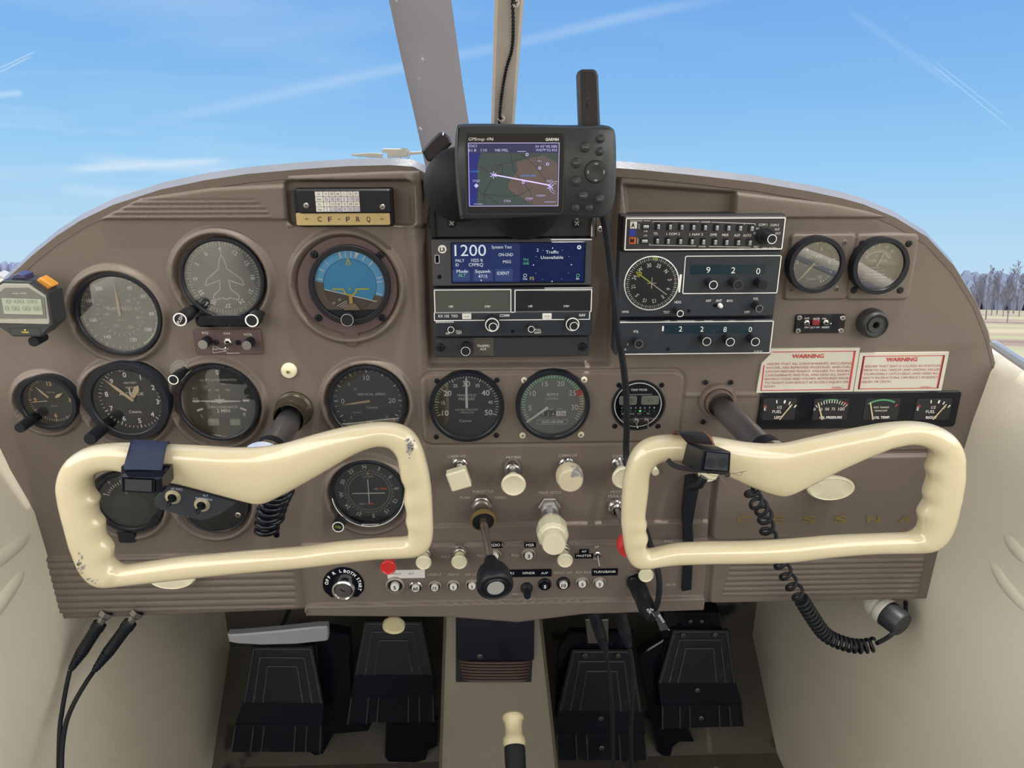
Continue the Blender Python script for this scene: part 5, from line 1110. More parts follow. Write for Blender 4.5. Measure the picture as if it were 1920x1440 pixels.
b.quad4([(-.0004, -R*.72), (.0004, -R*.72), (.0004, R*.5), (-.0004, R*.5)], math.radians(a), H+.0012, white, cx, cz); b.quad4([(-.0006, 0), (.0006, 0), (.0006, R*.62), (-.0006, R*.62)], math.radians(a), H+.0013, py_, cx, cz)
for q0, q1, q2 in ((-1, 1, 0),): 
    for e in (((-.0026, .54), (.0026, .54)), ((-.0026, .54), (0, .72)), ((.0026, .54), (0, .72))):
        a_ = Vector((e[0][0], R*e[0][1])); c_ = Vector((e[1][0], R*e[1][1])); d_ = c_-a_; n_ = Vector((-d_.y, d_.x)).normalized()*.00045; b.quad4([tuple(a_+n_), tuple(c_+n_), tuple(c_-n_), tuple(a_-n_)], math.radians(a), H+.0014, py_, cx, cz)
b.quad4([(-.0004, -.005), (.0004, -.005), (.0004, .006), (-.0004, .006)], 0, H+.0016, offw, cx, cz); b.quad4([(-.0045, 0), (.0045, 0), (.0045, .0007), (-.0045, .0007)], 0, H+.0016, offw, cx, cz); b.build('pointer', ro)
g = MB(ro.location); g.lathe([(R*.955, H+.0022), (0, H+.0026)], glass, 48, cx, cz); g.build('glass', ro)
knob_at(ro, *zG(1067, 742), H, .014, 8.5); knob_at(ro, *zG(1305, 740), H, .014, 9.5, ring=dialg2); knob_at(ro, *zG(1545, 745), H, .014, 9, ring=None); knob_at(ro, *zG(748, 1018), H, .016, 6.5, rings=((.78, 1.0),)); knob_at(ro, *zG(1510, 970), H, .014, 7, rings=((.82, .98),), ring=steel)
b = MB(ro.location); x, z = b.lc(*zG(1140, 948), H+.004); b.lathe([(.0024, H), (.0022, H+.004), (.0014, H+.005), (0, H+.005)], paper, 16, x, z); b.build('slide_switch', ro)
# comm 2
ro, H, bb = boxunit('comm_radio', 'comm radio tuned to 122.80, lowest unit of the right-hand stack', 'radio', 1153, 600, 1445.5, 664, .020, radio, .001, .0015, base=.010)
b = MB(ro.location); q = lambda x, y: b.lc(*zG(x, y), H); hh = H+.0003; x0, z1 = q(162, 1094); x1, z0 = q(1622, 1408); b.frame(x0, x1-.001, z0+.001, z1-.0005, .0009, hh, white, .0012)
x0, z1 = q(600, 1128); x1, z0 = q(1445, 1205); b.box(x0, x1, z0, z1, H-.001, H+.0004, MT['window_teal_black'])
for s, x, y, w, cp in (('1', 581, 1162, 3, 9.5), ('2', 751, 1166, 6, 9.5), ('2', 957, 1167, 6, 9.5), ('.', 1072, 1180, 2, 2.2), ('8', 1180, 1170, 6, 9.5), ('0', 1424, 1170, 6, 9.5), ('VOL', 320, 1190, 10, 4.6), ('KY 195 TSO', 1500, 1383, 15, 2.8), ('KING', 205, 1364, 8, 3.4), ('F', 243, 1315, 2, 4)): b.ptext(s, *zG(x, y), cp, white, H+.0008, w)
cc = q(630, 1360); b.disc(.0017, hh, blackg, 16, *cc); b.build('front_markings', ro, angle=20)
for x, y, rg in ((348, 1310, steel), (1003, 1287, offw), (1230, 1292, white), (1472, 1290, white)): knob_at(ro, *zG(x, y), H, .014, 8.3, ring=rg, rings=((.84, .98),))
# --- ELT switch
ro, H, bb = boxunit('emergency_beacon_switch', 'tiny black switch plate with a red light, two toggles and four corner screws', 'switch panel', *zH(315, 652), *zH(632, 770), .003, blackm, .0006, .002)
b = MB(ro.location)
for s, x, y, w, cp in (('ARTEX', 388, 675, 9, 2.8), ('ACK', 450, 677, 13, 3.6), ('ON', 497, 677, 7, 2.8), ('ON', 385, 733, 8, 3), ('ELT ON', 442, 733, 15, 3), ('RESET', 508, 733, 14, 3)): b.ptext(s, *zH(x, y), cp, white, H+.0003, w)
x0, z1 = b.lc(*zH(560, 668), H); x1, z0 = b.lc(*zH(584, 755), H); b.box(x0, x1, z0, z1, H, H+.0003, blackg); b.build('lettering', ro, angle=20)
toggle(ro, *zH(392, 707), H, .0032, -15); toggle(ro, *zH(515, 705), H, .0032, 10)
b = MB(ro.location); x0, z1 = b.lc(*zH(428, 690), H+.004); x1, z0 = b.lc(*zH(470, 722), H+.004); b.box(x0, x1, z0, z1, H, H+.004, mat('dark_red_lens', (.22, .01, .015), .2, coat=.5), .001, .001); b.build('warning_light', ro)
for x, y in ((337, 670), (616, 671), (329, 753), (605, 752)): p = MB(ro.location).lc(*zH(x, y), H); screw(ro, p[0], p[1], H, .0030, chrome)
# --- grommet / vent
p = P(1643, 610, .014); loc = Vector((p.x, 0, p.z)); ro = thing('rubber_socket', 'round black rubber socket with a centre hole, right of the beacon switch', 'socket', loc)
b = MB(loc); r = 26*pxm(1640, 610, .012); b.lathe([(r*1.02, -.001), (r*1.05, .006), (r*.98, .012), (r*.80, .015), (r*.78, .013), (r*.60, .0125), (r*.56, .014), (r*.25, .014), (r*.22, .004), (0, .004)], mat('grey_black_rubber', (.035, .036, .038), .5), 48); b.build('body', ro)
# --- warning placards
def placard(x0, y0, x1, y1, label, title, lines, num_, tilt=0, cut=False):
    c = P((x0+x1)/2, (y0+y1)/2, .001); loc = Vector((c.x, 0, c.z)); ro = thing('warning_placard', label, 'placard', loc, 'warning placards on the right of the panel')
    b = MB(loc); a = b.lc(x0, (y0+y1)/2)[0]; d = b.lc(x1, (y0+y1)/2)[0]; t = b.lc((x0+x1)/2, y0)[1]; u = b.lc((x0+x1)/2, y1)[1]; h = .0022
    pts = [(a, u), (d, u), (d, t), (a, t)] if not cut else [(a, u), (d, u), (d, t), (a+.010, t), (a+.010, t-.006), (a+.002, t-.016)]
    b.prism(pts, 0, h, paper2); b.build('plate', ro, angle=20)
    b = MB(loc); w, H_ = d-a, t-u; m = .004
    if not cut: b.frame(a+m, d-m, u+m*.7, t-m*.8, .0008, h+.0003, redp, .001)
    else:
        b.box(a+m, d-m, u+m*.6, u+m*.6+.0008, h, h+.0003, redp); b.box(a+.012, d-m, t-m*.8-.0008, t-m*.8, h, h+.0003, redp); b.box(a+m, a+m+.0012, u+m*.6, t-.018, h, h+.0003, redp)
    b.box(d-m-.002, d-m, u+m*.7, t-m*.8, h, h+.0003, redp)
    if not cut: b.box(a+m, a+m+.002, u+m*.7, t-m*.8, h, h+.0003, redp)
    b.text(title, a+w*.48, t-H_*.17, .0042, h+.0004, redp, bold=.03, sx=1.15)
    n = len(lines); z = t-H_*.34; dz = H_*.60/max(n, 6)
    for s in lines:
        full = s is not lines[-1]; gw = glyphs(s)[2]*.0026; wd = w-2*m-.006 if full else min(gw, w*.4); b.text(s, a+m+.0032+wd/2, z, .0026, h+.0004, mat('faded_red_print', (.42, .10, .09), .6), width=wd); z -= dz
    b.text(num_, d-.018, u+H_*.10, .0020, h+.0004, redp); b.build('print', ro); return ro
placard(1422, 652, 1604, 734, 'white and red WARNING placard about fuel contaminants, left of the two', 'WARNING', ('ASSURE THAT ALL CONTAMINATES, INCLUDING', 'WATER, ARE REMOVED FROM FUEL AND FUEL', 'SYSTEM BEFORE FLIGHT. FAILURE TO ASSURE', 'CONTAMINATE FREE FUEL AND HEED ALL SAFETY', 'INSTRUCTIONS AND OWNER ADVISORIES PRIOR', 'TO FLIGHT CAN RESULT IN BODILY INJURY OR', 'DEATH.'), '0705088-1', cut=True)
placard(1605, 660, 1770, 732, 'white and red WARNING placard about locking the seat, right of the two', 'WARNING', ('ASSURE THAT SEAT IS LOCKED IN POSITION', 'PRIOR TO TAXI, TAKEOFF, AND LANDING. FAILURE', 'TO PROPERLY LATCH SEAT, AND HEED ALL', 'SAFETY INSTRUCTIONS CAN RESULT IN BODILY', 'INJURY OR DEATH.'), '0705087-1')
# --- fuel/oil gauge cluster
ro, H, bb = boxunit('engine_gauge_cluster', 'long black strip of four small gauges: fuel, oil pressure, oil temperature, fuel', 'gauge cluster', 1424, 736, 1797, 803, .003, blackg, .0008, .004)
ro['label'] = 'long black strip holding four small fuel and oil gauges, above the right yoke'
q = lambda b, x, y: b.lc(*zH(x, y), H)
for (x0, x1), kind in (((110, 305), 'FL'), ((437, 640), 'OP'), ((765, 965), 'OT'), ((1095, 1295), 'FR')):
    b = MB(ro.location); a, t = q(b, x0, 1192); d, u = q(b, x1, 1325); w = d-a; hh = H+.0006; b.box(a, d, u, t, H-.0005, hh, dialb, 0, .002); cx = (a+d)/2; cz = u-.006; hh += .0003
    R1 = (t-cz)*.84; R2 = (t-cz)*.96
    if kind in ('FL', 'FR'):
        for i, aa in enumerate((-8, 10, 22, 38)): b.tick(R1, R2, aa, .0011 if i != 1 else .0018, hh, white, cx, cz)
        for i, aa in enumerate((-38, -34)): b.tick(R1, R2, aa, .0008, hh, redp, cx, cz)
        b.text('E', a+w*.07, t-(t-u)*.45, .0042, hh, white); b.text('1/2', cx, t-(t-u)*.40, .0032, hh, white); b.text('F', d-w*.18, t-(t-u)*.40, .0042, hh, white); b.text('FUEL', cx-w*.06, t-(t-u)*.60, .0034, hh, white); b.text('LEFT' if kind == 'FL' else 'RIGHT', cx, u+.003, .0030, hh, white, bold=.02)
        na = 33; xp = cx+w*.03
    elif kind == 'OP':
        b.arc(R2*.985, R2*1.03, -18, 12, hh, green, 12, cx, cz); b.arc(R2*.985, R2*1.03, 26, 36, hh, redp, 8, cx, cz); b.ticks(R1, R2, -36, 36, 12, .0008, hh, offw, cx, cz)
        for s, x in (('0', .03), ('25', .20), ('50', .39), ('75', .57), ('100', .80)): b.text(s, a+w*x, t-(t-u)*.48, .0038 if s == '100' else .0032, hh, offw)
        b.text('OIL PRESSURE', cx+w*.03, u+.003, .0028, hh, white, bold=.02); na = -20; xp = cx-w*.22
    else:
        b.arc(R2*.97, R2*1.03, -33, 26, hh, green, 16, cx, cz); b.tick(R1, R2, 34, .0012, hh, redp, cx, cz); b.text('INST. RANGE', cx-w*.02, t-(t-u)*.40, .0020, hh, offw); b.text('TEMP/COMP', cx-w*.02, t-(t-u)*.56, .0018, hh, offw)
        b.text('OIL TEMP.', cx+w*.05, u+.003, .0028, hh, white, bold=.02); na = -17; xp = cx-w*.22
    g_ = b.build({'FL': 'fuel_gauge', 'FR': 'fuel_gauge', 'OP': 'oil_pressure_gauge', 'OT': 'oil_temperature_gauge'}[kind], ro, angle=20)
    nb = MB(ro.location); ln = (t-u)*.86; nb.quad4([(-.0008, 0), (.0008, 0), (.0006, ln), (-.0006, ln)], math.radians(na), H+.0024, tan, xp, u+.001); nn = nb.build('needle', g_)
# ================================================================== push-pull controls
def control(name, label, tx, ty, L, cat='control knob', base=0.0, group='push-pull knobs on the centre panel'):
    p = P(tx, ty, L); ro = thing(name, label, cat, Vector((p.x, -base, p.z)), group); return ro, L-base
def part(ro, name, prof, m, n=36, knurl=None, angle=35):
    b = MB(ro.location); b.lathe(prof, m, n, knurl=knurl); return b.build(name, ro, angle=angle)
def collar(ro, r=.008, h=.004, m=chrome, hexa=False):
    part(ro, 'collar', [(r, -.001), (r, h*.7), (r*.85, h), (r*.55, h), (r*.5, h*.4), (0, h*.4)], m, 6 if hexa else 32)
def shaft(ro, r, h0, h1, m=steel): part(ro, 'shaft', [(r, h0), (r, h1), (0, h1)], m, 20)
def round_knob(ro, r, h1, m=ivory, depth=.012, neck=.5):
    part(ro, 'knob', [(r*neck, h1-depth*1.9), (r*neck, h1-depth*1.1), (r*.80, h1-depth*.85), (r*.96, h1-depth*.5), (r, h1-depth*.25), (r*.96, h1-.0012), (r*.86, h1), (r*.80, h1-.0006), (r*.72, h1-.0012), (0, h1-.0010)], m, 40)
def pm(px, py, d, L): return px*pxm(*d, L)
# carb heat (square knob turned)
ro, L = control('carburettor_heat_knob', 'square cream pull knob turned at an angle, leftmost in the upper row', 860, 902, .040)
collar(ro, .0085, .005); shaft(ro, .004, .003, L-.006); b = MB(ro.location); s = 25*pxm(860, 902, .04)
sq = [rot2(x, z, math.radians(-17)) for x, z in rrect(-s*.78, s*.78, -s*.78, s*.78, .0015)]; b.prism(sq, L-.011, L, ivory, .0015); b.build('knob', ro)
# primer
ro, L = control('primer_knob', 'round cream primer knob on a wide chrome collar, second in the upper row', 963, 911, .045)
part(ro, 'collar', [(.0112, -.001), (.0112, .003), (.0095, .011), (.0075, .013), (.0072, .010), (0, .010)], chrome); shaft(ro, .0045, .009, L-.018); round_knob(ro, 23.5*pxm(963, 911, .045), L, depth=.010)
# cabin heat
ro, L = control('cabin_heat_knob', 'large round pull knob with worn cream paint chipped to metal', 1070, 903, .042)
collar(ro, .0092, .006); shaft(ro, .005, .004, L-.018); r = 26*pxm(1070, 903, .042)
part(ro, 'knob', [(r*.5, L-.022), (r*.96, L-.018), (r, L-.014), (r, L-.009), (r*.93, L-.006), (r*.93, L-.003), (r*.88, L-.001), (r*.8, L), (0, L)], mat('chipped_knob', (.70, .62, .44), .3, var=.1, wear=((150, 150, 148), .58, 70)), 40)
# cabin air
ro, L = control('cabin_air_knob', 'round cream pull knob half hidden by the right yoke, last in the upper row', 1171, 898, .038); collar(ro, .0088, .006); shaft(ro, .0045, .004, L-.015); round_knob(ro, 23*pxm(1170, 898, .038), L, depth=.010)
ro, L = control('small_chrome_toggle', 'little chrome lever switch seen inside the upper left corner of the right yoke', 1228, 883, .016, 'switch', group=None)
part(ro, 'nut', [(.0062, -.001), (.0062, .003), (.005, .0035), (.005, .006), (.0035, .006), (0, .006)], chrome, 24); b = MB(ro.location); b.lathe([(.003, 0), (.0042, .009), (.0038, .011), (0, .0112)], ivory, 18, ax=((0, 0, .005), (.1, -.25, 1))); b.build('lever', ro)
# throttle
c0 = P(903, 958, 0); ro = thing('throttle', 'black round throttle knob with silver centre on a long polished rod', 'throttle', c0)
kn = P(929.5, 1103, .118); base_t = P(903, 945, .004)
def lax(ro, wp): return (wp.x-ro.location.x, wp.z-ro.location.z, -(wp.y-ro.location.y))
b = MB(ro.location); b.lathe([(.0112, -.001), (.0112, .009), (.0095, .010)], steel, 6, *[base_t.x-c0.x, base_t.z-c0.z]); b.lathe([(.0095, .0), (.0095, .014), (.008, .016), (0, .016)], steel, 30, base_t.x-c0.x, base_t.z-c0.z); b.build('nut', ro)
d0 = Vector(lax(ro, P(905, 972, .020))); d1 = Vector(lax(ro, kn)); dr = (d1-d0).normalized(); LN = (d1-d0).length
b = MB(ro.location); b.lathe([(.0060, 0), (.0136, 0), (.0144, .002), (.0138, .005), (.0120, .0055), (.0112, .0045, blackm), (.004, .0045, blackm)], gold, 36, ax=(d0, dr)); b.build('friction_ring', ro)
b = MB(ro.location); b.lathe([(.0046, -.02), (.0046, .022), (.0042, .024), (.0042, LN-.02), (0, LN-.02)], mat('polished_rod', (.42, .36, .33), .22, .9), 20, ax=(d0, dr)); b.build('rod', ro)
r = 35*pxm(929, 1103, .118); b = MB(ro.location)
b.lathe([(.006, LN-.040), (.0075, LN-.036), (.0080, LN-.028), (r*.80, LN-.024), (r*.93, LN-.018), (r*.93, LN-.012), (r, LN-.009), (r, LN-.003), (r*.94, LN-.001), (r*.84, LN), (r*.80, LN-.0008), (r*.66, LN-.0008), (r*.62, LN), (r*.54, LN-.0004), (0, LN-.0004)], black, 56, ax=(d0, dr)); b.build('knob', ro)
b = MB(ro.location); b.lathe([(r*.47, LN-.0006), (r*.46, LN+.0004), (0, LN+.0006)], mat('spun_silver', (.78, .78, .78), .38, .6), 40, ax=(d0, dr)); b.build('centre_button', ro)
# propeller pitch
p0 = P(1030, 950, .004); ro = thing('propeller_pitch_knob', 'big cream vernier knob with smaller push button in its centre', 'control knob', Vector((p0.x, 0, p0.z)), 'push-pull knobs on the centre panel')
b = MB(ro.location); b.lathe([(.0128, -.001), (.0128, .006), (.0115, .007), (.004, .007)], steel, 6); b.lathe([(.0095, .006), (.0098, .011), (.0085, .013), (.0045, .013)], alu, 30, 0, -.004); b.build('nut', ro)
tip = Vector(lax(ro, P(1039, 1022, .082))); s0 = Vector((0, -.003, .010)); dr = (tip-s0).normalized(); LN = (tip-s0).length; r = 30*pxm(1038, 1005, .06)
b = MB(ro.location); b.lathe([(.0042, 0), (.0042, LN-.03)], steel, 20, ax=(s0, dr)); b.build('shaft', ro)
b = MB(ro.location); b.lathe([(.0055, LN-.056), (.0075, LN-.053), (r*.86, LN-.042), (r*.99, LN-.034), (r, LN-.026), (r*.97, LN-.018), (r*.84, LN-.014), (r*.72, LN-.013)], ivory, 12, ax=(s0, dr)); b.build('grip', ro, angle=12)
b = MB(ro.location); b.lathe([(r*.74, LN-.018), (r*.74, LN-.002), (r*.68, LN), (0, LN)], ivory, 40, ax=(s0, dr)); b.build('lock_button', ro)
# mixture
p0 = P(1156, 952, .004); ro = thing('mixture_knob', 'round red mixture knob behind the lower left corner of the right yoke', 'control knob', Vector((p0.x, 0, p0.z)), 'push-pull knobs on the centre panel')
b = MB(ro.location); b.lathe([(.0110, -.001), (.0110, .004), (.0095, .007), (.0082, .008), (.0080, .011), (.0055, .012), (.004, .008), (0, .008)], chrome, 36); b.build('collar', ro)
tip = Vector(lax(ro, P(1188, 1028, .060))); s0 = Vector((0, 0, .008)); dr = (tip-s0).normalized(); LN = (tip-s0).length; r = 29*pxm(1188, 1028, .06)
b = MB(ro.location); b.lathe([(.003, 0), (.003, LN-.01)], steel, 20, ax=(s0, dr)); b.build('shaft', ro); b = MB(ro.location); b.lathe([(r*.4, LN-.020), (r*.85, LN-.014), (r, LN-.009), (r, LN-.003), (r*.9, LN), (r*.7, LN-.001), (0, LN-.001)], red, 40, ax=(s0, dr)); b.build('knob', ro)
# lower-row pull switches
for nm, lb, x, y, m, r_, L in (('alternator_switch_knob', 'bright red pull knob above the cream FIELD ALT label', 727.5, 1066, red, 15.5, .036), ('landing_light_knob', 'round cream pull knob just under the lower right corner of the left yoke', 794, 1057, ivory, 15, .036),
                           ('navigation_light_knob', 'round cream pull knob beneath the NAV LT lettering', 861, 1056, ivory, 15, .036), ('beacon_switch_knob', 'round cream pull knob just below the big propeller knob', 1060, 1053, ivory, 15, .038)):
    ro, LL = control(nm, lb, x, y, L, base=.009, group='pull switches on the lower panel'); k = pxm(x, y, L)
    part(ro, 'nut', [(.0082, -.001), (.0082, .0035), (.007, .004)], chrome, 6); part(ro, 'collar', [(.0068, .003), (.0068, .009), (.0055, .010), (0, .010)], steel, 28); shaft(ro, .0035, .008, LL-.008, m if m is red else ivory); round_knob(ro, r_*k, LL, m, depth=.008, neck=.62)
p = P(1211, 1078, .030); ro = thing('cabin_light_knob', 'cream knob peeking out below the corner of the right yoke by the lighter plug', 'control knob', Vector((p.x, -.009, p.z)), 'pull switches on the lower panel')
shaft(ro, .004, -.001, .014); r = 13*pxm(1211, 1078, .03); round_knob(ro, r*1.1, .024, ivory, depth=.008)
# fuse buttons
aged = mat('aged_collar_metal', (.30, .27, .22), .45, .35)
def fuse(lb, x, y, ro_, ri, s, rim=aged, inner=paper, L=.006, stem=False, col=blackm, nm='circuit_breaker'):
    ro, LL = control(nm, lb, x, y, L+.009, 'circuit breaker', .009, 'round breakers along the lower panel'); k = pxm(x, y, .015); R = ro_*k; r = ri*k
    part(ro, 'collar', [(R, -.001), (R*.97, LL*.5), (R*.80, LL*.75), (R*.74, LL*.5), (R*.70, 0.0003), (0, .0003)], rim, 36)
    b = MB(ro.location)
    if not stem: b.lathe([(R*.74, .0004, blackm), (r*.92, .0005, blackm), (r*.92, LL*.8), (r*.86, LL), (0, LL, inner)], inner, 28)
    else: b.lathe([(R*.8, 0), (R*.9, LL*.8), (r*1.1, LL*1.2), (r*1.05, LL+.010), (r*.9, LL+.012), (0, LL+.012)], black, 28)
    tp = LL if not stem else LL+.012; b.text(s, 0, 0, r*.85, tp+.0002, blackm if inner is not black else white, bold=.03); b.build('button', ro)
fuse('white breaker button marked 5 in a wide tarnished ring, below the cream label', 740, 1102, 19, 9, '5'); fuse('white breaker button marked 60, second in the row', 779, 1104, 13.5, 8, '60', chrome)
fuse('breaker button under the LAND LT lettering', 815, 1103, 13, 7.5, '15'); fuse('breaker button under the NAV LT lettering', 850, 1101.5, 13, 7.5, '5'); fuse('breaker button half hidden by the throttle knob', 885, 1100, 13, 7.5, '5')
fuse('white breaker button marked 1 beside the throttle rod', 927, 1044, 13.5, 9, '1'); fuse('white breaker button marked 3 under the MSR label', 991.5, 1043, 13.5, 8.5, '3')
fuse('popped black breaker with a standing stem under the XPNDR label', 988, 1107, 11.5, 6.5, '', black, black, .006, True); fuse('black breaker button marked 5 under the A/P label', 1022, 1100, 12.5, 8, '5', black, black)
fuse('white breaker button marked 10 in a black ring', 1057, 1098, 13, 8.5, '10', black); fuse('breaker button under the ROT BCN lettering', 1092, 1096, 13, 8, '5'); fuse('white breaker button marked 5 under the TURN/BANK label', 1124.5, 1096, 13, 8.5, '5')
# ap master toggle
p = P(1121, 1043, .013); ro = thing('autopilot_master_toggle', 'tiny chrome toggle switch right of the AP MASTER labels', 'switch', Vector((p.x, -.009, p.z))); part(ro, 'nut', [(.0040, -.0005), (.0040, .0015), (.003, .002), (.003, .004), (.0012, .004)], chrome, 20)
b = MB(ro.location); b.lathe([(.0010, 0), (.0014, .009), (.0018, .013), (0, .0145)], chrome, 14, ax=((0, 0, .003), (0.1, -.8, 1))); b.build('lever', ro); b = MB(ro.location); b.ptext('AP', 1119, 1025.5, 4.6, offw, .0008, 8); b.ptext('OFF', 1118, 1047.5, 4.2, offw, .0008, 8); o = b.build('lettering', ro)
# magneto switch
p = P(645, 1103, .012); loc = Vector((p.x, -.009, p.z)); ro = thing('ignition_switch', 'key ignition switch with black OFF R L BOTH START arc plate', 'ignition switch', loc)
b = MB(loc); cx, cz = b.lc(644, 1097, .001); k = pxm(645, 1098, .01); pts = []
for i in range(31): a = math.radians(-112+224*i/30); pts.append((cx+39*k*math.sin(a), cz+39*k*math.cos(a)))
pts += [(cx+25*k, cz-27*k), (cx-25*k, cz-27*k)]
b.prism(pts, -.0005, .0012, blackg, .0003); b.build('label_plate', ro, angle=25)
b = MB(loc)
def arctext(s, a0, step, cap=.0042):
    for i, ch in enumerate(s): a = a0+i*step; x, z = pol(a, 31.5*k); b.text(ch, cx+x, cz+z, cap, .0014, white, a, bold=.03)
arctext('OFF', -80, 13, .0037); arctext('R', -30, 0, .0037); arctext('L', -6, 0, .0037); arctext('BOTH', 9, 12, .0037); arctext('START', 64, 11, .0036); b.build('lettering', ro)
r = 22*pxm(645, 1098, .012); part(ro, 'barrel', [(r*1.02, -.001), (r*.98, .002), (r, .006), (r*.96, .0085), (r*.84, .0095), (r*.74, .0075), (r*.70, .0065), (0, .0065)], chrome, 48)
part(ro, 'key_disc', [(r*.70, .0060), (r*.68, .0078), (0, .0080)], steel, 32); b = MB(loc); b.quad4([(-.0005, -.004), (.0005, -.004), (.0005, .002), (-.0005, .002)], math.radians(120), .0083, blackg); b.build('keyhole', ro)
# glovebox handle and the two cream pull handles
def oval_handle(name, label, px, py, hw, hh, L, base):
    p = P(px, py, L); loc = Vector((p.x, -base, p.z)); ro = thing(name, label, 'handle', loc, 'cream oval pull handles'); k = pxm(px, py, L); b = MB(loc); H = L-base; rows = []
    for s, h in ((.55, 0.0), (.60, H*.35), (.95, H*.55), (1.0, H*.75), (.97, H*.92), (.90, H), (.84, H-.0007), (.4, H-.0002)):
        rows.append([b.pt(hw*k*s*math.cos(2*PI*i/48), hh*k*s*math.sin(2*PI*i/48)/.94, h) for i in range(48)])
    for a, c in zip(rows, rows[1:]):
        for i in range(48): j = (i+1) % 48; b.face((a[i], a[j], c[j], c[i]), ivory)
    b.face(rows[-1], ivory); b.build('grip', ro)
oval_handle('oval_pull', 'oval cream handle on the glovebox door, right of the yoke hub', 1560, 918, 45, 23, .022, .004)
oval_handle('oval_pull', 'oval cream handle hanging below the bar of the left yoke', 320, 1086, 46, 23, .024, .004)
p = P(1331, 889, .022); ro = thing('pull_control', 'cream knob showing just under the camera on the right yoke', 'control knob', Vector((p.x, 0, p.z))); shaft(ro, .004, -.001, .012); round_knob(ro, 20*pxm(1331, 889, .022), .020, ivory, depth=.008)
# flap or cowl lever in its slot
loc = P(1298, 1000, .010); loc.y = 0; ro = thing('cowl_flap_lever', 'long black bent lever in the vertical slot left of the glovebox', 'lever', loc)
b = MB(loc); pl = [b.lc(*p, .014) for p in ((1289, 900), (1309, 897), (1312, 905), (1302, 960), (1298, 985), (1300, 1010), (1296, 1105), (1279, 1108), (1284, 1020), (1283, 985), (1282, 965))]; b.prism(pl, .002, .016, black, .001); b.build('arm', ro, angle=25)
b = MB(loc); b.tube([P(1296, 912, .016), P(1312, 908, .024), P(1320, 895, .024)], [.006, .005, .005], black, 12); b.build('joint', ro)

# ================================================================== yokes
def resample(pts, n):
    pts = [Vector(p) for p in pts]; d = [0]
    for a, c in zip(pts, pts[1:]): d.append(d[-1]+(c-a).length)
    if d[-1] < 1e-6: return [pts[0].copy() for _ in range(n)]
    out = []
    for i in range(n):
        t = d[-1]*i/n; k = max(j for j in range(len(d)) if d[j] <= t+1e-9); k = min(k, len(pts)-2); f = (t-d[k])/max(1e-9, d[k+1]-d[k]); out.append(pts[k].lerp(pts[k+1], f))
    return out
def yoke(name, label, segs, hub, sh0, sh1, dY, depth, wearpts):
    loc = P(*hub, dY); ro = thing(name, label, 'control yoke', loc, 'pair of cream control yokes'); b = MB(loc)
    O, I = [], []
    for o, i, n in segs:
        O += resample([P(*p, dY) for p in o], n); I += resample([P(*p, dY) for p in i], n)
    def sm(A, it=2):
        for _ in range(it): A = [(A[k-1]+A[k]*2+A[(k+1) % len(A)])/4 for k in range(len(A))]
        return A
    O = sm(O, 3); I = sm(I, 1); rows = []; K = 20; N = len(O)
    for o, i in zip(O, I):
        c = (o+i)/2; w = (o-i)/2; wl_ = w.length; th = min(depth, max(.010, wl_*.95)) if wl_ < .02 else depth; row = []
        for k in range(K):
            a = 2*PI*k/K; ca, sa = math.cos(a), math.sin(a); e = .82
            x = math.copysign(abs(ca)**e, ca); y = math.copysign(abs(sa)**e, sa); row.append(b.w(c+w*x+Vector((0, 1, 0))*th*y))
        rows.append(row)
    for q in range(N):
        a, c = rows[q], rows[(q+1) % N]
        for k in range(K): j = (k+1) % K; b.face((a[k], a[j], c[j], c[k]), cream)
    w_ = b.build('wheel', ro, angle=80, sub=1)
    a = P(*sh0, .0); e = P(*sh1, dY-.018); dv = Vector(lax(ro, e))-Vector(lax(ro, a)); LN = dv.length; dv.normalize(); o0 = Vector(lax(ro, a)); r = .0125
    b = MB(loc); b.lathe([(r, -.01), (r, LN-.02)], mat('blued_steel_shaft', (.30, .30, .32), .30, .85), 32, ax=(o0, dv)); b.build('shaft', ro)
    b = MB(loc); b.lathe([(r*1.02, LN-.026), (r*1.25, LN-.022), (r*1.3, LN-.006), (r*1.25, LN-.003), (r, LN+.01)], blackm, 32, ax=(o0, dv)); b.build('rubber_sleeve', ro)
    b = MB(loc); b.lathe([(r*1.0, LN-.005), (r*1.45, LN-.003), (r*1.6, LN+.008), (r*1.2, LN+.016), (0, LN+.018)], chrome, 32, ax=(o0, dv)); b.build('hub_cap', ro)
    chip = mat('chipped_paint_grey', (.28, .30, .32), .5)
    return ro, w_
LO1 = [(106, 910), (109, 885), (117, 867), (137, 847), (165, 836), (202, 832)]; LI1 = [(174, 912), (175, 902), (176, 895), (180, 889), (187, 884), (207, 879)]
LO2 = [(202, 832), (240, 832), (315, 834), (370, 836), (432, 840), (487, 839)]; LI2 = [(207, 879), (230, 881), (270, 890), (307, 900), (340, 906), (390, 920), (440, 934), (470, 942), (487, 946)]
LO3 = [(487, 839), (532, 832), (582, 817), (632, 804), (682, 795), (720, 792)]; LI3 = [(487, 946), (500, 943), (545, 920), (595, 892), (632, 870), (657, 854), (682, 842), (707, 835)]
LO4 = [(720, 792), (750, 795), (770, 804), (785, 820), (795, 845)]; LI4 = [(707, 835), (730, 837), (742, 850), (745, 860), (747, 872)]
LO5 = [(795, 845), (804, 880), (811, 930), (813.5, 990), (813, 1007)]; LI5 = [(747, 872), (751, 897), (759, 912), (756, 937), (762, 960), (759, 975), (765, 992), (764, 1000)]
LO6 = [(813, 1007), (808, 1026), (798, 1037), (785, 1042), (770, 1043)]; LI6 = [(764, 1000), (764, 1006), (761, 1008), (755, 1009)]
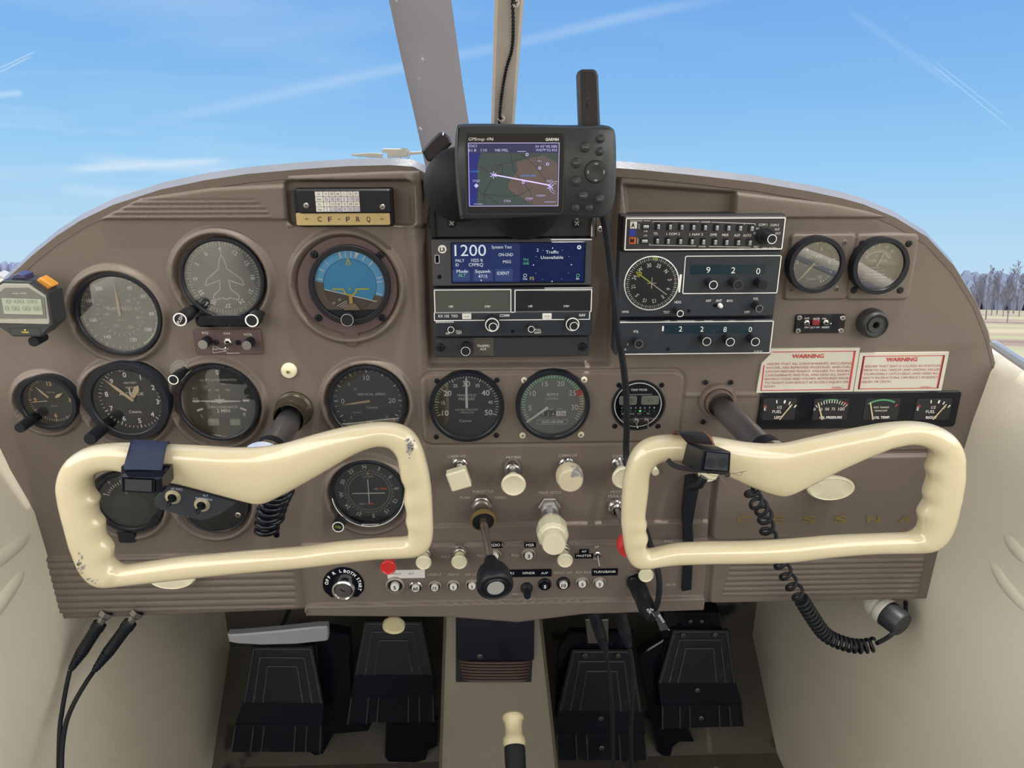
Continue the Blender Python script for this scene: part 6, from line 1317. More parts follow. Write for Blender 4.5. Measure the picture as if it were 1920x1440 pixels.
LO7 = [(770, 1043), (702, 1045.5), (631, 1055), (570, 1062), (465, 1071), (365, 1081), (290, 1089), (245, 1094)]; LI7 = [(755, 1009), (702, 1012), (631, 1018), (570, 1027), (465, 1035), (340, 1046), (265, 1057), (232, 1062)]
LO8 = [(245, 1094), (197, 1099.5), (177, 1096), (160, 1084), (145, 1057)]; LI8 = [(232, 1062), (224, 1060), (219, 1057), (214, 1050), (212, 1045)]
LO9 = [(145, 1057), (132, 1025), (120, 980), (110, 940), (106, 910)]; LI9 = [(212, 1045), (215, 1027), (210, 1018), (199, 1006), (197, 990), (198, 978), (186, 965), (184, 947), (189, 935), (178, 924), (174, 912)]
NN = (10, 30, 26, 10, 26, 8, 40, 10, 34)
yl, ylw = yoke('control_yoke', 'cream control yoke on the left, with navy-strapped camera and toggle plate on it', [(a, c, n) for a, c, n in zip((LO1, LO2, LO3, LO4, LO5, LO6, LO7, LO8, LO9), (LI1, LI2, LI3, LI4, LI5, LI6, LI7, LI8, LI9), NN)], (487, 890), (549, 778), (497, 862), .150, .0125, None)
RO1 = [(1164.4, 940), (1167, 910), (1171, 885), (1181, 850), (1200, 827.5), (1226, 818), (1264, 817)]; RI1 = [(1211, 955), (1215, 925), (1217, 905), (1217, 887), (1226, 869), (1249, 861), (1282, 861)]
RO2 = [(1264, 817), (1342.5, 820), (1402.5, 830.5), (1440, 833), (1466, 832)]; RI2 = [(1282, 861), (1320, 874), (1365, 893), (1402.5, 910), (1440, 925), (1466, 931)]
RO3 = [(1466, 832), (1477.5, 831), (1515, 822), (1590, 807), (1665, 794), (1710, 790.4)]; RI3 = [(1466, 931), (1485, 926), (1515, 910), (1571, 880), (1627, 853.7), (1665, 838.7), (1702, 832)]
RO4 = [(1710, 790.4), (1747, 793.7), (1777, 805), (1798, 824), (1808, 852)]; RI4 = [(1702, 832), (1720, 833), (1732, 837), (1741, 844), (1744.5, 852)]
RO5 = [(1808, 852), (1808, 895), (1802, 932), (1793, 972)]; RI5 = [(1744.5, 852), (1741, 864), (1734, 876), (1740, 895), (1730, 924), (1733, 940), (1719, 961), (1723, 978)]
RO6 = [(1793, 972), (1781, 1003.7), (1766, 1022.5), (1740, 1033), (1715, 1034)]; RI6 = [(1723, 978), (1721, 990), (1717, 997), (1710, 1000), (1702, 1001)]
RO7 = [(1715, 1034), (1627, 1035.6), (1552, 1042), (1477, 1051.7), (1402, 1053.6), (1327, 1054), (1252, 1057)]; RI7 = [(1702, 1001), (1627, 1003.7), (1552, 1007.5), (1477, 1014), (1402, 1018), (1327, 1018.7), (1271, 1020.6), (1236, 1028)]
RO8 = [(1252, 1057), (1215, 1063.7), (1192, 1067), (1179, 1058), (1170, 1030)]; RI8 = [(1236, 1028), (1225, 1031), (1217, 1032), (1212, 1028), (1211, 1020)]
RO9 = [(1170, 1030), (1164.4, 985), (1164.4, 940)]; RI9 = [(1211, 1020), (1216, 1007), (1211, 992), (1214, 980), (1210, 968), (1211, 955)]
yr, yrw = yoke('control_yoke', 'cream control yoke on the right, with a black box camera strapped near its upper left', [(a, c, n) for a, c, n in zip((RO1, RO2, RO3, RO4, RO5, RO6, RO7, RO8, RO9), (RI1, RI2, RI3, RI4, RI5, RI6, RI7, RI8, RI9), (16, 26, 30, 12, 30, 10, 40, 10, 20))], (1466, 885), (1352, 762), (1452, 862), .150, .0125, None)
# worn patches on the rims: thin irregular flakes
def flakes(yro, centres, m, seed):
    rnd = random.Random(seed); b = MB(yro.location)
    for cx, cy, sx, sy, n, s in centres:
        for _ in range(n):
            px, py = cx+rnd.gauss(0, sx), cy+rnd.gauss(0, sy); p = P(px, py, .150+.0129); k = pxm(px, py, .16)*s*rnd.uniform(.5, 1.4); pts = []
            nn = 7; rr = [rnd.uniform(.4, 1) for _ in range(nn)]
            x0, z0, h0 = lax(yro, p); pts = [(x0+k*rr[i]*math.cos(2*PI*i/nn), z0+k*rr[i]*math.sin(2*PI*i/nn)*1.4) for i in range(nn)]; b.prism(pts, h0-.0025, h0-.0002, m)
    b.build('paint_chips', yro, angle=20)
chipm = mat('chip_grey', (.30, .31, .33), .5)
flakes(yl, [(768, 843, 4, 8, 26, 2.2), (152, 1058, 4, 9, 20, 2.0), (172, 1088, 6, 3, 8, 1.6)], chipm, 3)
# shaft boots on the panel
for side, (px, py), m, lb in (('l', (550, 771), brass, 'dark dented metal collar round the left yoke shaft'), ('r', (1348, 755), brown2, 'brown round flange round the right yoke shaft')):
    c = P(px, py, 0.006); ro = thing('yoke_shaft_collar', lb, 'collar', Vector((c.x, 0, c.z)), 'yoke shaft collars on the panel')
    if side == 'l': part(ro, 'flange', [(.0200, -.001), (.0195, .003), (.0180, .004), (.0165, .006)], mat('dark_bronze', (.075, .062, .045), .35, .6, var=.3, nscale=120, wear=((150, 135, 105), .66, 90)), 40); part(ro, 'sleeve', [(.0170, .004), (.0168, .024), (.0160, .027), (.0150, .0272), (.0146, .020), (.0140, .004)], MT['dark_bronze'], 40)
    else: part(ro, 'flange', [(.0205, -.001), (.0200, .004), (.0190, .0055), (.0160, .006)], m, 40); part(ro, 'sleeve', [(.0150, .004), (.0148, .012), (.0138, .014), (.0132, .010)], m, 40)

# --- boxes strapped to the yokes
def wbox(b, corners_front, depth, m, ch=.001, back_scale=1.0, dY=.17):
    """box whose front face has the four given photo corners, at distance dY off the panel"""
    F4 = [P(*p, dY) for p in corners_front]; c = sum(F4, Vector())/4; B4 = [c+(p-c)*back_scale+Vector((0, depth, 0)) for p in F4]
    inn = [p+(c-p).normalized()*ch*1.4 for p in F4]; mid = [p+Vector((0, ch, 0)) for p in F4]
    b.hull([inn], m)
    for i in range(4): j = (i+1) % 4; b.hull([[inn[j], inn[i], mid[i], mid[j]], [mid[j], mid[i], B4[i], B4[j]]], m)
    b.hull([B4[::-1]], m)
dC = .190
loc = P(265, 905, dC); ro = thing('strapped_camera', 'small black box strapped to the left yoke with a navy fabric band', 'camera', loc, 'small boxes strapped to the yokes')
b = MB(loc); wbox(b, [(222, 897), (302, 897), (304, 925), (227, 922)], .026, blackg, .002, .98, dC); b.build('body', ro, angle=20)
b = MB(loc); wbox(b, [(226, 876), (318, 876), (316, 897), (226, 897)], .006, blackg, .001, 1, dC-.018)
b.build('rear_body', ro, angle=20)
b = MB(loc); p_ = [P(*zM(560, 458), dC+.0006), P(*zM(805, 468), dC+.0006), P(*zM(803, 575), dC+.0006), P(*zM(560, 562), dC+.0006)]; c_ = sum(p_, Vector())/4
b.hull([p_[::-1]], blackg); q_ = [c_+(v-c_)*.82+Vector((0, .002, 0)) for v in p_]; 
for i in range(4): j = (i+1) % 4; b.hull([[p_[i]-Vector((0, .0012, 0)), p_[j]-Vector((0, .0012, 0)), q_[j]-Vector((0, .0008, 0)), q_[i]-Vector((0, .0008, 0))]], black)
b.hull([[v-Vector((0, .0030, 0)) for v in q_][::-1]], mat('smoked_lens', (.030, .034, .040), .1, coat=.6)); b.build('front_window', ro, angle=20)
# strap wraps over the top bar
b = MB(loc); sp_ = []
for (x0, y0, d0), (x1, y1, d1) in (((232, 880, .176), (303, 882, .176)), ((234, 866, .172), (305, 868, .172)), ((241, 842, .168), (309, 845, .168)), ((245, 827, .158), (313, 830, .158)), ((248, 822, .148), (317, 826, .148)), ((250, 826, .134), (318, 831, .134)), ((250, 860, .128), (316, 864, .128)), ((248, 886, .132), (312, 890, .132))):
    a_, c_ = P(x0, y0, d0), P(x1, y1, d1); sp_.append([a_.lerp(c_, t) for t in (0, .03, .5, .97, 1)])
R1 = [[b.w(p) for p in r_] for r_ in sp_]; R2 = [[b.w(p+Vector((0, .0016, -.0012))) for p in r_] for r_ in sp_]
for RR, fl in ((R1, 0), (R2, 1)):
    for a_, c_ in zip(RR, RR[1:]):
        for i in range(4): f_ = (a_[i], a_[i+1], c_[i+1], c_[i]); b.face(f_ if fl else f_[::-1], strap)
for i in (0, 4):
    for k in range(len(R1)-1): b.face((R1[k][i], R1[k+1][i], R2[k+1][i], R2[k][i]), strap)
b.build('strap', ro, sub=1)
# toggle plate on the left yoke
dT = .150; loc = P(385, 940, dT); ro = thing('yoke_switch_plate', 'black plate with two toggles reading AP DISC and ALT under the left yoke', 'switch plate', loc)
b = MB(loc); pts = [b.lc(*zM(*p)) for p in ((905, 480), (1050, 520), (1440, 625), (1440, 640), (1350, 700), (1290, 740), (1200, 775), (1150, 785), (1060, 765), (950, 735), (830, 700), (800, 670), (795, 625), (860, 545))]
b.prism(pts, -.004, .0, charc, .0008); pts = [b.lc(*zM(*p)) for p in ((880, 470), (1060, 500), (1440, 612), (1440, 650), (1050, 545), (890, 520))]; b.prism(pts, -.02, .002, black, .001); b.build('plate', ro, angle=25)
b = MB(loc); bl = mat('blue_label', (.015, .03, .14), .4)
for x0, x1, y0, s in ((905, 1040, 535, (('AP DISC', 967, 548, 23, 4.6),)), (1110, 1250, 605, (('ALT', 1180, 597, 10, 4.4), ('ENG/DISENG', 1170, 622, 31, 4.4)))):
    for s_, x, y, w, cp in s: b.ptext(s_, *zM(x, y), cp, mat('label_blue_white', (.42, .52, .75), .5), .0024, w, rot=8)
b.build('lettering', ro, angle=20)
for x, y in ((926, 622), (1145, 680)):
    p = zM(x, y); b = MB(loc); cx, cz = b.lc(*p, .004); b.lathe([(.0068, -.0002), (.0068, .0008), (.0050, .0010), (.0050, .0022), (.0040, .0024), (.0036, .0012, blackg), (0, .0012, blackg)], mat('pale_gold_nut', (.62, .56, .40), .3, .7), 28, cx, cz); b.build('nut', ro)
    b = MB(loc); b.lathe([(.0014, 0), (.0020, .005), (.0024, .008), (.0018, .0095), (0, .0098)], black, 18, ax=((cx, cz-.0004, .001), (-.25, -.35, 1))); b.build('toggle', ro)
# --- right yoke camera
dC = .196; loc = P(1345, 868, dC); ro = thing('strapped_camera', 'black box camera with two round lenses strapped to the right yoke by a brown-lined band', 'camera', loc, 'small boxes strapped to the yokes')
F4 = [P(*zN(478, 378), dC), P(*zN(618, 392), dC), P(*zN(612, 498), dC), P(*zN(462, 488), dC)]; B4 = [P(*zN(392, 345), dC-.035), P(*zN(545, 362), dC-.035), P(*zN(540, 470), dC-.035), P(*zN(365, 455), dC-.035)]
b = MB(loc); b.hull([F4[::-1], B4], blackg)
for i in range(4): j = (i+1) % 4; b.hull([[F4[i], F4[j], B4[j], B4[i]]], black)
ob = b.build('body', ro, angle=20); bv = ob.modifiers.new('b', 'BEVEL'); bv.width = .0015; bv.segments = 2
b = MB(loc); c_ = sum(F4, Vector())/4; q_ = [c_+(v-c_)*.78-Vector((0, .0008, 0)) for v in F4]; b.hull([q_[::-1]], mat('smoked_grey_glass', (.050, .056, .062), .12, coat=.5))
x, z, h = lax(ro, c_)
for dx in (-.0050, .0050): b.disc(.0042, h+.0012, MT['smoked_lens'], 24, x+dx, z-.001)
b.build('front_window', ro, angle=20); b = MB(loc); sp_ = []
for (x0, y0, d0), (x1, y1, d1) in (((1280, 866, .130), (1316, 880, .140)), ((1262, 862, .158), (1300, 878, .168)), ((1260, 856, .166), (1312, 874, .170)),):
    sp_.append((P(x0, y0, d0), P(x1, y1, d1)))
for (x0, y0, d0), (x1, y1, d1) in (((1288, 830, .162), (1342, 834, .178)), ((1272, 812, .168), (1336, 818, .176)), ((1262, 807, .158), (1322, 807, .164)), ((1260, 812, .138), (1318, 812, .142)), ((1262, 830, .128), (1318, 840, .128)), ((1270, 862, .128), (1318, 876, .130))): sp_.append((P(x0, y0, d0), P(x1, y1, d1)))
R1 = [[b.w(a_.lerp(c_, t)) for t in (0, .5, 1)] for a_, c_ in sp_]
bstrap = mat('black_strap_fabric', (.018, .017, .020), .85, bump=.8, bscale=900)
R2 = [[b.w(a_.lerp(c_, t)+Vector((0, .002, -.0015))) for t in (0, .5, 1)] for a_, c_ in sp_]; lin_ = mat('brown_strap_lining', (.24, .10, .045), .7)
for RR, mm in ((R1, bstrap), (R2, lin_)):
    for a_, c_ in zip(RR[3:], RR[4:]):
        for i in range(2): b.face((a_[i+1], a_[i], c_[i], c_[i+1]), mm)
for i in (0, 2):
    for k in range(3, len(R1)-1): b.face((R1[k][i], R1[k+1][i], R2[k+1][i], R2[k][i]), lin_)
b.build('strap', ro, sub=1)
b = MB(loc); b.tube(spline([P(1252, 862, .168), P(1262, 872, .172), P(1282, 878, .176), P(1316, 882, .178), P(1360, 886, .18), P(1364, 892, .18)], 8), .0022, bstrap, 8); b.build('strap_tail', ro)
b = MB(loc); rnd = random.Random(4)
for pts_ in (((1318, 884), (1340, 893), (1365, 890), (1395, 884)), ((1345, 890), (1360, 905), (1376, 926)), ((1372, 886), (1388, 892), (1392, 884)), ((1388, 886), (1400, 883)), ((1310, 885), (1325, 897), (1345, 900)), ((1330, 848), (1344, 856))):
    b.tube(spline([P(x_, y_, .192) for x_, y_ in pts_], 6), .00022, brown2 if rnd.random() < .5 else blackm, 4)
b.build('loose_threads', ro)

# ================================================================== cords
def cord(name, label, pts, r, m=rubber, cat='cord', group=None, n=10):
    W = [P(*p[:2], p[2]) for p in pts]; b = MB(W[0]); b.tube(spline(W, 10), r, m, n); o = b.build(name, None, angle=60); tag(o, label, cat, group); return o
def coil(b, pts, R, r, turns, m, nper=14, dens=None, a0=0):
    S = spline(pts, 40); N = int(turns*nper); L = [0]
    for a, c in zip(S, S[1:]): L.append(L[-1]+(c-a).length)
    out = []; 
    for i in range(N+1):
        t = i/N; t = dens(t) if dens else t; s = L[-1]*t; k = min(max(0, np.searchsorted(L, s)-1), len(S)-2); f = (s-L[k])/max(1e-9, L[k+1]-L[k]); p = S[k].lerp(S[k+1], f); tg = (S[k+1]-S[k]).normalized()
        n1 = tg.cross(Vector((0, 1, 0))).normalized(); n2 = tg.cross(n1); a = 2*PI*i/nper+a0; out.append(p+n1*R*math.cos(a)+n2*R*math.sin(a))
    b.tube(out, r, m, 8, cap=True); return out
# right hand coiled cord from behind the yoke to the plug under the panel
pts3 = [P(x, y, d) for x, y, d in ((1411, 912, .10), (1414, 935, .095), (1432, 960, .08), (1438, 990, .07), (1446, 1015, .065), (1462, 1052, .06), (1478, 1085, .055), (1500, 1120, .05), (1525, 1160, .045), (1548, 1190, .04), (1580, 1206, .04), (1612, 1212, .04), (1640, 1208, .04))]
b = MB(pts3[0]); coil(b, pts3, .0070, .0020, 31, rubber, 14, dens=lambda t: (0.60*(t/.35) if t < .35 else .60+.40*(t-.35)/.65)); b.tube(spline([P(1644, 1206, .038), P(1660, 1198, .03), P(1678, 1185, .02), P(1694, 1170, .01), P(1698, 1145, 0), P(1698, 1128, -.01)], 8), .0026, rubber, 10); b.tube(spline([P(1410, 890, .11), P(1410, 905, .105), P(1412, 918, .10)], 6), .0022, rubber, 8)
o = b.build('coiled_cord', None, angle=60); tag(o, 'thin dark coiled cord from the right yoke down to the plug under the panel', 'cord', 'coiled cords on the yokes')
pts3 = [P(x, y, d) for x, y, d in ((524, 912, .09), (516, 930, .085), (508, 950, .082), (502, 975, .08), (500, 1002, .08))]
b = MB(pts3[0]); coil(b, pts3, .0098, .0030, 8, blackg, 18); coil(b, [p+Vector((0.002, .004, 0)) for p in pts3[:-1]], .0108, .0030, 5, blackg, 18, a0=2)
o = b.build('coiled_cord', None, angle=60); tag(o, 'short tight black coiled cord hanging below the hub of the left yoke', 'cord', 'coiled cords on the yokes')
# navigator power cord
cord('power_cord', 'long black navigator power cord running down past the radios to the lighter plug', [(1128, 400, .06), (1134, 420, .055), (1143, 480, .05), (1152, 560, .048), (1158, 620, .045), (1168, 680, .04), (1174, 740, .035), (1175, 800, .03), (1174, 850, .028), (1180, 900, .04), (1195, 950, .05), (1212, 1000, .055), (1228, 1050, .06), (1236, 1090, .065), (1233, 1130, .065), (1222, 1150, .06)], .0033, rubber)
# lighter socket and plug
p = P(1193, 1090, .012); loc = Vector((p.x, -.009, p.z)); ro = thing('lighter_socket', 'chrome ring of the lighter socket on the lower panel with a plug in it', 'socket', loc); r = 21*pxm(1193, 1090, .012); part(ro, 'ring', [(r, -.001), (r, .002), (r*.93, .004), (r*.80, .004), (r*.76, 0), (0, 0)], chrome, 40)
pa, pb = P(1192, 1092, .012), P(1222, 1160, .075); ro = thing('lighter_plug', 'black plug pushed into the lighter socket, white writing on its end', 'plug', pa); dv = (Vector(lax(ro, pb))); LN = dv.length; dv.normalize()
b = MB(pa); b.lathe([(.0098, -.002), (.0098, LN*.35), (.0088, LN*.42), (.0094, LN*.46), (.0098, LN*.7), (.0080, LN*.82), (.0060, LN*.95), (.0048, LN), (0, LN+.001)], black, 28, ax=((0, 0, 0), dv)); b.build('body', ro)
b = MB(pa); 
for s, x, y, w, rt in (('FUSE', 1217, 1146, 12, 50), ('2A', 1222, 1143, 8, 20), ('REMOVE', 1240, 1160, 20, 58)): b.ptext(s, x, y, 4.5, white, .078, w, rot=rt)
b.tube([P(1228, 1148, .076), P(1246, 1170, .07), P(1255, 1182, .06)], .0004, white, 5); b.tube([P(1224, 1150, .076), P(1240, 1180, .07)], .0003, white, 5); b.prism([b.lc(x_, y_, .074) for x_, y_ in ((1226, 1149), (1236, 1146), (1254, 1180), (1238, 1184))], .073, .0735, mat('clear_tag', (.05, .05, .06), .15)); b.build('tag', ro, angle=20)
# headset plugs
def headset(lb, grp, top, mid, path, r=.0068):
    a, e = P(*top), P(*mid); ro = thing('headset_plug', lb, 'plug', a, grp); dv = Vector(lax(ro, e)); LN = dv.length; dv.normalize(); prof = [(.0040, -.012, steel), (.0040, 0, steel), (r*1.1, 0), (r*1.15, LN*.12), (r, LN*.16), (r, LN*.55)]
    for i in range(6): t = .58+.06*i; rr = r*(1-.42*(i/6)); prof += [(rr, LN*t), (rr, LN*(t+.03)), (rr*.82, LN*(t+.033)), (rr*.82, LN*(t+.055))]
    prof += [(r*.5, LN*.97), (0, LN)]
    b = MB(a); b.lathe(prof, black, 20, ax=((0, 0, 0), dv)); b.build('strain_relief', ro)
    b = MB(a); b.lathe([(.0072, -.014), (.0072, -.008), (.0045, -.006), (.0045, 0)], steel, 6, ax=((0, 0, 0), dv)); b.build('jack_nut', ro)
    b = MB(a); W = [e]+[P(*q) for q in path]; b.tube(spline(W, 10), .0026, rubber, 8); b.build('cord', ro)
headset('black headset plug under the lower left corner of the panel, nearer the door', 'headset plugs', (188, 1168, .010), (131, 1258, .035), [(124, 1290, .05), (117, 1330, .07), (112, 1370, .09), (110, 1450, .12), (110, 1520, .14)])
headset('black headset plug under the lower left of the panel, second from the door', 'headset plugs', (245, 1166, .010), (175, 1260, .035), [(160, 1282, .05), (138, 1320, .068), (124, 1356, .085), (117, 1400, .105), (115, 1450, .125), (114, 1520, .145)])
headset('black headset plug hanging over the pedals right of the tunnel, left one', 'headset plugs', (1112, 1146, 0.0), (1136, 1222, .010), [(1142, 1260, .012), (1147, 1310, .014), (1149, 1370, .015), (1150, 1460, .018)], .0072)
headset('black headset plug hanging over the pedals right of the tunnel, right one', 'headset plugs', (1160, 1140, 0.0), (1180, 1215, .010), [(1186, 1250, .012), (1186, 1300, .014), (1183, 1370, .015), (1184, 1460, .018)], .0072)

# ================================================================== stopwatch on the left edge
dS = .045; loc = P(45, 570, dS); ro = thing('stopwatch', 'black octagonal digital timer with orange button at the far left edge of the panel', 'timer', loc)
zS = zf(0, 440, 6.5454)
b = MB(loc); o_ = [(-70, 620), (30, 560), (380, 575), (585, 725), (645, 1110), (500, 1255), (160, 1255), (-30, 1130), (-90, 1100)]; pts = [b.lc(*zS(*p)) for p in o_]; b.prism(pts, -.026, 0, mat('timer_charcoal', (.045, .048, .050), .42), .001, None); b.build('case', ro, angle=25)
b = MB(loc); pts = [b.lc(*zS(*p), .001) for p in ((-60, 660), (40, 600), (350, 605), (560, 750), (608, 1070), (595, 1100), (-60, 1085))]; b.prism(pts, -.0005, .0014, mat('timer_silver', (.44, .44, .38), .35, .2), .0005)
pts = [b.lc(*zS(*p), .002) for p in ((-60, 745), (60, 650), (340, 650), (545, 775), (570, 1030), (-60, 1030))]; b.prism(pts, .001, .0020, mat('timer_inner_grey', (.18, .185, .17), .4), .0003); b.build('bezel', ro, angle=25)
b = MB(loc); pts = [b.lc(*zS(*p), .0026) for p in ((15, 780), (500, 795), (530, 985), (50, 975))]; b.prism(pts, .0015, .0026, mat('timer_lcd', (.42, .46, .36), .25), .0002)
for s, x, y, w, cp in (('0 00 00', 260, 820, 58, 7), ('0 00 00 00', 280, 905, 68, 9)): b.ptext(s, *zS(x, y), cp, mat('timer_digit', (.31, .35, .28), .4), .0030, w, rot=1)
b.ptext('DUAL TIMER', *zS(240, 720), 2.4, offw, .0024, 26); b.build('display', ro, angle=20)
b = MB(loc); x0, z1 = b.lc(*zS(110, 1145)); x1, z0 = b.lc(*zS(510, 1235)); b.frame(x0, x1, z0, z1, .0003, .0003, blackm, .001); b.ptext('TIMEX', *zS(310, 1198), 3, yellow, .0004, 15, bold=.02); b.ptext('o', *zS(305, 1165), 4, yellow, .0004, 4, bold=.05); b.build('logo_plate', ro, angle=20)
b = MB(loc); p0, p1 = P(*zS(470, 545), dS-.010), P(*zS(630, 650), dS-.010); ex = (p1-p0); nrm = Vector((-ex.z, 0, ex.x)).normalized()*-.006 if False else Vector((ex.z, 0, -ex.x)).normalized()*-.0055
b.M = None; cc_ = (p0+p1)/2; 
pts = [b.lc(*zS(*p), -.010) for p in ((455, 560), (500, 522), (640, 610), (652, 632), (610, 668), (585, 672), (460, 585))]; b.prism(pts, -.020, -.008, mat('timer_orange', (.62, .27, .04), .4), .001); b.build('start_button', ro)
b = MB(loc); pts = [b.lc(*zS(*p), -.008) for p in ((150, 520), (165, 490), (230, 468), (320, 490), (330, 545), (150, 545))]; b.prism(pts, -.020, -.006, mat('timer_button_navy', (.05, .05, .13), .3), .001); b.build('lap_button', ro)
b = MB(loc); x, z = b.lc(*zS(465, 1285), -.02); b.lathe([(.005, -.030), (.005, -.012), (0, -.012)], blackm, 16, x, z); b.build('mounting_stud', ro)

# ================================================================== keys on the glareshield
loc = P(740, 290, -.03); ro = thing('key_ring', 'bunch of worn silver keys with black fob lying on the glareshield top', 'keys', loc); ks = mat('worn_key_silver', (.50, .50, .48), .35, .8)
b = MB(loc); pts = [b.lc(*zE(*p)) for p in ((60, 575), (75, 565), (200, 556), (275, 560), (275, 590), (180, 588), (150, 582), (120, 584), (95, 578))]; b.prism(pts, -.001, .001, ks, .0002); b.build('key_blade', ro, angle=20)
b = MB(loc); pts = [b.lc(*zE(*p)) for p in ((272, 545), (275, 528), (425, 530), (445, 548), (440, 585), (310, 590), (305, 555), (275, 555))]; b.prism(pts, -.0012, .0012, ks, .0003); b.build('key_bow', ro, angle=20)
b = MB(loc); b.arc(.0045, .0060, 0, 360, .0015, ks, 24, *b.lc(*zE(420, 566))); pts = [b.lc(*zE(*p)) for p in ((430, 552), (545, 545), (560, 560), (440, 572))]; b.prism(pts, -.001, .001, ks, .0003); b.build('split_ring', ro, angle=20)
b = MB(loc); pts = [b.lc(*zE(*p), .004) for p in ((535, 545), (590, 480), (655, 420), (690, 425), (725, 455), (738, 495), (680, 560), (590, 618), (570, 610))]; b.prism(pts, -.004, .004, blackg, .002); b.build('fob', ro)
b = MB(loc); pts = [b.lc(*zE(*p), 0) for p in ((585, 635), (660, 595), (655, 645), (600, 650))]; b.prism(pts, -.003, -.001, mat('teal_plastic', (.02, .45, .42), .3), .0005); b.build('teal_tag', ro, angle=20)
# ================================================================== underpanel plug (right)
pa = P(1638, 1130, -.02); loc = pa; ro = thing('vent_plug', 'white-ringed black knurled plug under the lower right of the panel', 'vent plug', loc); dv = Vector((.42, -.12, .9)).normalized(); b = MB(loc)
wp_ = mat('vent_white', (.55, .54, .48), .4)
b.lathe([(.012, -.006), (.012, 0), (.016, 0), (.0165, .006), (.014, .007), (.014, .012), (.0170, .012), (.0175, .018), (.0165, .020)], wp_, 36, ax=((0, 0, 0), dv)); b.build('vent_body', ro); b = MB(loc); b.lathe([(.0155, .019), (.0165, .022), (.0160, .040), (.0145, .042), (0, .042)], charc, 36, ax=((0, 0, 0), dv), knurl=(.0165, .0160)); b.build('cap', ro); 
# ================================================================== pedals
pedm = mat('pedal_black_paint', (.009, .011, .018), .42, var=.2, nscale=40, bump=.25, bscale=200, spec=.3, wear=((52, 48, 46), .66, 40)); ridge = mat('pedal_worn_ridge', (.050, .046, .050), .5, wear=((110, 100, 90), .66, 60))
def patch(b, quad, u0, u1, v0, v1, h0, h1, m):
    """box on a bilinear patch; quad = (top-left, top-right, bottom-right, bottom-left)"""
    tl, tr, br_, bl = quad; n = (tr-tl).cross(bl-tl).normalized()
    if n.y > 0: n = -n
    def pt(u, v, h): return tl.lerp(tr, u).lerp(bl.lerp(br_, u), v)+n*h
    c = [(u0, v0), (u1, v0), (u1, v1), (u0, v1)]; A = [pt(u, v, h0) for u, v in c]; B_ = [pt(u, v, h1) for u, v in c]; b.hull([B_[::-1]], m)
    for i in range(4): j = (i+1) % 4; b.hull([[A[i], B_[i], B_[j], A[j]]], m)
    return pt
def pedal(label, top, bot, lowt, lowb, dt, db, extra=None):
    q = [P(*top[0], dt), P(*top[1], dt), P(*bot[1], db), P(*bot[0], db)]; loc = (q[2]+q[3])/2; ro = thing('rudder_pedal', label, 'rudder pedal', loc, 'four black rudder pedals')
    b = MB(loc); pt = patch(b, q, 0, 1, 0, 1, -.010, 0, pedm); b.build('toe_plate', ro, angle=20)
    b = MB(loc); tl, tr, br_, bl = q; n = (tr-tl).cross(bl-tl).normalized(); n = -n if n.y > 0 else n
    for off in (.035, .19, .35):
        pts = [(off*.72, 1), (off*.78+.01, off), (1-off*.78-.01, off), (1-off*.72, 1)]
        for (ua, va), (ub, vb) in zip(pts, pts[1:]):
            pa_ = tl.lerp(tr, ua).lerp(bl.lerp(br_, ua), va)+n*.001; pb_ = tl.lerp(tr, ub).lerp(bl.lerp(br_, ub), vb)+n*.001; b.tube([pa_, pb_], .0016, ridge, 6)
    b.build('raised_ribs', ro)
    l = [P(*lowt[0], db+.004), P(*lowt[1], db+.004), P(*lowb[1], db+.012), P(*lowb[0], db+.012)]; b = MB(loc); patch(b, [q[3], q[2], l[1], l[0]], 0, 1, 0, 1, -.010, -.001, pedm); patch(b, l, 0, 1, 0, 1, -.016, 0, pedm); b.build('heel_plate', ro, angle=20)
    for u in (.01, .22, .34, .70, .83, .99): b = MB(loc); patch(b, l, u-.008, u+.008, .02, .98, 0, .004, ridge); b.build('heel_rib', ro, angle=20)
    return ro, q, l
r1, q1, l1 = pedal('black rudder pedal farthest left, under the silver handle', ((472, 1213), (586, 1213)), ((455, 1316), (606, 1318)), ((441, 1358), (604, 1358)), ((433, 1410), (602, 1410)), -.27, -.235)
r2, q2, l2 = pedal('black rudder pedal left of the tunnel, behind the hanging cream knob', ((684, 1166), (791, 1166)), ((665, 1265), (811, 1265)), ((658, 1306), (813, 1302)), ((651, 1356), (815, 1352)), -.31, -.275)
r3, q3, l3 = pedal('black rudder pedal right of the tunnel with two headset cords over it', ((1072, 1218), (1186, 1218)), ((1047, 1332), (1204, 1334)), ((1042, 1374), (1210, 1374)), ((1044, 1425), (1214, 1425)), -.27, -.235)
r4, q4, l4 = pedal('black rudder pedal farthest right with bright screws', ((1262, 1181), (1366, 1181)), ((1234, 1280), (1380, 1280)), ((1240, 1322), (1392, 1320)), ((1240, 1366), (1396, 1362)), -.31, -.275)
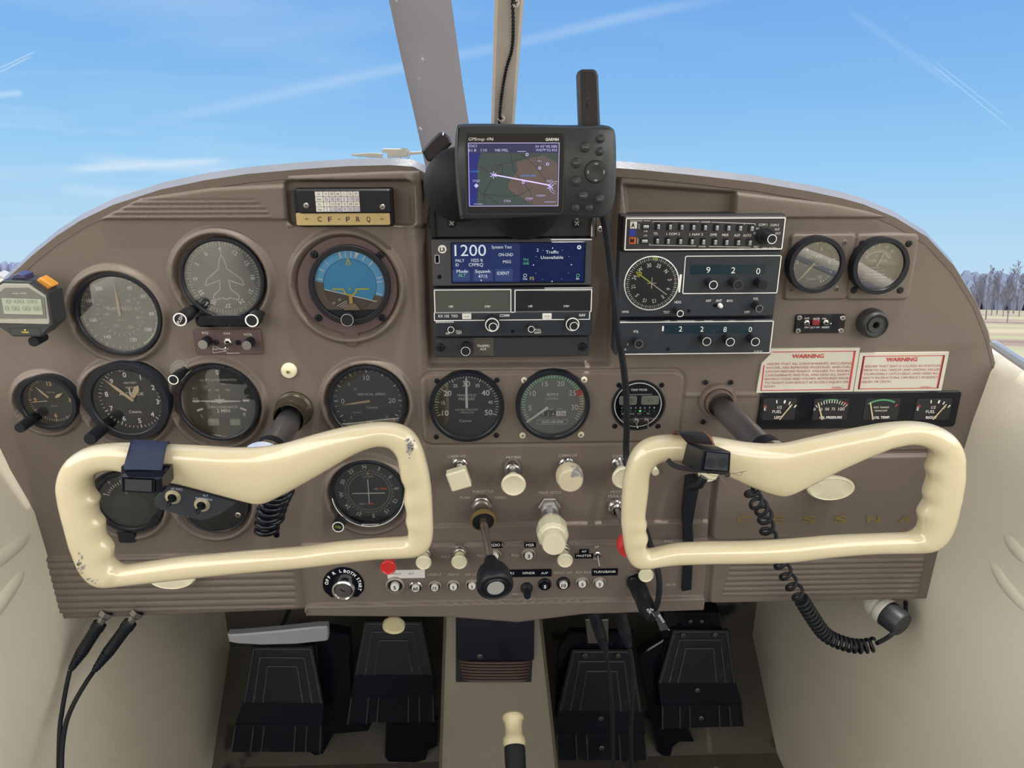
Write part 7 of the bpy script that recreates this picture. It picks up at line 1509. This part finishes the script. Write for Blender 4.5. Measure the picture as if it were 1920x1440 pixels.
# arms behind the pedals and brackets on top
def armp(ro, pts, d, th, m=blackg, name='pedal_arm'):
    b = MB(ro.location); W = [P(*p, d) for p in pts]; F_ = [lax(ro, w) for w in W]; b.prism([(x, z) for x, z, h in F_], F_[0][2]-th, F_[0][2], m, .002); b.build(name, ro, angle=25)
armp(r1, ((590, 1180), (655, 1190), (660, 1300), (700, 1350), (690, 1372), (625, 1378), (605, 1415), (590, 1418), (560, 1400), (600, 1330)), -.285, .02)
armp(r2, ((735, 1350), (820, 1352), (820, 1400), (802, 1410), (798, 1426), (780, 1431), (728, 1430), (721, 1420), (724, 1355)), -.30, .012)
armp(r4, ((1196, 1230), (1245, 1200), (1240, 1340), (1290, 1365), (1302, 1392), (1275, 1392), (1262, 1402), (1258, 1420), (1246, 1422), (1232, 1410)), -.30, .02)
armp(r3, ((1046, 1220), (1068, 1185), (1190, 1188), (1188, 1215), (1072, 1216), (1040, 1350)), -.275, .012)
armp(r4, ((1244, 1146), (1350, 1148), (1354, 1180), (1264, 1182), (1240, 1180)), -.315, .03)
for ro, q, lst in ((r3, q3, ((1097, 1229), (1159, 1229), (1127, 1347), (1128, 1402))), (r4, q4, ((1281, 1191), (1341, 1190), (1308, 1294), (1315, 1346)))):
    for i, (px, py) in enumerate(lst):
        tl, tr, br_, bl = q; y = np.interp(py, [1181 if q is q4 else 1218, 1280 if q is q4 else 1333, 1366 if q is q4 else 1425], [q[0].y, q[2].y, q[2].y-.012]); d = -float(y)+.006; x, z, h = lax(ro, P(px, py, d)); screw(ro, x, z, h, .0042, mat('dull_bolt', (.22, .21, .19), .45, .6))
x, z, h = lax(r4, P(1295, 1165, -.283)); screw(r4, x, z, h, .003, steel); x, z, h = lax(r4, P(1316, 1165, -.283)); screw(r4, x, z, h, .003, steel)
b = MB(r3.location); W = [P(*p, -.262) for p in ((1097, 1162), (1141, 1162), (1141, 1207), (1102, 1207))]; pts = [lax(r3, w) for w in W]; b.prism([(x, z) for x, z, h in pts], pts[0][2]-.004, pts[0][2], steel, .001); b.build('chrome_bracket', r3, angle=25)
# silver handle and hanging knob
loc = P(520, 1194, -.10); ro = thing('parking_brake_handle', 'polished silver blade handle below the left of the panel', 'handle', loc); hp_ = mat('satin_aluminium', (.50, .51, .56), .30, .35)
b = MB(loc); pts = [b.lc(*zO(*p)) for p in ((182, 284), (300, 278), (560, 255), (870, 223), (930, 222), (938, 240), (940, 320), (925, 332), (700, 355), (450, 362), (260, 352), (195, 338))]; b.prism(pts, -.012, 0, hp_, .002); b.build('blade', ro, angle=25)
b = MB(loc); b.tube([P(520, 1190, -.11), P(540, 1150, -.16), P(548, 1120, -.2)], .004, steel, 10); b.build('stem', ro)
loc = P(738, 1177, -.01); ro = thing('hanging_pull_knob', 'round cream knob hanging below the panel edge over the second pedal', 'control knob', loc); r = 21.5*pxm(738, 1177, -.01); b = MB(loc)
b.lathe([(.005, -.05), (.0048, -.016), (r*.7, -.010), (r*.97, -.006), (r, -.003), (r*.94, 0), (r*.82, -.0002), (r*.78, -.0014), (0, -.0010)], mat('aged_ivory', (.62, .55, .34), .35), 40, ax=((0, 0, 0), Vector((0, -.3, 1)).normalized())); b.build('knob', ro)
b = MB(loc); b.tube([P(738, 1165, -.03), P(738, 1140, -.05), P(738, 1120, -.06)], .006, MT['aged_ivory'], 12); b.build('stem', ro)
# ================================================================== tunnel console
tl = [(853, 1150), (1006, 1150)]; loc = P(930, 1440, -.10); loc.z = 0.0; ro = thing('tunnel_console', 'beige centre tunnel cover between the pedals with a dark boot and bellows', 'console', loc)
dtop, dbot = -.16, -.06
A = [P(833, 1120, dtop), P(1012, 1120, dtop), P(1050, 1470, dbot), P(822, 1470, dbot)]
def wp2(px, py, off=0.0):      # point on the sloping front of the tunnel
    t = (py-1120)/350; 
    d = dtop+(dbot-dtop)*t; return P(px, py, d+off)
b = MB(loc); nrow = 12; rows = []
for k in range(nrow+1):
    py = 1100+390*k/nrow; t = (py-1120)/350; xl = 833+(822-833)*t; xr = 1012+(1050-1012)*t
    row = [P(xl+8, py, dtop+(dbot-dtop)*t-.25), P(xl, py, dtop+(dbot-dtop)*t-.012), P(xl+6, py, dtop+(dbot-dtop)*t-.002), P(xl+16, py, dtop+(dbot-dtop)*t), P(xr-16, py, dtop+(dbot-dtop)*t), P(xr-6, py, dtop+(dbot-dtop)*t-.002), P(xr, py, dtop+(dbot-dtop)*t-.012), P(xr-8, py, dtop+(dbot-dtop)*t-.25)]
    row[0] = Vector((row[1].x, row[1].y+.3, row[1].z)); row[-1] = Vector((row[-2].x, row[-2].y+.3, row[-2].z)); rows.append([b.w(p) for p in row])
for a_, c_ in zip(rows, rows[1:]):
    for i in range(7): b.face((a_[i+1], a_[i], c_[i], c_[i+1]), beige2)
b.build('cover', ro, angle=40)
b = MB(loc); quad = [wp2(855, 1140), wp2(1003, 1140), wp2(996, 1278), wp2(855, 1278)]; patch(b, quad, 0, 1, 0, 1, -.006, .002, blackm); b.build('opening', ro, angle=20)
b = MB(loc); quad = [wp2(857, 1140, .004), wp2(1002, 1140, .004), wp2(1001, 1236, .006), wp2(858, 1236, .006)]; patch(b, quad, 0, 1, 0, 1, -.004, .003, blackg); b.build('boot_flap', ro, angle=20)
bell = mat('maroon_bellows', (.085, .050, .045), .55)
b = MB(loc)
for i in range(7):
    y = 1240+i*5.6; w_ = (i*1.2); b.tube(spline([wp2(862+w_, y, .003), wp2(885, y+2.5, .010), wp2(930, y+3.2, .012), wp2(975, y+2.5, .010), wp2(994-w_, y, .003)], 6), .0017, bell, 8)
b.build('bellows', ro)
x, z, h = lax(ro, wp2(900, 1230, .010)); screw(ro, x, z, h, .0035, MT['dull_bolt'])
p_ = wp2(963, 1385, .02); ro = thing('trim_handle', 'cream spool-shaped knob on a black-sleeved lever in front of the tunnel', 'lever', p_); a_ = P(962, 1346, .04); e_ = P(968, 1460, .10); dv = Vector(lax(ro, e_))-Vector(lax(ro, a_)); LN = dv.length; dv.normalize(); o0 = Vector(lax(ro, a_)); ai = MT['aged_ivory']
b = MB(p_); k = pxm(963, 1350, .04); b.lathe([(0, -.006), (15*k, -.005), (20*k, -.002), (20.5*k, .001), (17*k, .004), (15.5*k, .012), (16.5*k, .020), (20*k, .023), (21*k, .028), (19.5*k, .033), (0, .034)], ai, 36, ax=(o0, dv)); b.build('knob', ro); b = MB(p_); b.lathe([(19*k, .031), (19*k, .045), (17*k, LN+.02), (0, LN+.02)], blackm, 28, ax=(o0, dv)); b.build('sleeve', ro)
